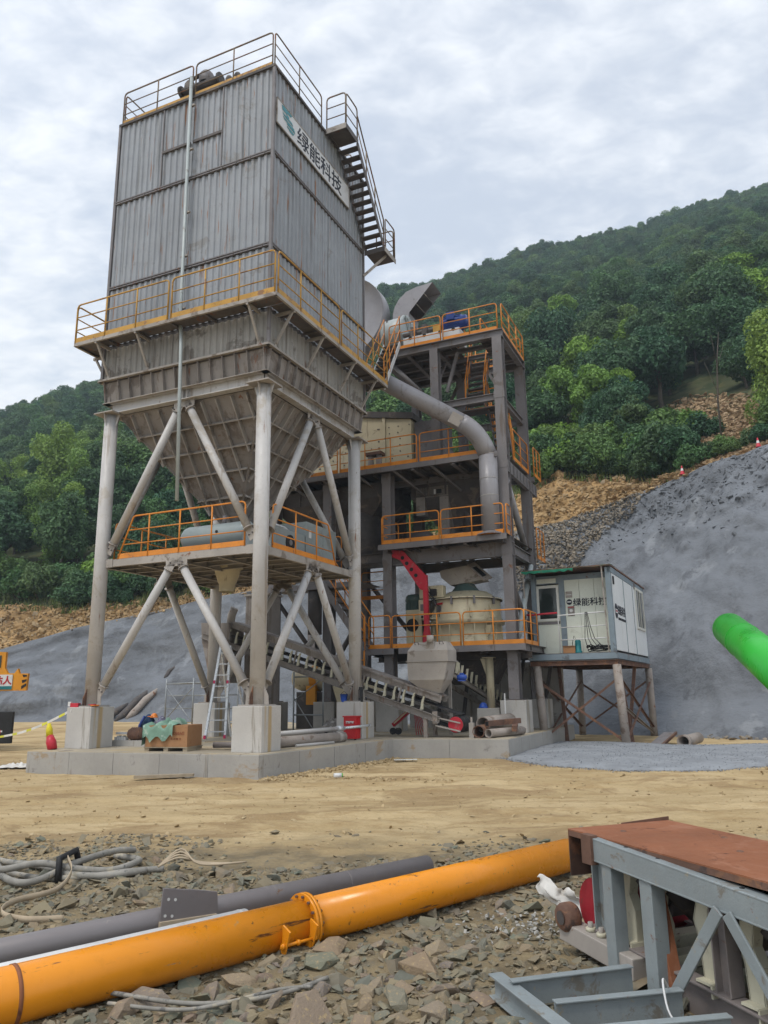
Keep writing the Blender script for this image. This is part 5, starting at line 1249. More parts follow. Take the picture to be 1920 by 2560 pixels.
# dark joists and machinery, partly added to deepen the shaded bays
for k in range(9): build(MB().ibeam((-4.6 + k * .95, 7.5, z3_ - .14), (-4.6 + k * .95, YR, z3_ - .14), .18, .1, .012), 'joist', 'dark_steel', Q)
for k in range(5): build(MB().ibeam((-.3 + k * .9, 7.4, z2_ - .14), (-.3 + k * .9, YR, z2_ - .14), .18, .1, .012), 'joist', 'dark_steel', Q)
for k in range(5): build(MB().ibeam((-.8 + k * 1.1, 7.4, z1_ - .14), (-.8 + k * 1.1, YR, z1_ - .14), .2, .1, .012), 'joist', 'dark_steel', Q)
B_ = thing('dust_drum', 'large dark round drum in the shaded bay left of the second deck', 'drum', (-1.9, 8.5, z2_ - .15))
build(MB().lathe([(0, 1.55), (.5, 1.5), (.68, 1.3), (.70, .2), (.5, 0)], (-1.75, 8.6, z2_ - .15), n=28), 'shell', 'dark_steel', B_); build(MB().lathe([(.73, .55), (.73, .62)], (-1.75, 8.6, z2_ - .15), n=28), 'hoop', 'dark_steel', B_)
B_ = thing('bay_pipes', 'pair of dark vertical pipes standing in the shaded second deck bay', 'pipes', (1.9, 9.2, z2_))
for x, y in ((1.75, 9.0), (2.3, 9.3)): build(MB().cyl((x, y, z2_), (x, y, z3_ - .3), .14, 16), 'pipe', 'dark_steel', B_)
B_ = thing('shade_chute', 'big dark chute box added to deepen the shade below the crusher floor', 'chute', (1.4, 9.4, .9))  # added dark box that fills and darkens the bay under the crusher
build(MB().hexa([(.9, 8.6, 1.75), (2.3, 8.6, 1.75), (2.3, 9.8, 1.75), (.9, 9.8, 1.75)], [(.5, 8.2, 2.6), (2.7, 8.2, 2.6), (2.7, 10.1, 2.6), (.5, 10.1, 2.6)]), 'funnel', 'dark_steel', B_)
for x in (.9, 1.6, 2.3): build(MB().bar((x, 8.38, 1.8), (x, 8.18, 2.6), .05, .05), 'rib', 'dark_steel', B_)
B_ = thing('shade_back_wall', 'rough concrete wall added to keep the space below the crusher floor dark', 'wall', (1.4, 11.6, ZS))  # added wall, shuts out light behind the lower bay
for k in range(5): build(MB().bx(-1.2 + k * 1.02, -1.2 + k * 1.02 + 1.0, 11.5, 11.8, ZS, 2.45), 'wall_panel', 'concrete', B_)
for k in range(6): build(MB().bar((-.9 + k * .85, 10.6, ZS + .0), (-.7 + k * .9, 10.7, 2.6), .1, .1), 'prop', 'dark_steel', Q)
# ================================================================== CRUSHER
K = thing('crusher', 'big round cream crusher with dark rubber neck on the lower deck', 'crusher', (1.62, 8.95, z1_))
kc = (1.62, 8.95)
build(MB().lathe([(1.12, z1_ + .02), (1.14, z1_ + .12), (1.10, z1_ + .15), (1.06, z1_ + .68), (1.16, z1_ + .70), (1.16, z1_ + .80)], (*kc, 0), n=40), 'base_drum', 'cream_paint', K)
build(MB().lathe([(1.10, z1_ + .80), (1.10, z1_ + .86), (1.06, z1_ + .86), (1.05, z1_ + 1.44)], (*kc, 0), n=40), 'upper_drum', 'cream_paint', K)
build(MB().lathe([(1.12, z1_ + 1.44), (1.12, z1_ + 1.47), (0.3, z1_ + 1.475)], (*kc, 0), n=40), 'lid_flange', 'cream_paint', K)
build(MB().lathe([(1.121, z1_ + 1.42), (1.121, z1_ + 1.44)], (*kc, 0), n=40), 'lid_seal', 'black', K)
build(MB().lathe([(.95, z1_ + 1.47), (.62, z1_ + 1.70), (.42, z1_ + 1.72)], (kc[0] + .05, kc[1], 0), n=32), 'lid_cone', 'cream_paint', K)
for k in range(6): a = PI + .3 + k * .5; d = Vector((math.cos(a), math.sin(a), 0)); c_ = Vector((*kc, 0)); build(MB().prism([c_ + d * .60 + Vector((0, 0, z1_ + 1.69)), c_ + d * .95 + Vector((0, 0, z1_ + 1.475)), c_ + d * .60 + Vector((0, 0, z1_ + 1.475))], d.cross(Vector((0, 0, 1))) * .02), 'lid_rib', 'cream_paint', K)
build(MB().lathe([(.46, z1_ + 1.72), (.34, z1_ + 1.86), (.27, z1_ + 1.98)], (kc[0], kc[1], 0), n=28), 'rubber_neck', 'motor_green', K)
build(MB().lathe([(.29, z1_ + 1.97), (.30, z1_ + 2.03), (.28, z1_ + 2.05)], (kc[0], kc[1], 0), n=28), 'neck_ring', 'cream_paint', K)
for k in range(10):
    a = PI + .05 + k * .34; d = Vector((math.cos(a), math.sin(a), 0)); c_ = Vector((*kc, z1_ + .14)); build(MB().bar(c_ + d * 1.10, c_ + d * 1.07 + Vector((0, 0, .54)), .03, .09, up=d), 'base_rib', 'cream_paint', K)
for k in range(5):
    a = PI + .25 + k * .62; d = Vector((math.cos(a), math.sin(a), 0)); c_ = Vector((*kc, z1_ + 1.40)); build(MB().bar(c_ + d * 1.10 - Vector((0, 0, .14)), c_ + d * 1.10 + Vector((0, 0, .10)), .06, .05, up=d), 'lid_clamp', 'frame_steel', K)
for k, a in enumerate((PI + 2.0, PI + 2.6, PI + .9)):
    d = Vector((math.cos(a), math.sin(a), 0)); s_ = d.cross(Vector((0, 0, 1))); c_ = Vector((*kc, z1_ + .86)); build(MB().prism([c_ + d * 1.06, c_ + d * 1.30, c_ + d * 1.06 + Vector((0, 0, .42))], s_ * .025), 'side_gusset', 'cream_paint', K)
for a in (PI + 1.75, PI + 2.45):
    d = Vector((math.cos(a), math.sin(a), 0)); s_ = d.cross(Vector((0, 0, 1))); c_ = Vector((*kc, z1_ + .62)); lu = build(MB().prism([c_ + d * 1.08, c_ + d * 1.34, c_ + d * 1.30 - Vector((0, 0, .24)), c_ + d * 1.1 - Vector((0, 0, .34))], s_ * .03), 'lifting_lug', 'cream_paint', K)
build(MB().bx(.42, 1.2, 8.05, 8.35, z1_ + 1.50, z1_ + 1.88), 'drive_guard', 'cream_paint', K, bevel=.03)
build(MB().bx(.44, .66, 7.95, 8.5, z1_ + .86, z1_ + 1.46), 'service_box', 'cream_paint', K, bevel=.01)
build(MB().bx(.50, .60, 7.938, 7.948, z1_ + 1.12, z1_ + 1.32), 'name_plate', 'frame_steel', K)
build(MB().cyl((.55, 7.93, z1_ + .94), (.55, 7.95, z1_ + .94), .04, 12), 'port', 'black', K)
d = Vector((math.cos(PI + 1.0), math.sin(PI + 1.0), 0)); c_ = Vector((*kc, z1_)); s_ = Vector((0, 0, 1)).cross(d)
build(MB().bar(c_ + d * 1.062 - s_ * .12 + Vector((0, 0, 1.16)), c_ + d * 1.062 + s_ * .12 + Vector((0, 0, 1.16)), .012, .17), 'name_plate', 'frame_steel', K)
build(MB().bar(c_ + d * 1.064 - s_ * .22 + Vector((0, 0, 1.31)), c_ + d * 1.064 + s_ * .2 + Vector((0, 0, 1.31)), .010, .06), 'warning_strip', 'ink_red', K)
cab = MB()
for k in range(7):
    r1 = random.Random(k); cab.tube([(.9 + r1.uniform(-.15, .15), 7.9, z1_ + 1.62 + r1.uniform(-.1, .12)), (.78 + r1.uniform(-.1, .1), 7.86, z1_ + 1.7 + r1.uniform(-.1, .1)), (.9 + r1.uniform(-.05, .1), 7.85, z1_ + 1.5), (.85 + .05 * k, 7.88, z1_ + 1.2), (.82 + .05 * k, 7.9, z1_ + .9)], .008, 5)
build(cab, 'cable_bundle', 'black', K); build(MB().bx(.85, 1.03, 7.86, 7.98, z1_ + 1.55, z1_ + 1.75), 'junction_box', 'black', K)
C_ = thing('feed_chute', 'tilted grey feed chute with square flanged mouth above the crusher', 'chute', (1.66, 8.95, 4.85))
pr = [(.95, 5.0), (.90, 5.20), (1.0, 5.24), (1.85, 5.33), (2.32, 4.86), (1.6, 4.78), (1.25, 4.74)]
build(MB().prism([(x, 8.62, z) for x, z in pr], (0, .62, 0)), 'body', 'dusty_steel', C_)
A3 = Vector((1.93, 8.95, 5.45)); e1 = Vector((.56, -.02, -.53)); e2 = Vector((-.12, -.42, -.14)); nn = e1.cross(e2).normalized() * .03
if nn.y > 0: nn = -nn
for (u0, u1, v0, v1) in ((0, .2, 0, 1), (.8, 1, 0, 1), (.2, .8, 0, .2), (.2, .8, .8, 1)):
    build(MB().prism([A3 + e1 * u + e2 * v for u, v in ((u0, v0), (u1, v0), (u1, v1), (u0, v1))], nn), 'mouth_flange', 'old_pipe', C_)
build(MB().quad(*[A3 + e1 * u + e2 * v + nn * .2 for u, v in ((.2, .2), (.8, .2), (.8, .8), (.2, .8))]), 'mouth_shade', 'black', C_)  # black sheet across the mouth paints in its shaded inside
mo = thing('green_motor', 'upright dark green electric motor left of the crusher', 'motor', (.06, 8.6, z1_))
build(MB().lathe([(.27, 3.35), (.27, 4.28), (.30, 4.30), (.30, 4.36), (.28, 4.46), (.22, 4.52), (0, 4.53)], (.06, 8.6, 0), n=26), 'body', 'motor_green', mo)
for k in range(16): a = k * PI / 8; d = Vector((math.cos(a), math.sin(a), 0)); c_ = Vector((.06, 8.6, 0)); build(MB().bar(c_ + d * .28 + Vector((0, 0, 3.4)), c_ + d * .28 + Vector((0, 0, 4.26)), .012, .03, up=d), 'cooling_fin', 'motor_green', mo)
build(MB().bx(-.10, .42, 8.22, 8.28, 2.95, 4.02), 'mount_plate', 'cream_paint', mo, bevel=.02); build(MB().cyl((.12, 8.20, 3.55), (.12, 8.225, 3.55), .2, 20), 'mount_hole', 'black', mo)
build(MB().bx(-.7, .42, 7.75, 8.9, z1_ + .01, z1_ + .13), 'motor_bed', 'cream_paint', mo)

J = thing('jib_crane', 'red jib crane post with pierced arm in front of the crusher', 'crane', (.79, 7.7, z1_))
build(MB().prism([(.64, 7.64, z1_), (.94, 7.64, z1_), (.86, 7.64, z1_ + .6), (.84, 7.64, 4.98), (.71, 7.64, 4.98), (.72, 7.64, z1_ + .6)], (0, .12, 0)), 'post', 'red_paint', J)
arm = build(MB().prism([(-.50, 7.66, 5.86), (.08, 7.66, 5.78), (.76, 7.66, 5.02), (.80, 7.66, 4.50), (.62, 7.66, 4.55), (-.02, 7.66, 5.50), (-.50, 7.66, 5.70)], (0, .08, 0)), 'arm', 'red_paint', J)
for (x, z, r) in ((.06, 5.56, .06), (.20, 5.38, .06), (.35, 5.18, .06), (.49, 4.99, .058), (-.44, 5.76, .018), (-.34, 5.74, .018)):
    build(MB().cyl((x, 7.652, z), (x, 7.664, z), r, 18), 'arm_hole', 'black', arm)
for (x, z) in ((.42, 5.36),): build(MB().cyl((x, 7.68, z), (x, 7.72, z), .04, 12), 'shackle_eye', 'red_paint', arm)

# ================================================================== CONVEYORS
def cz(x): return .92 + (2.03 - x) * .3245                       # lower chord of the front conveyor
CV = thing('belt_conveyor', 'dusty belt conveyor rising to the left behind the tower legs', 'conveyor', (2.47, 5.35, ZS))
yn, yf = 5.0, 5.66
for y, nm in ((yn, 1), (yf, -1)):
    build(MB().chan((2.12, y, cz(2.12) - .02), (-5.3, y, cz(-5.3) - .02), .16, .07, .012, side=-nm), 'lower_chord', 'hopper_plate', CV)
def tz_(x): return 1.39 + (2.14 - x) * .3375
for y in (yn + .10, yf - .10):
    build(MB().bar((2.14, y, tz_(2.14) - .02), (-4.3, y, tz_(-4.3) - .02), .03, .17), 'skirt_board', 'hopper_plate', CV)
build(MB().bar((2.10, (yn + yf) / 2, tz_(2.1) + .055), (-4.3, (yn + yf) / 2, tz_(-4.3) + .055), yf - yn - .10, .05), 'belt_cover', 'hopper_plate', CV)
build(MB().bar((2.6, (yn + yf) / 2, 1.00), (-5.1, (yn + yf) / 2, cz(-5.1) + .25), yf - yn - .1, .02), 'belt', 'rubber', CV)
build(MB().bar((2.6, (yn + yf) / 2, .60), (-5.1, (yn + yf) / 2, cz(-5.1) - .05), yf - yn - .14, .014), 'return_belt', 'rubber', CV)
dr = build(MB().cyl((2.52, yn + .06, .76), (2.52, yf + .1, .76), .205, 30), 'tail_drum', 'rubber', CV)
build(MB().cyl((2.52, yn + .03, .76), (2.52, yn + .058, .76), .19, 30), 'drum_disc', 'red_paint', dr)
for z in (.86, .66): build(MB().bar((2.0, yn - .01, z + .08), (2.66, yn - .01, z - .06), .03, .035), 'take_up_rail', 'dusty_steel', CV)
build(MB().bar((2.0, yn - .02, .78), (2.0, yn - .02, 1.08), .13, .04, up=(0, 1, 0)), 'take_up_bracket', 'old_pipe', CV)
ib = MB()
ib.prism([(-.045, 0, 0), (.045, 0, 0), (.05, 0, .05), (.055, 0, .20), (.10, 0, .33), (.06, 0, .33), (.005, 0, .20), (-.02, 0, .05)], (0, .05, 0))
ibm = ib.mesh('idler_bracket'); ibm.materials.append(MATS['cream_idler'])
irm = MB().cyl((0, .05, .20), (0, .58, .14), .045, 10).mesh('idler_roller'); irm.materials.append(MATS['dark_steel'])
for k in range(25):
    x = 1.62 - k * .262
    for nm, me in (('idler_bracket', ibm), ('idler_roller', irm)):
        o = bpy.data.objects.new(nm, me); COL.objects.link(o); o.parent = CV; o.location = Vector((x, yn + .02, cz(x) + .075)) - BASE[CV.name]; BASE[o.name] = BASE[CV.name]
for x in (1.74, -.15, -3.5): 
    for y in (yn, yf): build(MB().bar((x, y, ZS), (x, y, cz(x) - .1), .10, .08, up=(0, 1, 0)), 'support_leg', 'old_pipe', CV)
for k in (2, 6, 9, 14, 18): x = 1.5 - k * .262; build(MB().bar((x, yn + .03, cz(x) + .08), (x + .1, yn + .03, tz_(x) - .1), .05, .03, up=(0, 1, 0)), 'skirt_post', 'hopper_plate', CV)
build(MB().prism([(-4.35, yn - .02, 3.6), (-5.35, yn - .02, 3.65), (-5.3, yn - .02, 3.1), (-5.0, yn - .02, 2.1), (-4.5, yn - .02, 1.9), (-4.3, yn - .02, 3.0)], (0, .74, 0)), 'head_chute', 'hopper_plate', CV)
build(MB().tube([(-4.45, 5.2, 3.6), (-4.42, 5.2, 3.85), (-4.32, 5.2, 4.05)], .12, 14), 'head_nozzle', 'dusty_steel', CV)

CV2 = thing('cross_conveyor', 'second conveyor under the crusher with cream idler brackets', 'conveyor', (1.75, 9.0, ZS))
def c2(y): return 2.38 - (y - 5.3) * .20
for x, s in ((1.95, 1), (1.40, -1)): build(MB().chan((x, 5.5, c2(5.5) - .12), (x, 11.6, c2(11.6) - .12), .13, .06, .01, side=s), 'lower_chord', 'dusty_steel', CV2)
build(MB().bar((1.67, 5.5, c2(5.5) + .12), (1.67, 11.6, c2(11.6) + .12), .5, .02), 'belt', 'rubber', CV2)
for k in range(13):
    y = 5.9 + k * .42; b_ = MB(); b_.prism([(1.97, y - .03, c2(y) - .05), (1.97, y + .05, c2(y) - .05), (1.99, y + .06, c2(y) + .14), (2.03, y + .02, c2(y) + .26), (2.01, y - .02, c2(y) + .26), (1.98, y, c2(y) + .14)], (.04, 0, 0)); build(b_, 'idler_bracket', 'cream_idler', CV2)
for y in (7.0, 8.6): build(MB().bar((1.98, y, c2(y) + .3), (1.98, y, c2(y) - .1), .06, .02), 'skirt_post', 'cream_idler', CV2)
for y in (6.3, 9.6): build(MB().bar((1.95, y, ZS), (1.95, y, c2(y) - .15), .08, .06, up=(0, 1, 0)), 'support_leg', 'dusty_steel', CV2)
H_ = thing('transfer_hood', 'dusty grey steel discharge hood hanging over the front conveyor', 'hood', (1.85, 5.3, 1.5))
y0, y1 = 4.96, 5.62
build(MB().hexa([(1.28, y0, 2.34), (2.40, y0, 2.34), (2.40, y1, 2.34), (1.28, y1, 2.34)], [(1.30, y0, 2.60), (2.40, y0, 2.60), (2.40, y1, 2.60), (1.30, y1, 2.60)]), 'upper_box', 'dusty_steel', H_)
build(MB().hexa([(1.30, y0, 2.60), (2.40, y0, 2.60), (2.40, y1, 2.60), (1.30, y1, 2.60)], [(1.43, y0 + .16, 2.82), (2.30, y0 + .16, 2.82), (2.30, y1 - .16, 2.82), (1.43, y1 - .16, 2.82)]), 'sloped_lid', 'dusty_steel', H_)
build(MB().bx(1.25, 2.43, y0 - .03, y1 + .03, 2.315, 2.338), 'flange', 'dusty_steel', H_)
build(MB().hexa([(1.74, y0 + .2, 1.52), (2.08, y0 + .2, 1.52), (2.08, y1 - .2, 1.52), (1.74, y1 - .2, 1.52)], [(1.30, y0, 1.86), (2.28, y0, 1.86), (2.28, y1, 1.86), (1.30, y1, 1.86)]), 'spout', 'dusty_steel', H_)
build(MB().hexa([(1.30, y0, 1.86), (2.28, y0, 1.86), (2.28, y1, 1.86), (1.30, y1, 1.86)], [(1.28, y0, 2.31), (2.38, y0, 2.31), (2.38, y1, 2.31), (1.28, y1, 2.31)]), 'lower_box', 'dusty_steel', H_)
build(MB().bx(1.80, 2.02, y0 + .02, y0 + .4, 2.63, 2.83), 'inspection_hatch', 'dusty_steel', H_)
build(MB().cyl((1.92, 5.0, 2.8), (1.92, 5.0, 2.98), .09, 14), 'vent_stub', 'dusty_steel', H_)
for x in (1.52, 2.2): build(MB().tube([(x - .05, y0 + .12, 2.76), (x - .05, y0 + .06, 2.82), (x + .05, y0 + .06, 2.82), (x + .05, y0 + .12, 2.76)], .01, 6), 'handle', 'stair_steel', H_)
for (x, lab) in ((2.52, 'right'), (1.16, 'left')):
    m_ = thing('hood_motor', 'small bright blue motor on the ' + lab + ' side of the discharge hood', 'motor', (x, 5.6, 1.9), group='blue hood motors')
    build(MB().lathe([(0, -.12), (.06, -.12), (.07, -.08), (.07, .1), (.045, .13), (0, .13)], (x, 5.65, 1.92), (1, 0, 0), 14), 'body', 'bright_blue', m_); build(MB().bx(x - .05, x + .05, 5.61, 5.69, 1.98, 2.03), 'terminal_box', 'bright_blue', m_); build(MB().bx(x - .09, x + .09, 5.58, 5.72, 1.82, 1.85), 'foot', 'bright_blue', m_)
# vertical casing, silo and mixer parts behind the conveyor
B_ = thing('vertical_casing', 'tall square grey casing standing behind the rear tower leg', 'casing', (-4.1, 6.4, ZS))
build(MB().bx(-4.55, -3.75, 6.1, 6.8, ZS, 4.5), 'shell', 'hopper_plate', B_); build(MB().bar((-4.15, 6.09, ZS), (-4.15, 6.09, 4.5), .05, .03, up=(0, 1, 0)), 'seam_rib', 'hopper_plate', B_); build(MB().bx(-4.6, -3.7, 6.05, 6.85, 4.5, 4.56), 'top_plate', 'dusty_steel', B_)
B_ = thing('drop_pipe', 'dark round drop pipe hanging below the landing behind the conveyor', 'pipe', (-2.9, 7.5, 3.3))
build(MB().cyl((-2.9, 7.5, 3.35), (-2.9, 7.5, 4.75), .22, 18), 'barrel', 'dark_steel', B_); build(MB().tube([(-2.9, 7.5, 3.4), (-3.0, 7.5, 3.15), (-3.25, 7.5, 2.9)], .09, 12), 'spout', 'column_paint', B_)
B_ = thing('mixer_drum', 'cream drum with orange band seen below the conveyor', 'drum', (-3.6, 8.9, ZS))
build(MB().lathe([(0, -.95), (.34, -.92), (.42, -.7), (.42, .7), (.34, .92), (0, .95)], (-3.45, 8.9, 2.05), (1, 0, 0), 26), 'drum', 'cream_paint', B_); build(MB().lathe([(.43, -.13), (.43, .13)], (-3.55, 8.9, 2.05), (1, 0, 0), 26), 'band', 'crane_orange', B_)
build(MB().bx(-3.72, -3.38, 8.4, 8.5, 1.2, 1.8), 'motor_box', 'crane_orange', B_); build(MB().bx(-4.2, -2.7, 8.6, 9.2, ZS, 1.6), 'stand', 'dark_steel', B_)
B_ = thing('feeder_pan', 'cream vibrating feeder under the conveyor near the right leg', 'feeder', (-1.6, 7.2, ZS))
build(MB().prism([(-1.95, 6.9, 1.75), (-1.2, 6.9, 1.95), (-.5, 6.9, 1.75), (-.5, 6.9, 1.6), (-1.25, 6.9, 1.62), (-1.4, 6.9, 1.2), (-1.75, 6.9, 1.15)], (0, .6, 0)), 'pan', 'cream_paint', B_); build(MB().bx(-1.72, -1.45, 6.95, 7.4, ZS, 1.16), 'leg', 'dusty_steel', B_); build(MB().lathe([(0, -.15), (.1, -.15), (.1, .15), (0, .15)], (-.95, 6.85, 1.5), (1, 0, 0), 14), 'vibrator_motor', 'blue_paint', B_)
# ================================================================== CABIN AND ITS STAND
CBM = PL @ Matrix.Translation((5.97, 9.1, 0)) @ Matrix.Rotation(-math.radians(2.4), 4, 'Z')     # x right, y back, origin at the front right corner
W_, LN = 2.50, 6.05
zf, zc = 2.60, 5.03
CB = thing('site_cabin', 'white panel site cabin with blue-grey frame and porch on a steel stand', 'cabin', (-W_ / 2, LN / 2, zf), CBM)
def cbb(m, n, mt, par=None, **k): return build(m, n, mt, par or CB, **k)
WY = .58                                                         # porch depth
cbb(MB().bx(-W_ - .04, .02, -.02, LN, zf - .19, zf - .02), 'floor_frame', 'cabin_frame')
cbb(MB().bx(-W_, 0, 0, LN, zf - .019, zf), 'floor_plate', 'stair_steel')
for (x, y) in ((-.08, .0), (-.08, LN - .14), (-W_, LN - .14), (-W_, WY - .1)):
    cbb(MB().bx(x - (0 if x < -1 else .07), x + .14 - (0 if x < -1 else .06), y, y + .14, zf, zc), 'corner_post', 'cabin_frame')
for (a, b) in (((0, 0), (0, LN)), ((-W_, 0), (-W_, LN)), ((-W_, LN), (0, LN))): cbb(MB().bar((a[0] - .03 if a[0] == 0 else a[0] + .03, a[1], zc - .08), (b[0] - .03 if b[0] == 0 else b[0] + .03, b[1], zc - .08), .10, .16), 'roof_beam', 'cabin_frame')
roof = cbb(MB().hexa([(-W_ - .08, -.12, zc + .03), (.04, -.12, zc + .02), (.05, LN + .05, zc), (-W_ - .05, LN + .05, zc)], [(-W_ - .08, -.12, zc + .06), (.04, -.12, zc + .06), (.05, LN + .05, zc + .05), (-W_ - .05, LN + .05, zc + .05)]), 'roof', 'rusty_steel')
cbb(MB().grid([[(-W_ - .10 + i * .265, -.14 + j * .16, zc + .075 - .05 * (j == 0) + .015 * math.sin(i * 2.1 + j)) for j in range(6)] for i in range(11)], False), 'net_cover', 'net_green')
cbb(MB().grid([[(-W_ - .10 + i * .13, -.145 - .004 * (j % 2), zc + .03 - j * .05 * (.4 + .6 * abs(math.sin(i * 1.7)))) for j in range(3)] for i in range(13)], False), 'net_flap', 'net_green')
# porch wall with door
cbb(MB().bx(-W_ + .02, -W_ + .12, WY, WY + .06, zf, zc - .05), 'door_post', 'cabin_frame'); cbb(MB().bx(-1.66, -1.50, WY - .02, WY + .06, zf, zc - .05), 'door_post', 'cabin_frame')
cbb(MB().bx(-W_ + .12, -1.66, WY, WY + .06, zc - .3, zc - .06), 'head_panel', 'cabin_frame'); cbb(MB().bx(-W_ + .16, -1.74, WY - .012, WY - .002, zc - .28, zc - .14), 'transom', 'pale_green_panel')
dr = cbb(MB().bx(-W_ + .13, -1.67, WY + .01, WY + .05, zf + .02, zc - .34), 'door', 'pale_green_panel')
fx0, fx1, fz0, fz1 = -W_ + .14, -1.68, zf + 1.0, zc - .36
for (x0, x1, z0, z1) in ((fx0, fx0 + .07, fz0, fz1), (fx1 - .07, fx1, fz0, fz1), (fx0 + .07, fx1 - .07, fz0, fz0 + .07), (fx0 + .07, fx1 - .07, fz1 - .07, fz1)): cbb(MB().bx(x0, x1, WY - .015, WY + .009, z0, z1), 'window_frame', 'white_frame', dr)
cbb(MB().bx(fx0 + .07, fx1 - .07, WY - .004, WY + .009, fz0 + .07, fz1 - .07), 'window_pane', 'glass_dark', dr)
cbb(MB().bx(fx0, fx1, WY - .006, WY + .009, fz0 - .10, fz0 - .02), 'door_rail', 'frame_steel', dr); cbb(MB().bx(-1.76, -1.70, WY - .05, WY - .0, zf + .98, zf + 1.04), 'handle', 'white_frame', dr)
for k in range(3):
    x0 = -1.50 + k * .445; cbb(MB().bx(x0 + .004, x0 + .441, WY + .01, WY + .06, zf, zc - .22), 'wall_panel', 'pale_green_panel')
cbb(MB().bx(-1.5, -.15, WY, WY + .06, zc - .22, zc - .05), 'wall_head', 'cabin_frame')
wp = CB
lettering('绿能科技', .25, (-.76, WY + .004, 4.12), (1, 0, 0), (0, 0, 1), 'ink', wp, width=1.0, bold=.004)
lg = cbb(MB().cyl((-1.37, WY + .008, 4.14), (-1.37, WY - .004, 4.14), .085, 24), 'round_logo', 'ink'); cbb(MB().bx(-1.43, -1.31, WY - .008, WY - .003, 4.125, 4.165), 'logo_band', 'sign_white', lg)
nt = cbb(MB().bx(-1.47, -1.27, WY - .004, WY + .008, 4.27, 4.46), 'notice', 'dusty_steel'); cbb(MB().bx(-1.45, -1.29, WY - .008, WY - .004, 4.35, 4.37), 'notice_line', 'white_paint', nt)
nt = cbb(MB().bx(-1.43, -1.23, WY - .004, WY + .008, 3.72, 4.01), 'notice', 'hopper_plate'); cbb(MB().cyl((-1.33, WY - .004, 3.88), (-1.33, WY - .007, 3.88), .05, 14), 'notice_symbol', 'white_paint', nt); cbb(MB().bx(-1.42, -1.24, WY - .008, WY - .004, 3.97, 4.0), 'notice_line', 'ink_red', nt)
# right side wall panels
for k, (y0, y1) in enumerate(((.14, 1.9), (1.97, 3.55), (3.62, 5.9))):
    sp_ = cbb(MB().bx(-.06, .012, y0, y1, zf + .05, zc - .17), 'wall_panel', 'pale_panel')
    cbb(MB().bx(-.05, .02, y1 + .005, y1 + .06, zf + .02, zc - .16), 'panel_joint', 'cabin_frame')
lettering('绿能科技', .30, (.016, 1.30, 3.84), (0, 1, 0), (0, 0, 1), 'ink', wp, width=1.25, bold=.004)
lettering('MANNENG TECHNOLOGY', .10, (.016, 1.30, 3.58), (0, 1, 0), (0, 0, 1), 'ink', wp, width=1.2, bold=.003)
lg = cbb(MB().cyl((.012, .45, 3.78), (.02, .45, 3.78), .22, 28), 'round_logo', 'ink'); cbb(MB().bx(.02, .024, .28, .62, 3.72, 3.84), 'logo_band', 'sign_white', lg); cbb(MB().bx(.024, .027, .33, .57, 3.76, 3.80), 'logo_text', 'ink_red', lg)
cbb(MB().bx(.012, .04, .22, .36, 4.55, 4.78), 'vent_box', 'black')
wd = cbb(MB().bx(.012, .03, 4.1, 5.6, 3.55, 4.82), 'window', 'glass_dark')
for (y0, y1, z0, z1) in ((4.04, 4.12, 3.49, 4.88), (5.58, 5.66, 3.49, 4.88), (4.12, 5.58, 3.49, 3.57), (4.12, 5.58, 4.80, 4.88), (4.82, 4.88, 3.57, 4.80)): cbb(MB().bx(.013, .05, y0, y1, z0, z1), 'window_frame', 'white_frame', wd)
for k in range(3): cbb(MB().bar((.06, 4.35 + k * .45, 3.55), (.06, 4.35 + k * .45, 4.82), .012, .012), 'window_bar', 'white_frame', wd)
cbb(MB().bx(.0, .03, 3.95, 4.02, 4.8, 5.0), 'rust_bracket', 'rusty_steel')
cbb(MB().bx(-W_ + .02, -W_ + .07, WY + .05, LN - .1, zf, zc - .1), 'wall_panel', 'pale_panel'); cbb(MB().bx(-W_ + .07, -.07, LN - .1, LN - .05, zf, zc - .1), 'wall_panel', 'pale_panel')
cbb(MB().bar((-.20, .02, zf), (-.22, -.08, zc + .04), .035, .035), 'porch_post', 'dusty_steel'); cbb(MB().bar((-W_ - .03, -.05, zf - .15), (-W_ - .06, -.1, zc + .03), .035, .035), 'porch_post', 'dusty_steel')
pg = cbb(MB().tube([(-1.58, 0, zf), (-1.60, 0, zf + 1.10), (-.2, .02, zf + 1.14)], .022, 8), 'porch_rail', 'white_paint')
for h in (.38, .74): cbb(MB().cyl((-1.59, 0, zf + h), (-.2, .02, zf + h + .02), .016, 8), 'mid_rail', 'white_paint', pg)
# things on the porch
B_ = thing('teal_pump', 'small teal water pump standing on the cabin porch', 'pump', (-1.10, .16, zf), CBM)
build(MB().lathe([(.11, 0), (.11, .05), (.09, .07), (.085, .34), (.07, .37), (0, .38)], (-1.10, .16, zf), n=18), 'body', 'teal_paint', B_); build(MB().tube([(-1.14, .16, zf + .36), (-1.2, .16, zf + .5), (-1.26, .16, zf + .3), (-1.25, .16, zf + .1)], .01, 6), 'cord', 'black', B_)
B_ = thing('porch_carton', 'small brown cardboard carton on the cabin porch', 'carton', (-1.35, .2, zf), CBM); build(MB().bx(-1.52, -1.17, .05, .35, zf, zf + .2), 'box', 'cardboard', B_); build(MB().bx(-1.53, -1.16, .02, .2, zf + .2, zf + .21), 'flap', 'cardboard', B_)
cabm = MB(); r1 = random.Random(8)
for k in range(9):
    c_ = Vector((-.55 + r1.uniform(-.15, .15), .2, zf + .05 + r1.random() * .14)); cabm.tube([c_ + Vector((math.cos(a) * r1.uniform(.2, .34), math.sin(a) * .14, r1.uniform(-.03, .05))) for a in np.linspace(0, 6.0, 12)], .014, 5)
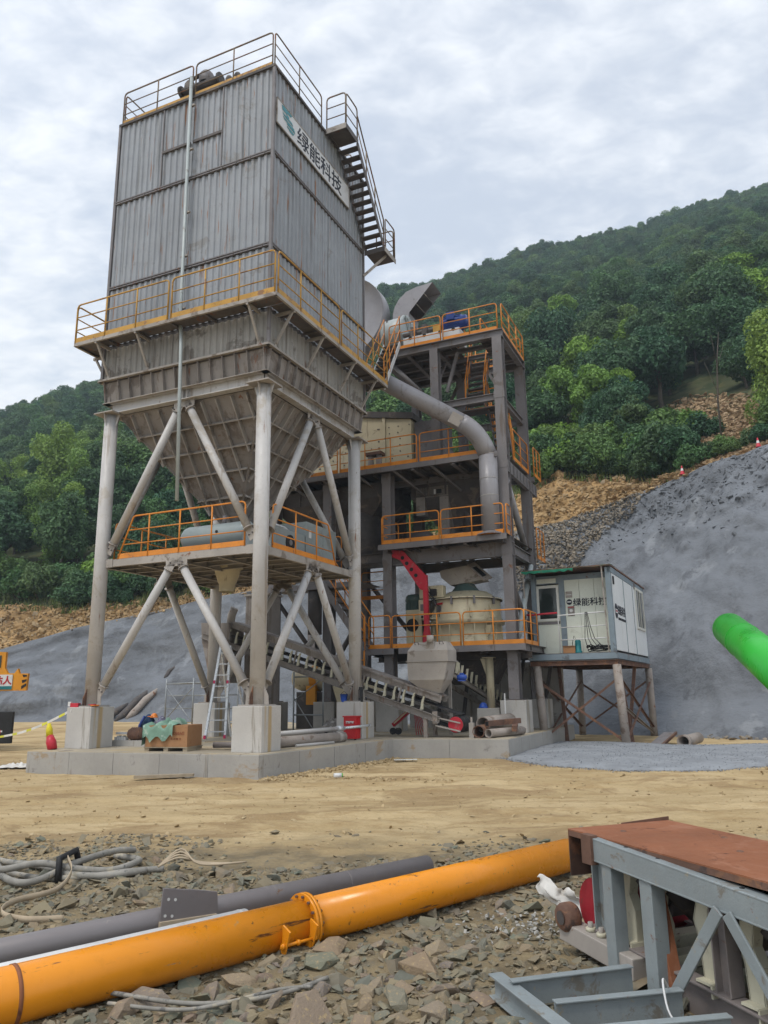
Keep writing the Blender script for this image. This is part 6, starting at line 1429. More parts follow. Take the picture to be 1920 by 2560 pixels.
for k in range(4): cabm.tube([(-.8 + k * .02, .0, zf + 1.16), (-.82 + k * .05, -.03, zf + .75), (-.85 + k * .09, 0, zf + .4), (-.8 + k * .16, .05, zf + .1)], .010, 5)
build(cabm, 'cable_heap', 'black', base=(-.55, .2, zf), fr=CBM, label='tangled dark cables heaped on the cabin porch and over its rail', cat='cable')
build(MB().tube([(-W_ - .25, .1, zf + 1.2), (-W_ + .1, .0, zf + 1.15), (-W_ + .45, -.0, zf + 1.17), (-1.62, .0, zf + 1.18)], .03, 6), 'red_ribbon', 'red_paint', base=(-2, 0, zf + 1.1), fr=CBM, label='red ribbon stretched across the cabin door', cat='ribbon')

SD = thing('cabin_stand', 'rusty cross-braced steel stand with pipe legs carrying the cabin', 'stand', (-W_ / 2, LN / 2, 0), CBM)
zsb = 2.38
for (a, b) in (((-W_ - .0, -.0), (.02, 0)), ((.0, 0), (.0, LN)), ((.0, LN - .1), (-W_, LN - .1)), ((-W_, LN), (-W_, 0)), ((-W_, 2.2), (0, 2.2)), ((-W_, 4.2), (0, 4.2))): build(MB().ibeam((*a, zsb - .07), (*b, zsb - .07), .13, .10, .012), 'top_beam', 'rusty_steel', SD)
posts = [(-.0, -.05, .10, -.15), (-W_ + .22, -.0, .22, -.12), (.05, 5.3, .03, 5.25), (-W_ + .22, 5.0, -W_ + .22, 5.0)]
LEG = [((-.02, .02, zsb - .14), (.10, -.12, 0)), ((-W_ + .18, .02, zsb - .14), (-W_ + .32, -.05, 0)), ((.0, LN - .3, zsb - .14), (.02, LN - .45, 0)), ((-W_ + .1, LN - .3, zsb - .14), (-W_ + .12, LN - .5, 0))]
for a, b in LEG: build(MB().cyl(a, b, .12, 18), 'leg', 'old_pipe', SD); 
def lp(i, f): return Vector(LEG[i][1]).lerp(Vector(LEG[i][0]), f)
for (i, j) in ((0, 1), (0, 2), (2, 3), (1, 3)):
    build(MB().angle(lp(i, .06), lp(j, .80), .06, .008), 'cross_brace', 'rusty_steel', SD); build(MB().angle(lp(i, .84) + Vector((0, .05, 0)), lp(j, .10) + Vector((0, .05, 0)), .06, .008), 'cross_brace', 'rusty_steel', SD)
for (x, y, a) in ((-.25, 1.2, .3), (-.1, 3.2, -.3), (-W_ + .3, 1.8, .2)): build(MB().bar((x + a, y, 0), (x, y + .3, zsb - .13), .10, .08), 'prop', 'rusty_steel', SD)
build(MB().angle(lp(0, .5), lp(2, .03), .06, .008), 'cross_brace', 'old_pipe', SD); build(MB().bar((-W_ + .2, -.1, .03), (.1, -.2, .03), .07, .06), 'sole_bar', 'beam_steel', SD)
build(MB().bar((-W_ + .2, 1.1, .03), (.1, 1.0, .03), .07, .06), 'sole_bar', 'beam_steel', SD)

# ================================================================== THINGS ON AND AROUND THE SLAB
# cardboard crate with green tarpaulin
B_ = thing('cardboard_crate', 'brown cardboard crate on a pallet on the slab, half covered by green tarp', 'crate', (-1.9, -.18, ZS))
rot = Matrix.Translation((-1.93, -.2, 0)) @ Matrix.Rotation(.18, 4, 'Z')
def rb(x0, x1, y0, y1, z0, z1):
    m = MB(); m.bx(x0, x1, y0, y1, z0, z1); m.V = [tuple(rot @ Vector(v)) for v in m.V]; return m
build(rb(-.48, .48, -.32, .32, ZS + .09, ZS + .52), 'carton', 'cardboard', B_)
for x in (-.44, 0, .44): build(rb(x - .05, x + .05, -.32, .32, ZS, ZS + .07), 'pallet_block', 'timber', B_)
build(rb(-.5, .5, -.34, .34, ZS + .07, ZS + .088), 'pallet_board', 'timber', B_)
cr_o = rot @ Vector((.22, -.323, ZS + .36)); rx = (rot.to_3x3() @ Vector((1, 0, 0)))
lettering('DUOMAG', .085, cr_o, rx, (0, 0, 1), 'rust_plate', B_, bold=.003); lettering('多 多 磁 业', .05, cr_o - Vector((0, 0, .11)), rx, (0, 0, 1), 'rust_plate', B_)
g_ = []
for i in range(15):
    row = []
    for j in range(13):
        u = i / 14; v = j / 12; x = -.62 + u * .80; yy = -.40 + v * .72
        z = ZS + .56 + .10 * fbm(x * 5, yy * 5, 3) + .06 * math.sin(x * 21 + yy * 3)
        if v < .3: z -= (.3 - v) * 1.0; yy = -.37 - (.3 - v) * .05 + .02 * math.sin(x * 25)
        if u < .16: z -= (.16 - u) * 2.4; x = -.54 - .02 * math.sin(yy * 20)
        p = rot @ Vector((x, yy, max(z, ZS + .12))); row.append(tuple(p))
    g_.append(row)
build(MB().grid(g_), 'green_tarp', 'green_tarp', base=(-2.1, -.2, ZS + .5), label='crumpled pale green tarp thrown over the cardboard crate', cat='tarp')
# aluminium step ladder
B_ = thing('step_ladder', 'aluminium step ladder with pink feet leaning open by the rear leg', 'ladder', (-3.55, 3.55, ZS))
a0, a1, b0, b1 = Vector((-3.78, 3.30, ZS)), Vector((-3.38, 3.62, ZS)), Vector((-3.68, 3.72, ZS + 2.42)), Vector((-3.48, 3.86, ZS + 2.42))
build(MB().bar(a0, b0, .035, .07, up=(1, 0, 0)), 'side_rail', 'aluminium', B_); build(MB().bar(a1, b1, .035, .07, up=(1, 0, 0)), 'side_rail', 'aluminium', B_)
for k in range(8): f = (k + .6) / 8.3; build(MB().bar(a0.lerp(b0, f), a1.lerp(b1, f), .06, .028), 'step', 'aluminium', B_)
for p in (a0, a1): build(MB().bar(p - Vector((0, 0, .0)), p + Vector((0, 0, .09)), .06, .08), 'foot', 'pink_plastic', B_)
for f in (.6,): 
    for p, q in ((a0, b0), (a1, b1)): c_ = p.lerp(q, f); build(MB().bar(c_ - Vector((0, 0, .04)), c_ + Vector((0, 0, .04)), .055, .085), 'hinge', 'pink_plastic', B_)
for p, q in ((a0, b0), (a1, b1)): build(MB().bar(q, p + Vector((.1, 1.0, 0)), .03, .05, up=(1, 0, 0)), 'rear_rail', 'aluminium', B_)
# red box
B_ = thing('red_box', 'red metal fire box standing before the right pedestal', 'box', (.28, 3.85, ZS))
build(MB().bx(.10, .45, 3.66, 3.90, ZS + .03, ZS + .54), 'cabinet', 'red_box', B_, bevel=.01); build(MB().bx(.08, .47, 3.64, 3.92, ZS + .54, ZS + .57), 'lid', 'red_box', B_)
for x in (.13, .40): build(MB().bx(x - .02, x + .02, 3.68, 3.72, ZS, ZS + .03), 'foot', 'black', B_)
lettering('消防器材', .055, (.275, 3.655, ZS + .42), (1, 0, 0), (0, 0, 1), 'white_paint', B_, bold=.003)
# pipes on the slab
def slab_pipe(name, a, b, r, m, lab, hollow=False, **k):
    t = thing(name, lab, 'pipe', a); 
    if hollow: build(MB().pipe(a, b, r, r * .12, 24), 'tube', m, t)
    else: build(MB().cyl(a, b, r, 20), 'tube', m, t)
    return t
t = slab_pipe('thick_pipe', (-.08, .75, ZS + .115), (.42, 3.05, ZS + .115), .115, 'old_pipe', 'thick beige pipe lying along the slab edge beside the front pedestal'); build(MB().cyl((.37, 2.8, ZS + .115), (.40, 2.95, ZS + .115), .118, 20), 'collar', 'dusty_steel', t)
t = slab_pipe('thin_pipe', (-.34, .7, ZS + .27), (.30, 3.3, ZS + .30), .05, 'column_paint', 'long thin pale pipe resting on the thick slab pipe and ending at the red box'); build(MB().cyl((.24, 3.05, ZS + .298), (.29, 3.25, ZS + .30), .065, 16), 'coupling', 'aluminium', t); build(MB().cyl((.3, 3.3, ZS + .30), (.62, 4.1, ZS + .33), .032, 12), 'spindle', 'aluminium', t)
slab_pipe('slim_rod', (.22, 1.2, ZS + .03), (.50, 2.4, ZS + .03), .03, 'column_paint', 'short slim pale pipe lying in front of the thick slab pipe')
t = thing('broken_boards', 'grey pipe and splintered boards lying left of the front pedestal', 'debris', (-.95, .3, ZS)); build(MB().cyl((-1.3, .35, ZS + .08), (-.4, .55, ZS + .08), .07, 14), 'pipe', 'beam_steel', t); build(MB().bar((-1.5, .0, ZS + .02), (-.5, .25, ZS + .03), .12, .025), 'board', 'timber', t); build(MB().bar((-1.4, .2, ZS + .16), (-.6, .2, ZS + .17), .08, .02), 'board', 'timber', t)
# pipe pile at the right end of the slab
PP = [((3.05, 5.6, ZS + .30), (3.25, 7.6, ZS + .33), .19, 'old_pipe', 'open-ended wide pipe on top of the pile at the slab end'), ((3.10, 5.05, ZS + .15), (3.05, 6.2, ZS + .15), .15, 'rusty_steel', 'short dark open pipe facing the viewer in the pile at the slab end'), ((3.35, 5.05, ZS + .11), (3.80, 6.6, ZS + .11), .105, 'old_pipe', 'beige pipe lying lowest and rightmost in the pile at the slab end')]
for a, b, r, m_, lab in PP: slab_pipe('scrap_pipe', a, b, r, m_, lab, True)
for (a, b, w, h, lab) in (((3.25, 5.3, ZS + .33), (3.75, 6.5, ZS + .36), .13, .13, 'rusty square tube lying across the scrap pipes'), ((3.62, 6.6, ZS + .25), (3.86, 5.6, ZS + .2), .13, .13, 'short rusty square tube tilted at the end of the scrap pile')):
    t = thing('square_tube', lab, 'tube', a); build(MB().bar(a, b, w, h), 'tube', 'rusty_steel', t); d_ = (Vector(b) - Vector(a)).normalized(); build(MB().bar(Vector(a) - d_ * .003, Vector(a), w * .8, h * .8), 'dark_end', 'black', t)
t = thing('white_post', 'thin white post standing in the scrap pile', 'post', (3.2, 7.2, ZS)); build(MB().bar((3.2, 7.2, ZS), (3.2, 7.2, ZS + 1.05), .03, .03), 'post', 'white_paint', t)
t = thing('grey_stub', 'short square grey post stub beside the conveyor drum', 'post', (2.93, 5.1, ZS)); build(MB().bx(2.86, 2.98, 5.05, 5.15, ZS, ZS + .36), 'post', 'dusty_steel', t); build(MB().bx(2.90, 2.94, 5.08, 5.12, ZS + .36, ZS + .5), 'pin', 'dusty_steel', t)
t = thing('blue_helmet', 'blue cloth-covered helmet lying on the small concrete pedestal', 'helmet', (2.35, 7.85, 1.09)); build(MB().lathe([(.13, 0), (.14, .03), (.11, .04), (.1, .1), (.05, .15), (0, .16)], (2.38, 7.85, 1.09), n=16), 'shell', 'bright_blue', t); build(MB().bx(2.30, 2.44, 7.70, 7.76, 1.10, 1.12), 'brim', 'bright_blue', t)
t = thing('blue_bucket', 'small blue bucket on the right leg pedestal', 'bucket', (-.22, 4.35, ZP)); build(MB().lathe([(.07, 0), (.10, .2), (.105, .2), (.09, .2), (.06, .02), (0, .02)], (-.22, 4.30, ZP), n=16), 'pail', 'bright_blue', t); build(MB().tube([(-.32, 4.3, ZP + .19), (-.22, 4.3, ZP + .27), (-.12, 4.3, ZP + .19)], .006, 5), 'bail', 'black', t)
t = thing('black_canister', 'black canister standing on the right leg pedestal', 'canister', (.26, 4.3, ZP)); build(MB().lathe([(.06, 0), (.06, .3), (.045, .33), (.045, .37), (0, .37)], (.26, 4.3, ZP), n=14), 'body', 'black', t); build(MB().bar((.26, 4.22, ZP + .1), (.26, 4.22, ZP + .3), .02, .03), 'grip', 'dark_steel', t)
t = thing('drill_tool', 'red and white power tool lying on the left pedestal', 'tool', (-4.78, -.25, ZP)); build(MB().bx(-4.84, -4.6, -.30, -.22, ZP, ZP + .09), 'body', 'red_paint', t); build(MB().bx(-4.92, -4.84, -.29, -.23, ZP + .02, ZP + .12), 'head', 'white_paint', t); build(MB().cyl((-4.6, -.26, ZP + .04), (-4.48, -.26, ZP + .04), .02, 8), 'grip', 'black', t)
t = thing('orange_strap_roll', 'flat roll of orange strap on the left pedestal', 'strap', (-4.22, -.2, ZP)); build(MB().lathe([(.03, 0), (.10, 0), (.10, .03), (.03, .03)], (-4.2, -.2, ZP + .02), n=16), 'roll', 'helmet_orange', t); build(MB().bar((-4.3, -.28, ZP + .05), (-4.1, -.28, ZP + .06), .04, .015), 'loose_end', 'red_paint', t)
# barrier tape from the left pedestal
tp = thing('barrier_tape', 'white and yellow barrier tape stretched from the left pedestal', 'tape', (-10, 19, .5), WD)
a, b = P2W(-4.72, -.37, 1.27), Vector((-10.78, 22.2, .50)); pr_ = a
for k in range(14):
    q = a.lerp(b, (k + 1) / 14) + Vector((0, 0, -.10 * math.sin(PI * (k + 1) / 14)))
    build(MB().bar(pr_, q, .008, .055), 'tape_band', 'tape_yellow' if k % 3 == 1 else 'tape_white', tp); pr_ = q
# rolled flag
B_ = thing('rolled_flag', 'yellow and dark red rolled flag leaning by the left pedestal', 'flag', (-4.93, -.7, ZS)); 
build(MB().tube([(-4.82, -.72, ZS), (-4.88, -.72, ZS + .16), (-4.94, -.72, ZS + .30)], [.10, .11, .07], 10), 'red_cloth', 'red_paint', B_); build(MB().tube([(-4.94, -.72, ZS + .28), (-4.97, -.72, ZS + .44), (-4.99, -.72, ZS + .56)], [.075, .07, .03], 10), 'yellow_cloth', 'yellow_plastic', B_)
# bundles behind the slab
B_ = thing('navy_bundle', 'dark blue cloth bundle leaning behind the slab', 'bundle', (-6.4, 4.4, 0))
build(MB().lathe([(.30, ZS - .3), (.34, ZS), (.26, ZS + .28), (.12, ZS + .52), (.03, ZS + .60)], (-6.55, 4.3, 0), n=14), 'cloth', 'navy_cloth', B_); build(MB().tube([(-6.75, 4.1, ZS), (-6.6, 4.0, ZS + .3), (-6.48, 4.05, ZS + .55)], .04, 8), 'fold', 'blue_paint', B_)
B_ = thing('checked_bundle', 'grey checked cloth bundle beside the dark blue one', 'bundle', (-6.1, 4.4, 0)); build(MB().lathe([(.18, ZS - .3), (.21, ZS), (.17, ZS + .3), (.09, ZS + .5), (.02, ZS + .55)], (-6.12, 4.35, 0), n=12), 'cloth', 'check_cloth', B_); build(MB().tube([(-6.25, 4.2, ZS + .1), (-6.2, 4.18, ZS + .4)], .03, 6), 'fold', 'check_cloth', B_)
B_ = thing('orange_helmet', 'orange safety helmet resting on the cloth bundles', 'helmet', (-6.35, 4.3, ZS + .55)); build(MB().lathe([(.11, 0), (.12, .015), (.095, .02), (.09, .07), (.045, .12), (0, .13)], (-6.35, 4.3, ZS + .50), n=16), 'shell', 'helmet_orange', B_); build(MB().bx(-6.42, -6.28, 4.10, 4.16, ZS + .53, ZS + .55), 'brim', 'helmet_orange', B_)
B_ = thing('concrete_kerb', 'grey concrete kerb block behind the left pedestal', 'kerb', (-3.7, .6, ZS)); build(MB().bx(-4.35, -3.05, .55, .8, ZS - .01, ZS + .13), 'block', 'concrete', B_); build(MB().bx(-3.9, -2.6, 1.3, 1.6, ZS - .01, ZS + .16), 'block', 'concrete', B_)
B_ = thing('motor_scrap', 'rusty round motor lying on the kerb block', 'motor', (-3.75, .68, ZS + .13)); build(MB().lathe([(0, -.17), (.10, -.17), (.14, -.1), (.14, .1), (.10, .17), (0, .17)], (-3.75, .68, ZS + .27), (.9, .3, 0), 16), 'body', 'rusty_steel', B_)
for k in range(5): build(MB().lathe([(.142, -.1 + k * .05), (.152, -.09 + k * .05), (.142, -.08 + k * .05)], (-3.75, .68, ZS + .27), (.9, .3, 0), 16), 'cooling_fin', 'rusty_steel', B_)
B_ = thing('small_cartons', 'small white cartons stacked behind the left pedestal', 'cartons', (-4.2, .7, ZS + .13)); 
for k in range(5): build(MB().bx(-4.32 + k * .07, -4.27 + k * .07, .6, .72, ZS + .13, ZS + .20 + .03 * (k % 2)), 'carton', 'white_paint', B_)
build(MB().bar((-4.3, .68, ZS + .28), (-3.98, .68, ZS + .28), .12, .05), 'lid', 'white_paint', B_)
# plastic covered heap under the conveyor, low wall
B_ = thing('plastic_heap', 'heap wrapped in torn clear plastic under the conveyor', 'heap', (-1.6, 5.6, ZS)); g_ = []
for i in range(13):
    g_.append([(-2.1 + i * .085, 6.0 + j * .07, ZS + max(0, .38 * math.sin(PI * i / 12) * math.sin(PI * j / 10) * (1 + .5 * fbm(i * .7, j * .7, 2)))) for j in range(11)])
build(MB().grid(g_, False), 'sheet', 'plastic_sheet', B_); build(MB().tube([(-2.2, 6.3, ZS + .03), (-1.9, 6.1, ZS + .1), (-1.6, 6.0, ZS + .02)], .02, 6), 'rope', 'black', B_)
B_ = thing('hand_truck', 'red wheeled hand truck standing under the conveyor by the right pedestal', 'hand truck', (.75, 5.6, ZS)); build(MB().bar((.40, 6.0, ZS + .25), (1.0, 6.0, ZS + .72), .12, .10), 'frame', 'red_paint', B_); build(MB().bar((.45, 5.93, ZS + .30), (.95, 5.93, ZS + .70), .02, .04), 'plate', 'cream_paint', B_)
for x in (.42, .58): build(MB().cyl((x, 5.9, ZS + .10), (x, 5.96, ZS + .10), .09, 16), 'wheel', 'rubber', B_)
for k in range(6): build(MB().bar((1.02 + k * .02, 6.0, ZS + .65), (1.05 + k * .07, 6.05, ZS), .015, .015), 'strap', 'red_paint', B_)
# scaffold frame on the left
B_ = thing('scaffold', 'light grey tube scaffold standing before the left sprayed slope', 'scaffold', (-13.6, 13.5, .3)); sz = .28; s0, s1 = Vector((-13.67, 13.5, sz)), Vector((-11.2, 12.2, sz)); dp_ = Vector((1.2, 1.4, 0))
for p in (s0, s1, s0 + dp_, s1 + dp_): build(MB().cyl(p, p + Vector((0, 0, 1.95)), .03, 8), 'upright', 'scaffold_steel', B_)
for p, q in ((s0, s1), (s0 + dp_, s1 + dp_)):
    for h in (.12, 1.75): build(MB().cyl(p + Vector((0, 0, h)), q + Vector((0, 0, h)), .026, 8), 'ledger', 'scaffold_steel', B_)
for p, q in ((s0, s0 + dp_), (s1, s1 + dp_)):
    for h in (.12, .7, 1.25, 1.75): build(MB().cyl(p + Vector((0, 0, h)), q + Vector((0, 0, h)), .022, 8), 'rung', 'scaffold_steel', B_)
build(MB().cyl(s0 + Vector((0, 0, 1.6)), s1 + Vector((0, 0, .2)), .018, 6), 'diagonal', 'scaffold_steel', B_); build(MB().cyl(s1 + Vector((0, 0, 1.6)), s0 + Vector((0, 0, .2)), .018, 6), 'diagonal', 'scaffold_steel', B_)
B_ = thing('scaffold', 'rusty tube scaffold standing under the conveyor behind the front leg', 'scaffold', (-2.6, 6.6, ZS))
for x in (-3.1, -2.1):
    build(MB().cyl((x, 6.6, ZS), (x, 6.6, ZS + 1.75), .025, 8), 'upright', 'scaffold_steel', B_)
for h in (.5, 1.6): build(MB().cyl((-3.1, 6.6, ZS + h), (-2.1, 6.6, ZS + h), .022, 8), 'ledger', 'scaffold_steel', B_)
build(MB().cyl((-3.1, 6.6, ZS + .9), (-2.1, 6.6, ZS + 1.55), .016, 6), 'diagonal', 'scaffold_steel', B_); build(MB().cyl((-3.1, 6.6, ZS + 1.0), (-2.4, 6.6, ZS + .05), .016, 6), 'diagonal', 'scaffold_steel', B_)
# orange mobile crane rear at the left edge
MC = thing('mobile_crane', 'orange mobile crane rear with warning sign, cut by the left edge', 'crane', (-14, 24.3, 0), WD)
build(MB().prism([(-10.95, 23.9, 1.76), (-10.93, 23.9, 2.27), (-11.2, 23.9, 2.27), (-11.25, 23.9, 2.42), (-11.35, 23.9, 2.28), (-11.56, 23.9, 2.28), (-11.66, 23.9, 2.45), (-11.66, 23.9, 2.92), (-12.4, 23.9, 2.96), (-12.4, 23.9, 1.76)], (0, .12, 0)), 'counterweight', 'crane_orange', MC)
build(MB().bx(-17, -12.9, 23.9, 25.6, 1.0, 2.9), 'upper_body', 'crane_orange', MC); build(MB().bx(-12.2, -11.78, 23.88, 23.91, 2.45, 2.82), 'window', 'glass_dark', MC)
sg = build(MB().bx(-12.6, -11.38, 23.87, 23.897, 1.82, 2.24), 'warning_sign', 'sign_white', MC); build(MB().bx(-12.6, -11.38, 23.868, 23.871, 1.80, 1.90), 'sign_stripe', 'teal_paint', sg)
lettering('严禁站人', .27, (-11.95, 23.864, 2.07), (1, 0, 0), (0, 0, 1), 'ink_red', sg, width=1.12, bold=.008)
for (x0, z0) in ((-10.99, 1.8),):
    for k in range(3): build(MB().prism([(-11.10 + .02 * k, 23.895, 1.8 + k * .18), (-10.955, 23.895, 1.9 + k * .14), (-10.955, 23.895, 1.98 + k * .12), (-11.10, 23.895, 1.9 + k * .17)], (0, -.004, 0)), 'hazard_stripe', 'black', MC)
bb = build(MB().bx(-12.9, -11.27, 23.9, 24.02, .22, 1.15), 'outrigger_box', 'black', MC, bevel=.02); 
for z in (.55, .95): build(MB().bx(-12.5, -11.55 - (z > .8) * .3, 23.89, 23.897, z, z + .05), 'reflector_strip', 'white_paint', bb)
build(MB().bx(-11.75, -11.6, 23.888, 23.895, .5, .62), 'tail_lamp', 'red_paint', bb)
build(MB().bx(-16, -12.5, 24.1, 25.4, .5, 1.0), 'chassis', 'black', MC)
for x in (-13.6, -15.2):
    w = build(MB().cyl((x, 23.95, .5), (x, 24.35, .5), .5, 24), 'wheel', 'rubber', MC); build(MB().cyl((x, 23.93, .5), (x, 23.96, .5), .25, 18), 'rim', 'frame_steel', w)
# traffic cones on the crest of the sprayed slope
for t, k, lab in ((.405, .283, 'small red and white traffic cone on the crest, nearer the steel frame'), (.5125, .317, 'small red and white traffic cone on the crest at the far right')):
    best = min(((abs((P2W(x, y_shot(x) + .1).x / P2W(x, y_shot(x) + .1).y) - t), x) for x in [i * .1 for i in range(0, 200)]))[1]
    p = P2W(best, y_shot(best) + .05, h_shot(best) + .05); c = thing('traffic_cone', lab, 'cone', tuple(p), WD, group='traffic cones on the crest')
    build(MB().lathe([(.13, 0), (.13, .02), (.10, .03), (.07, .18)], p, n=14), 'lower_cone', 'red_paint', c); build(MB().lathe([(.07, .18), (.05, .30)], p, n=14), 'white_band', 'white_paint', c); build(MB().lathe([(.05, .30), (.02, .44), (0, .45)], p, n=14), 'tip', 'red_paint', c)
# yard litter
def litter(name, pts, m, lab, cat, th=.02): build(MB().prism(pts, (0, 0, th)), name, m, base=pts[0], fr=WD, label=lab, cat=cat)
B_ = thing('timber_plank', 'grey timber plank lying in front of the slab', 'plank', (-4.4, 15.3, 0), WD); build(MB().bar((-4.85, 15.45, .06), (-3.75, 15.6, .07), .16, .05), 'plank', 'timber', B_); build(MB().bar((-4.0, 15.5, .0), (-4.0, 15.7, .04), .1, .06), 'bearer', 'timber', B_)
g_ = [[(-8.9 + i * .09 + .02 * (j % 2), 18.1 + j * .06, .02 + .13 * abs(math.sin(i * 1.3 + j)) * math.sin(PI * (i + .5) / 12) * math.sin(PI * (j + .5) / 7)) for j in range(7)] for i in range(12)]
build(MB().grid(g_, False), 'white_plastic', 'white_cloth', base=(-8.4, 18.3, 0), fr=WD, label='crumpled white plastic sheet on the ground left of the slab', cat='plastic')
B_ = thing('drain_pipe', 'short open concrete-grey pipe lying right of the cabin stand', 'pipe', (8.4, 22.0, .02), WD); build(MB().pipe((7.95, 21.45, .17), (8.75, 22.5, .2), .15, .025, 24), 'barrel', 'old_pipe', B_); build(MB().pipe((7.93, 21.42, .17), (8.03, 21.55, .17), .18, .04, 24), 'socket', 'old_pipe', B_)
B_ = thing('steel_ramp', 'flat grey steel plate leaning on rubble by the cabin stand', 'plate', (7.9, 22.4, 0), WD); build(MB().hexa([(7.0, 21.6, .03), (7.3, 21.4, .03), (8.4, 23.2, .28), (8.1, 23.4, .28)], [(7.0, 21.6, .06), (7.3, 21.4, .06), (8.4, 23.2, .31), (8.1, 23.4, .31)]), 'plate', 'frame_steel', B_); build(MB().bar((7.3, 21.4, .05), (8.4, 23.2, .3), .05, .08), 'edge', 'rusty_steel', B_)
B_ = thing('green_can', 'small white and green can lying on the yard', 'can', (-.95, 16.6, .0), WD); build(MB().cyl((-1.02, 15.3, .05), (-.88, 15.34, .05), .045, 14), 'body', 'white_paint', B_); build(MB().cyl((-.88, 15.34, .05), (-.86, 15.345, .05), .04, 14), 'end', 'green_pipe', B_)
B_ = thing('paper_scrap', 'crumpled pale yellow paper by the slab kerb', 'paper', (.35, 18.6, 0), WD); build(MB().grid([[(.15 + i * .09, 18.55 + j * .07, .04 + .08 * abs(fbm(i, j, 4))) for j in range(5)] for i in range(7)], False), 'sheet', 'white_frame', B_)
it = []
for _ in range(5200):
    x = random.uniform(-12, 13); y = 8.6 + random.random() ** 1.15 * 12; s_ = random.uniform(.007, .028) * random.choice((1, 1, 1, 1, 2.0))
    pp = PL.inverted() @ Vector((x, y, 0))
    if pp.y > -1.3 and -5.2 < pp.x < 4.2 and (pp.x < 1.2 or pp.y > 4.7): continue
    it.append(((x, y, ground_z(x, y) + s_ * .2), s_, .4))
for _ in range(1200):                                             # spilled stones along the foot of the slab
    k = random.random(); p = P2W(0.56 + .56 * k + abs(random.gauss(0, .25)) + .05, -.72 + 5.0 * k - .1, 0) if random.random() < .6 else P2W(random.uniform(-5.2, 4.2), 0, 0)
    if p.y < 14: continue
    it.append(((p.x, p.y - abs(random.gauss(0, .2)), .02), random.uniform(.015, .06), .6))
gi_ = []
for _ in range(2600):
    k = random.randrange(len(G_OUT)); a_ = G_OUT[k]; b_ = G_OUT[(k + 1) % len(G_OUT)]; f = random.random()
    e = Vector((a_[0] + (b_[0] - a_[0]) * f, a_[1] + (b_[1] - a_[1]) * f, 0)); q = ctr + (e - ctr) * (1.0 + abs(random.gauss(0, .035)) - .03)
    gi_.append(((q.x, q.y, .02), random.uniform(.012, .035), .5))
for _ in range(2600):
    f = math.sqrt(random.random()) * .97; k = random.randrange(len(G_OUT)); a_ = G_OUT[k]; b_ = G_OUT[(k + 1) % len(G_OUT)]; u = random.random()
    e = Vector((a_[0] + (b_[0] - a_[0]) * u, a_[1] + (b_[1] - a_[1]) * u, 0)); q = ctr.lerp(e, f); gi_.append(((q.x, q.y, .04 + .11 * (1 - f ** 5)), random.uniform(.010, .024), .5))
tag(stamp_rocks('gravel_chips', stone_mat('gravel_chips', [(.24, .25, .27), (.32, .335, .355), (.19, .2, .215)]), gi_, WD), 'loose pale grey gravel chips spilled before the cabin', 'gravel', kind='stuff')
tag(stamp_rocks('yard_pebbles', M_sand, it, WD), 'scattered clods and small stones over the sandy yard', 'pebbles', kind='stuff')
it = []
for _ in range(900):
    x = random.uniform(6.8, 14); p = P2W(x, y_base(x) - abs(random.gauss(0, .7)) + .2, 0); it.append(((p.x, p.y, .03), random.uniform(.03, .16), .6))
tag(stamp_rocks('slope_foot_rubble', M_grey, it, WD), 'broken stones along the foot of the right sprayed slope', 'rubble', kind='stuff')
# ================================================================== FOREGROUND
# long orange conveyor pipe with flanged joint
oa, ob = Vector((-2.75, 3.55, .137)), Vector((1.62, 7.44, .140))
od_ = (ob - oa).normalized(); oj = oa + od_ * ((Vector((-.515, 5.454, .137)) - oa).dot(od_))
OP = thing('orange_pipe', 'long scratched orange tube with flanged joint lying across the foreground', 'pipe', tuple(oj - Vector((0, 0, .137))), WD)
up = Vector((0, 0, 1)); ox = od_.cross(up).normalized()
def add_scratches(m, ang, items):
    N = m.node_tree.nodes; L = m.node_tree.links; b = N['Principled BSDF']; cur = b.inputs['Base Color'].links[0].from_socket
    tc = N.new('ShaderNodeTexCoord'); rt = N.new('ShaderNodeMapping'); rt.inputs['Rotation'].default_value = (0, 0, -ang); L.new(tc.outputs['Object'], rt.inputs[0])
    for (sx, sy, off, lo, hi, col) in items:
        mp = N.new('ShaderNodeMapping'); mp.inputs['Scale'].default_value = (sx, sy, sy); mp.inputs['Location'].default_value = (off, off * 2, off); L.new(rt.outputs[0], mp.inputs[0])
        n = N.new('ShaderNodeTexNoise'); n.inputs['Scale'].default_value = 1; n.inputs['Detail'].default_value = 6; n.inputs['Roughness'].default_value = .7; L.new(mp.outputs[0], n.inputs['Vector'])
        r = N.new('ShaderNodeMapRange'); r.inputs['From Min'].default_value = lo; r.inputs['From Max'].default_value = hi; L.new(n.outputs['Fac'], r.inputs['Value'])
        mx = N.new('ShaderNodeMix'); mx.data_type = 'RGBA'; L.new(r.outputs[0], mx.inputs['Factor']); L.new(cur, mx.inputs[6]); mx.inputs[7].default_value = (*col, 1); cur = mx.outputs[2]
    L.new(cur, b.inputs['Base Color'])
add_scratches(MATS['orange_pipe'], math.atan2(od_.y, od_.x), [(1.6, 14, 3, .630, .675, (.11, .045, .025)), (7, 9, 8, .645, .69, (.09, .035, .02)), (1.0, 5, 21, .60, .80, (.58, .25, .06)), (4, 20, 33, .68, .73, (.30, .26, .22))])
add_scratches(MATS['green_pipe'], 1.3, [(1.5, 12, 5, .66, .72, (.20, .33, .16)), (6, 8, 9, .69, .73, (.02, .10, .02))])
build(MB().pipe(oa, oj - od_ * .02, .1365, .007, 48), 'left_tube', 'orange_pipe', OP); build(MB().pipe(oj + od_ * .02, ob, .1365, .007, 48), 'right_tube', 'orange_pipe', OP)
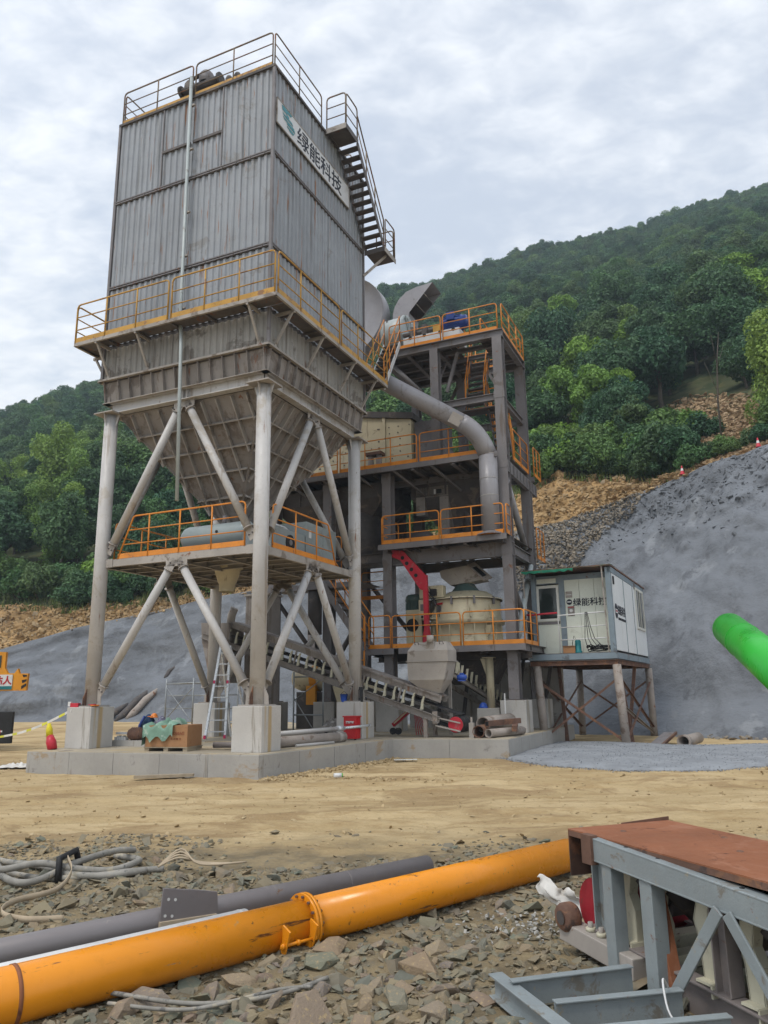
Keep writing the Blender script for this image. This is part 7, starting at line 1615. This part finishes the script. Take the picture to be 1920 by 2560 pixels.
build(MB().cyl(oj - od_ * .024, oj - od_ * .002, .172, 48), 'flange', 'orange_pipe', OP); build(MB().cyl(oj + od_ * .002, oj + od_ * .024, .172, 48), 'flange', 'orange_pipe', OP)
for k in range(14):
    a = k * 2 * PI / 14 + .1; q = oj + (ox * math.cos(a) + up * math.sin(a)) * .155
    build(MB().cyl(q - od_ * .04, q + od_ * .04, .009, 6), 'flange_bolt', 'rusty_steel', OP)
# clamp lugs with a bolt, on the near side left of the joint
nr = (ox * .93 - up * .36).normalized() if ox.y < 0 else (-ox * .93 - up * .36).normalized()
tv = od_.cross(nr).normalized()
for f in (-.26, -.05):
    c_ = oj + od_ * f + nr * .150; lug = build(MB().bar(c_ - tv * .10, c_ + tv * .10, .012, .08, up=nr), 'clamp_lug', 'orange_pipe', OP)
    build(MB().bar(c_ + tv * .088 + od_ * .02, c_ + tv * .10 + od_ * .02, .05, .08, up=nr), 'lug_end', 'orange_pipe', lug)
c_ = oj + nr * .168; build(MB().cyl(c_ - od_ * .29, c_ - od_ * .02, .010, 8), 'clamp_bolt', 'orange_pipe', OP)
for f in (-.275, -.16, -.035): build(MB().cyl(c_ + od_ * f - od_ * .010, c_ + od_ * f + od_ * .010, .018, 6), 'clamp_nut', 'orange_pipe', OP)
q = oj - od_ * 1.80; build(MB().cyl(q - od_ * .010, q + od_ * .010, .140, 48), 'weld_ring', 'rust_plate', OP)
# grey pipe behind with gusset plate
ga, gb = Vector((-3.72, 3.95, .092)), Vector((.34, 7.35, .085)); gd = (gb - ga).normalized()
GP = thing('grey_pipe', 'long dull grey pipe with a bolted gusset plate behind the orange tube', 'pipe', (-1.2, 5.9, 0), WD)
build(MB().pipe(ga, gb, .086, .008, 40), 'tube', 'grey_pipe', GP)
gx_ = Vector((gd.y, -gd.x, 0)); c_ = ga + gd * ((Vector((-1.46, 5.85, .078)) - ga).dot(gd)) + gx_ * .080
pl = [c_ - gd * .20 + up * -.03, c_ + gd * .24 + up * -.03, c_ + gd * .23 + up * .14, c_ + gd * .06 + up * .18, c_ - gd * .18 + up * .225]
gpl = build(MB().prism(pl, gx_ * .014), 'gusset_plate', 'grey_pipe', GP, bevel=.003)
for (f, h) in ((-.14, .15), (-.09, .14), (-.16, .05), (-.11, .04)): q = c_ + gd * f + up * h + gx_ * .013; build(MB().cyl(q, q + gx_ * .004, .010, 10), 'bolt_hole', 'tape_white', gpl)
build(MB().bar(c_ - gd * .2 + gx_ * .02 + up * .0, c_ + gd * .22 + gx_ * .02 + up * -.02, .03, .04), 'weld_bead', 'strap', gpl)
q = gb - gd * .9; build(MB().cyl(q - gd * .004, q + gd * .004, .0872, 40), 'weld_seam', 'grey_pipe', GP)
pw = thing('white_pipe', 'white plastic pipe half hidden between the grey pipe and the orange tube', 'pipe', (-1.6, 4.8, .1), WD); pwd = od_ * 1.0; pn = Vector((-od_.y, od_.x, 0)); wa = oa + pn * .27 - up * .03; wb = oj - od_ * .28 + pn * .27 - up * .03; build(MB().pipe(wa, wb, .107, .006, 28), 'tube', 'white_paint', pw); build(MB().cyl(wb - od_ * .05, wb - od_ * .045, .109, 28), 'end_ring', 'white_paint', pw)
# hose bundle with strap
def smooth_path(pts, n=8):
    pts = [Vector(p) for p in pts]; out = []
    for i in range(len(pts) - 1):
        p0, p1, p2, p3 = pts[max(i - 1, 0)], pts[i], pts[i + 1], pts[min(i + 2, len(pts) - 1)]
        for k in range(n):
            t = k / n; out.append(.5 * ((2 * p1) + (p2 - p0) * t + (2 * p0 - 5 * p1 + 4 * p2 - p3) * t * t + (3 * p1 - p0 - 3 * p2 + p3) * t ** 3))
    return out + [pts[-1]]
HB = thing('hose_bundle', 'dirty grey hoses tied in a loop with black tape, lying on the rubble', 'hose', (-2.95, 7.4, 0), WD)
hz_ = .05
hs = [[(-4.6, 8.3, hz_), (-3.75, 7.75, hz_ + .05), (-3.35, 7.25, hz_), (-3.05, 7.12, hz_), (-2.82, 7.45, hz_ + .08), (-2.62, 7.85, hz_ + .10), (-2.52, 8.15, hz_ + .05)],
      [(-4.6, 8.0, hz_), (-3.8, 7.6, hz_), (-3.4, 7.32, hz_ + .06), (-3.1, 7.35, hz_ + .10), (-2.8, 7.32, hz_ + .06), (-2.5, 7.42, hz_ + .02), (-2.35, 7.7, hz_ + .03), (-2.45, 8.0, hz_), (-2.7, 8.15, hz_)],
      [(-4.5, 8.6, hz_), (-3.7, 7.95, hz_), (-3.2, 7.6, hz_ + .03), (-2.85, 7.3, hz_ + .02), (-2.5, 7.3, hz_), (-2.2, 7.5, hz_)],
      [(-4.4, 7.95, hz_ - .02), (-3.5, 7.55, hz_ - .02), (-3.0, 7.28, hz_ - .01), (-2.6, 7.30, hz_), (-2.3, 7.48, hz_), (-2.05, 7.55, hz_)]]
for k, h in enumerate(hs): build(MB().tube(smooth_path(h), .029 if k < 3 else .026, 12), 'hose', 'hose_grey', HB)
build(MB().tube([(-2.88, 7.22, .02), (-2.90, 7.27, .2), (-2.84, 7.48, .23), (-2.80, 7.52, .05)], .03, 8), 'tape_wrap', 'black', HB)
for k in range(4): build(MB().tube(smooth_path([(-2.1, 7.52, .07), (-1.95, 7.65 + .03 * k, .12 + .02 * k), (-1.75, 7.75 - .03 * k, .06), (-1.5 + .05 * k, 7.78 + .02 * k, .04)], 5), .009, 6), 'bare_wire', 'strap', HB)
st_ = smooth_path([(-2.83, 7.28, .20), (-2.72, 7.10, .12), (-2.74, 6.85, .04), (-2.92, 6.5, .04), (-2.86, 6.18, .04), (-2.62, 6.02, .035), (-2.35, 6.05, .03)], 8)
m_ = MB(); V_s = []
for i, p in enumerate(st_):
    w = .028; V_s += [p + up * w, p - up * w * .6]
m_.add(V_s, [(2 * i, 2 * i + 2, 2 * i + 3, 2 * i + 1) for i in range(len(st_) - 1)], True)
sp_ = build(m_, 'strap', 'strap', HB); md = sp_.modifiers.new('thick', 'SOLIDIFY'); md.thickness = .006
# ---------------------------------------------------------------- rusty conveyor section on the right
d_ = Vector((.385, -.923, 0)); x_ = Vector((.923, .385, 0)); FO = Vector((1.17, 4.80, 0)); SL = -.055
FC = Matrix(((x_.x, d_.x, 0, FO.x), (x_.y, d_.y, 0, FO.y), (0, 0, 1, 0), (0, 0, 0, 1)))
FC = Matrix(((x_.x, d_.x, 0, FO.x), (x_.y, d_.y, 0, FO.y), (0, 0, -1, 0), (0, 0, 0, 1))) if False else FC
# local frame: right along x_, along the conveyor towards the viewer d_, up; handedness handled by building points in world space
def fp(a, t, z): return FO + x_ * a + d_ * t + up * (z + SL * t)
RC = thing('conveyor_section', 'dismantled belt conveyor section with rusty top plate and cream idler brackets at the right', 'conveyor', tuple(FO), WD)
def fb(p, q, w, h, name, m, par=None, upv=None, **k): return build(MB().bar(fp(*p), fp(*q), w, h, up=upv or (0, 0, 1)), name, m, par or RC, **k)
# grey truss on the near side
tc_ = build(MB().bar(fp(.02, .0, .685), fp(.02, 3.2, .685), .012, .125).bar(fp(.055, 0, .742), fp(.055, 3.2, .742), .085, .012).bar(fp(.055, 0, .628), fp(.055, 3.2, .628), .085, .012), 'top_chord', 'bluegrey_paint', RC, bevel=.004)
for t in (.25, .5, 1.05, 1.35, 1.8): q = fp(.06, t, .7485); build(MB().cyl(q, q + up * .001, .013, 12), 'bolt_hole', 'black', tc_)
fb((.02, -.03, .60), (.02, -.03, .76), .05, .09, 'end_plate', 'rusty_steel', upv=tuple(d_))
vt = [( .10, .075), (.42, .085), (1.55, .085), (2.5, .085)]
for t, w in vt:
    fb((.03, t, .05), (.03, t, .62), .012, w, 'vertical', 'bluegrey_paint', upv=tuple(d_), bevel=.003); fb((.07, t + w / 2, .05), (.07, t + w / 2, .62), .012, .09, 'vertical_flange', 'bluegrey_paint', upv=tuple(x_), bevel=.003)
for (t0, t1) in ((.95, .52), (1.0, 1.48), (2.05, 1.62), (2.1, 2.45)): fb((.0, t0, .63), (.0, t1, .03), .014, .06, 'diagonal', 'bluegrey_paint', upv=tuple(d_), bevel=.003)
fb((.02, .05, -.03), (.02, 3.2, -.03), .06, .14, 'bottom_chord', 'bluegrey_paint', bevel=.004); fb((-.03, .05, .044), (-.03, 3.2, .044), .06, .01, 'chord_flange', 'bluegrey_paint')
# main beams of the old conveyor
for a in (.16, .78): build(MB().ibeam(fp(a, -.25, .10), fp(a, 3.2, .10), .20, .10, .012), 'main_beam', 'beam_steel', RC, bevel=.002)
fb((.10, -.42, .13), (.10, .25, .13), .12, .11, 'bearing_beam', 'dusty_steel', bevel=.006)
for t in (-.18, -.08):
    q = fp(.10, t, .186); build(MB().cyl(q, q + up * .05, .016, 6), 'anchor_bolt', 'dusty_steel', RC); build(MB().cyl(q, q + up * .022, .03, 6), 'nut', 'cream_idler', RC)
build(MB().lathe([(.03, -.05), (.07, -.05), (.082, -.03), (.082, .03), (.07, .05), (.03, .05)], fp(.07, -.36, .215), tuple(x_), 24), 'bearing', 'rusty_steel', RC)
build(MB().lathe([(.0, -.003), (.04, -.003)], fp(.015, -.36, .215), tuple(x_), 18), 'bearing_cap', 'dark_steel', RC)
build(MB().cyl(fp(.2, -.22, .29), fp(.92, -.22, .29), .165, 36), 'end_drum', 'old_red', RC); build(MB().cyl(fp(.18, -.22, .29), fp(.199, -.22, .29), .168, 36), 'drum_disc', 'old_red', RC)
for t in (-.12, .80, 1.9): 
    pst = build(MB().ibeam(fp(.17, t, .20), fp(.17, t, .60), .10, .09, .010, up=tuple(d_)), 'post', 'bluegrey_paint' if t < 0 else 'beam_steel', RC, bevel=.002); build(MB().bar(fp(.17, t - .075, .606), fp(.17, t + .075, .606), .12, .012), 'post_cap', 'dusty_steel', pst)
# bent idler brackets, shared mesh
bk = MB(); poly = [(0, 0, 0), (.085, 0, 0), (.085, 0, .17), (.045, 0, .25), (.075, 0, .38), (.06, 0, .41), (.005, 0, .41), (-.04, 0, .27), (-.01, 0, .17)]
bk.prism([(x, 0, z) for x, y, z in poly], (0, .012, 0)); 
for i in (2, 3): 
    a, b = Vector(poly[i - 1]), Vector(poly[i])
for (i, j) in ((1, 2), (2, 3), (3, 4), (7, 8), (6, 7), (8, 0)):
    a, b = Vector(poly[i]), Vector(poly[j]); bk.bar(a + Vector((0, .03, 0)), b + Vector((0, .03, 0)), .007, .06, up=(0, 1, 0))
bkm = bk.mesh('idler_bracket'); bkm.materials.append(MATS['cream_idler'])
rlm = MB().cyl((.04, .03, .36), (.26, .03, .19), .052, 18).mesh('idler_roller'); rlm.materials.append(MATS['dark_steel'])
BKF = Matrix(((d_.x, x_.x, 0, 0), (d_.y, x_.y, 0, 0), (0, 0, 1, 0), (0, 0, 0, 1)))
for k, t in enumerate((.06, .30, .64, .92, 1.26, 1.62, 2.0)):
    for s_ in (1, -1):
        q = fp(.17 if s_ == 1 else .80, t, .205)
        br = bpy.data.objects.new('idler_bracket', bkm); COL.objects.link(br); br.parent = RC; 
        br.matrix_local = Matrix.Translation(q - BASE[RC.name]) @ BKF @ Matrix.Diagonal((1, s_, 1, 1)); BASE[br.name] = BASE[RC.name]
    build(MB().bar(fp(.12, t + .04, .215), fp(.84, t + .04, .215), .10, .012), 'idler_base', 'cream_idler', RC); build(MB().bar(fp(.12, t + .09, .19), fp(.84, t + .09, .19), .012, .06), 'idler_base', 'cream_idler', RC)
    build(MB().cyl(fp(.24, t + .05, .56), fp(.42, t + .05, .40), .05, 16), 'idler_roller', 'dark_steel', RC); build(MB().cyl(fp(.43, t + .05, .36), fp(.60, t + .05, .36), .05, 16), 'idler_roller', 'dark_steel', RC); build(MB().cyl(fp(.61, t + .05, .40), fp(.78, t + .05, .56), .05, 16), 'idler_roller', 'dark_steel', RC)
build(MB().grid([[fp(.20 + .62 * i / 8, t, .62 - .16 * math.sin(PI * i / 8) ** .7) for t in (-.1, .5, 1.0, 2.0, 3.1)] for i in range(9)]), 'belt', 'rubber', RC)
for t in (.35, .85, 1.15, 1.5): build(MB().bar(fp(.16, t, .10), fp(.78, t, .10), .06, .09), 'cross_member', 'cream_idler', RC)
fb((.12, .48, .12), (.14, .36, .62), .05, .07, 'rusty_angle', 'rust_plate', upv=tuple(x_))
# rusty hood plate on top, slightly askew
hd = Vector((.385, -.923, 0)); hx = Vector((.938, .346, 0)); HO = Vector((1.115, 5.10, 0))
def hp2(a, t, z): return HO + hx * a + hd * t + up * (z - .004 * t)
HP = thing('rusty_hood', 'rust-brown steel hood plate lying on top of the conveyor section', 'hood', tuple(hp2(.36, .5, .62)), WD)
zt_ = .752
build(MB().hexa([hp2(0, 0, zt_ - .008), hp2(0, 3.0, zt_ - .008), hp2(.76, 3.0, zt_ - .008), hp2(.76, 0, zt_ - .008)], [hp2(0, 0, zt_), hp2(0, 3.0, zt_), hp2(.76, 3.0, zt_), hp2(.76, 0, zt_)]), 'top_plate', 'rust_plate', HP)
build(MB().hexa([hp2(0, 0, zt_ - .27), hp2(.76, 0, zt_ - .27), hp2(.76, .008, zt_ - .27), hp2(0, .008, zt_ - .27)], [hp2(0, 0, zt_ - .0085), hp2(.76, 0, zt_ - .0085), hp2(.76, .008, zt_ - .0085), hp2(0, .008, zt_ - .0085)]), 'end_plate', 'dark_brown_steel', HP)
build(MB().hexa([hp2(0, .01, zt_ - .04), hp2(.0, 3.0, zt_ - .04), hp2(.008, 3.0, zt_ - .04), hp2(.008, .01, zt_ - .04)], [hp2(0, .01, zt_ - .0085), hp2(0, 3.0, zt_ - .0085), hp2(.008, 3.0, zt_ - .0085), hp2(.008, .01, zt_ - .0085)]), 'side_lip', 'rusty_steel', HP)
build(MB().hexa([hp2(.752, 0, zt_ - .20), hp2(.752, 3.0, zt_ - .12), hp2(.76, 3.0, zt_ - .12), hp2(.76, 0, zt_ - .20)], [hp2(.752, 0, zt_ - .0085), hp2(.752, 3.0, zt_ - .0085), hp2(.76, 3.0, zt_ - .0085), hp2(.76, 0, zt_ - .0085)]), 'side_plate', 'rusty_steel', HP)
build(MB().prism([hp2(.40, -.004, zt_), hp2(.77, -.004, zt_ + .0), hp2(.77, -.004, zt_ + .022), hp2(.40, -.004, zt_ + .006)], hd * .008), 'back_lip', 'rusty_steel', HP)
build(MB().prism([hp2(.77, 1.05, zt_ - .05), hp2(1.0, .95, zt_ - .05), hp2(1.0, .95, zt_ + .09), hp2(.80, 1.05, zt_ + .0)], hd * .008), 'bent_flap', 'rusty_steel', HP)
for (a, t) in ((.24, .22), (.40, .95), (.62, .62), (.43, 1.15)): q = hp2(a, t, zt_); build(MB().lathe([(.0, .004), (.016, .004), (.02, 0)], q, n=10), 'weld_spot', 'rusty_steel', HP)
# flat ladder-like frame on the ground
LF = thing('flat_frame', 'blue-grey ladder-like steel frame lying flat on the rubble, bottom right', 'frame', (.95, 4.2, 0), WD)
r0, r1 = Vector((.545, 4.44, .11)), Vector((.86, 3.45, .11))
build(MB().bar(r0, r1, .012, .10).bar(r0 + up * .05, r1 + up * .05, .08, .010).bar(r0 - up * .05, r1 - up * .05, .08, .010), 'side_rail', 'bluegrey_paint', LF, bevel=.003)
for (a, b) in (((.60, 4.27, .12), (1.26, 4.46, .12)), ((.76, 4.0, .12), (1.40, 4.13, .12)), ((.80, 3.7, .12), (1.50, 3.82, .12))):
    a, b = Vector(a), Vector(b); build(MB().bar(a, b, .010, .12).bar(a + up * .06, b + up * .06, .05, .008, ox=0), 'rung', 'bluegrey_paint', LF, bevel=.002)
build(MB().tube(smooth_path([(1.33, 4.1, .20), (1.28, 4.02, .26), (1.27, 3.95, .16), (1.30, 3.9, .1)], 5), .005, 6), 'wire_tie', 'white_paint', LF)
# white cloth by the drum
g_ = []
for i in range(15):
    row = []
    for j in range(11):
        u, v = i / 14, j / 10; p = Vector((1.0, 5.62, .36)).lerp(Vector((1.22, 5.46, .29)), u) + Vector((.04 * u, -.05, -.11)) * v
        p += up * (.02 * math.sin(u * 8 + v * 2) + .03 * fbm(u * 4, v * 4, 3)) + Vector((.02 * math.sin(v * 7 + u * 4), .03 * math.sin(u * 11), 0)); row.append(tuple(p))
    g_.append(row)
wc = build(MB().grid(g_), 'white_sack', 'white_cloth', base=(1.0, 5.3, 0), fr=WD, label='white woven sack draped over rubble beside the red drum', cat='sack'); md = wc.modifiers.new('thick', 'SOLIDIFY'); md.thickness = .004
# green pipe sticking in from the right
ga_, gb_ = Vector((2.66, 6.0, 2.03)), Vector((2.15, 4.03, 1.555))
GT = thing('green_pipe', 'bright green pipe end slanting in from the right edge', 'pipe', tuple(gb_), WD)
gdr = (gb_ - ga_).normalized()
build(MB().pipe(ga_ + gdr * .012, gb_, .125, .008, 56), 'tube', 'green_pipe', GT); build(MB().cyl(ga_, ga_ + gdr * .014, .123, 56), 'end_plate', 'green_pipe', GT, bevel=.006)
build(MB().bar(gb_ - gdr * .1, Vector((2.75, 4.0, 0)), .08, .08), 'prop', 'beam_steel', GT); build(MB().bar(gb_ - gdr * .1, Vector((2.85, 4.6, 0)), .08, .08), 'prop', 'beam_steel', GT)
q = ga_ + gdr * .55; build(MB().cyl(q - gdr * .006, q + gdr * .006, .1275, 56), 'weld_ring', 'green_pipe', GT)
for k in range(3): q = ga_ + gdr * (.02 + .03 * k) + Vector((-.10 + .03 * k, -.04, .06 + .02 * k)); build(MB().bar(q, q + gdr * .03, .01, .01), 'paint_chip', 'black', GT)
# ---------------------------------------------------------------- rubble
def pipe_clear(x, y):
    p = Vector((x, y, .137)); t = (p - oa).dot(od_); 
    return (p - oa - od_ * t).length
it = []
def rub_w(x, y):
    e = y + 2.4 * noise.noise(Vector((x * .45, y * .45, 1.7))) + 1.2 * noise.noise(Vector((x * 1.3, y * 1.3, 4)))
    return max(0.0, min(1.0, (9.2 - e) / 1.6))
for _ in range(26000):
    y = 2.6 + random.random() ** .8 * 7.0; x = random.uniform(-.62, .62) * (y + 1.0)
    w = rub_w(x, y)
    if random.random() > w * .95 + .02: continue
    sz_ = abs(random.gauss(0, .017)) + .010
    if random.random() < .12: sz_ *= 2.1
    it.append(((x, y, ground_z(x, y) + sz_ * .10), sz_ * 1.25, .38))
tag(stamp_rocks('rubble', M_rub, it, WD), 'loose crushed stone rubble covering the foreground', 'rubble', kind='stuff')
def big_rock_mesh(seed):
    r = random.Random(seed); b = bmesh.new(); fl = r.uniform(.32, .58)
    for _ in range(15):
        v = Vector((r.gauss(0, 1), r.gauss(0, 1), r.gauss(0, 1))).normalized(); b.verts.new((v.x * r.uniform(.85, 1.1), v.y * r.uniform(.6, .85), v.z * fl))
    res = bmesh.ops.convex_hull(b, input=b.verts)
    bmesh.ops.delete(b, geom=[g for g in res['geom_interior'] if isinstance(g, bmesh.types.BMVert)], context='VERTS')
    bmesh.ops.bevel(b, geom=list(b.edges), offset=.016, segments=1, affect='EDGES', profile=.5)
    bmesh.ops.triangulate(b, faces=b.faces)
    bmesh.ops.subdivide_edges(b, edges=[e for e in b.edges if e.calc_length() > .35], cuts=1, use_grid_fill=True)
    for v in b.verts: v.co += v.co.normalized() * (.05 * noise.noise(v.co * 2.4 + Vector((seed, 0, 0))) + .02 * noise.noise(v.co * 7 + Vector((0, seed, 0))))
    me = bpy.data.meshes.new('rock'); b.to_mesh(me); b.free(); me.materials.append(MATS['rock']); return me
RM = [big_rock_mesh(60 + i) for i in range(12)]
def rock_zone(x, y):
    o_ = (Vector((x, y, 0)) - oa).cross(od_).z
    if o_ < 0: return 'behind the grey pipe' if (Vector((x, y, 0)) - ga).cross(gd).z < 0 else 'between the grey pipe and the orange tube'
    if x > .45: return 'beside the flat blue-grey steel pieces' if y < 4.9 else 'near the red drum of the conveyor section'
    if x < -.75: return 'below the left half of the orange tube'
    return ('below the flange of the orange tube' if y > 4.6 else 'at the bottom centre of the picture')
def rock(x, y, s_, kind='s', z=None):
    o = bpy.data.objects.new('rock', random.choice(RM)); COL.objects.link(o)
    o.location = (x, y, (ground_z(x, y) if z is None else z) + s_ * .10); o.scale = (s_, s_ * random.uniform(.8, 1.1), s_ * random.uniform(.8, 1.1)); o.rotation_euler = (random.gauss(0, .34), random.gauss(0, .34), random.uniform(0, 6.28))
    sw = 'large' if s_ > .12 else ('middling' if s_ > .065 else 'fist-sized'); tag(o, sw + ' angular rock in the rubble ' + rock_zone(x, y), 'rock', sw + ' rocks ' + rock_zone(x, y))
placed = []
tries = 0
while len(placed) < 150 and tries < 16000:                         # large rocks, near the bottom edge
    tries += 1; y = random.uniform(3.5, 5.3); x = random.uniform(-1.4, .95); s_ = random.choice((random.uniform(.035, .08), random.uniform(.06, .12), random.uniform(.10, .19)))
    lim = 3.55 + (x + 2.75) * .89 - .30                              # keep clear of the orange tube
    if y > lim or (x > .5 and y > 4.2) or x > .95 or any((x - a) ** 2 + (y - b) ** 2 < (.66 * (s_ + c)) ** 2 for a, b, c in placed): continue
    placed.append((x, y, s_)); rock(x, y, s_, 'b')
tries = n_s = 0
while n_s < 165 and tries < 9000:
    tries += 1; y = random.uniform(3.6, 8.8); x = random.uniform(-.55, .5) * y; s_ = random.uniform(.03, .075)
    if rub_w(x, y) < .45 or pipe_clear(x, y) < .19 or any((x - a) ** 2 + (y - b) ** 2 < (.8 * (s_ + c)) ** 2 for a, b, c in placed): continue
    if abs((Vector((x, y, .078)) - ga).cross(gd).length) < .12: continue
    if x > 1.0 and y < 5.0: continue
    placed.append((x, y, s_)); rock(x, y, s_, 's'); n_s += 1
# broken white stone patch
it = [((random.gauss(.95, .22), random.gauss(5.75, .22), .02), random.uniform(.008, .03), .5) for _ in range(140)]
tag(stamp_rocks('pale_chips', stone_mat('pale_chips', [(.40, .39, .36), (.30, .29, .26), (.48, .46, .42)]), it, WD), 'patch of pale crushed chips beside the white sack', 'chips', kind='stuff')
# rope in the rubble
build(MB().tube(smooth_path([(-1.5, 4.55, .06), (-1.0, 4.35, .07), (-.62, 4.5, .05), (-.35, 4.75, .05)], 8), .012, 6).tube(smooth_path([(-1.45, 4.4, .06), (-1.0, 4.28, .07), (-.6, 4.55, .06), (-.42, 4.62, .05)], 8), .010, 6), 'grey_rope', 'hose_grey', base=(-1, 4.4, 0), fr=WD, label='frayed grey rope lying on the rocks below the orange tube', cat='rope')

# ================================================================== HAZE
hb_ = MB(); hb_.bx(-910, 910, -210, 1510, -4, 172)
hz_m = bpy.data.materials.new('haze'); hz_m.use_nodes = True; hn = hz_m.node_tree.nodes; hn.clear()
ho = hn.new('ShaderNodeOutputMaterial'); hv = hn.new('ShaderNodeVolumePrincipled')
hv.inputs['Color'].default_value = (.70, .85, .97, 1); hv.inputs['Density'].default_value = .0009; hv.inputs['Anisotropy'].default_value = .2
hz_m.node_tree.links.new(hv.outputs[0], ho.inputs['Volume'])
hz_o = build(hb_, 'haze', hz_m, fr=WD, kind='stuff', label='thin bluish haze in the air of the valley', cat='haze')
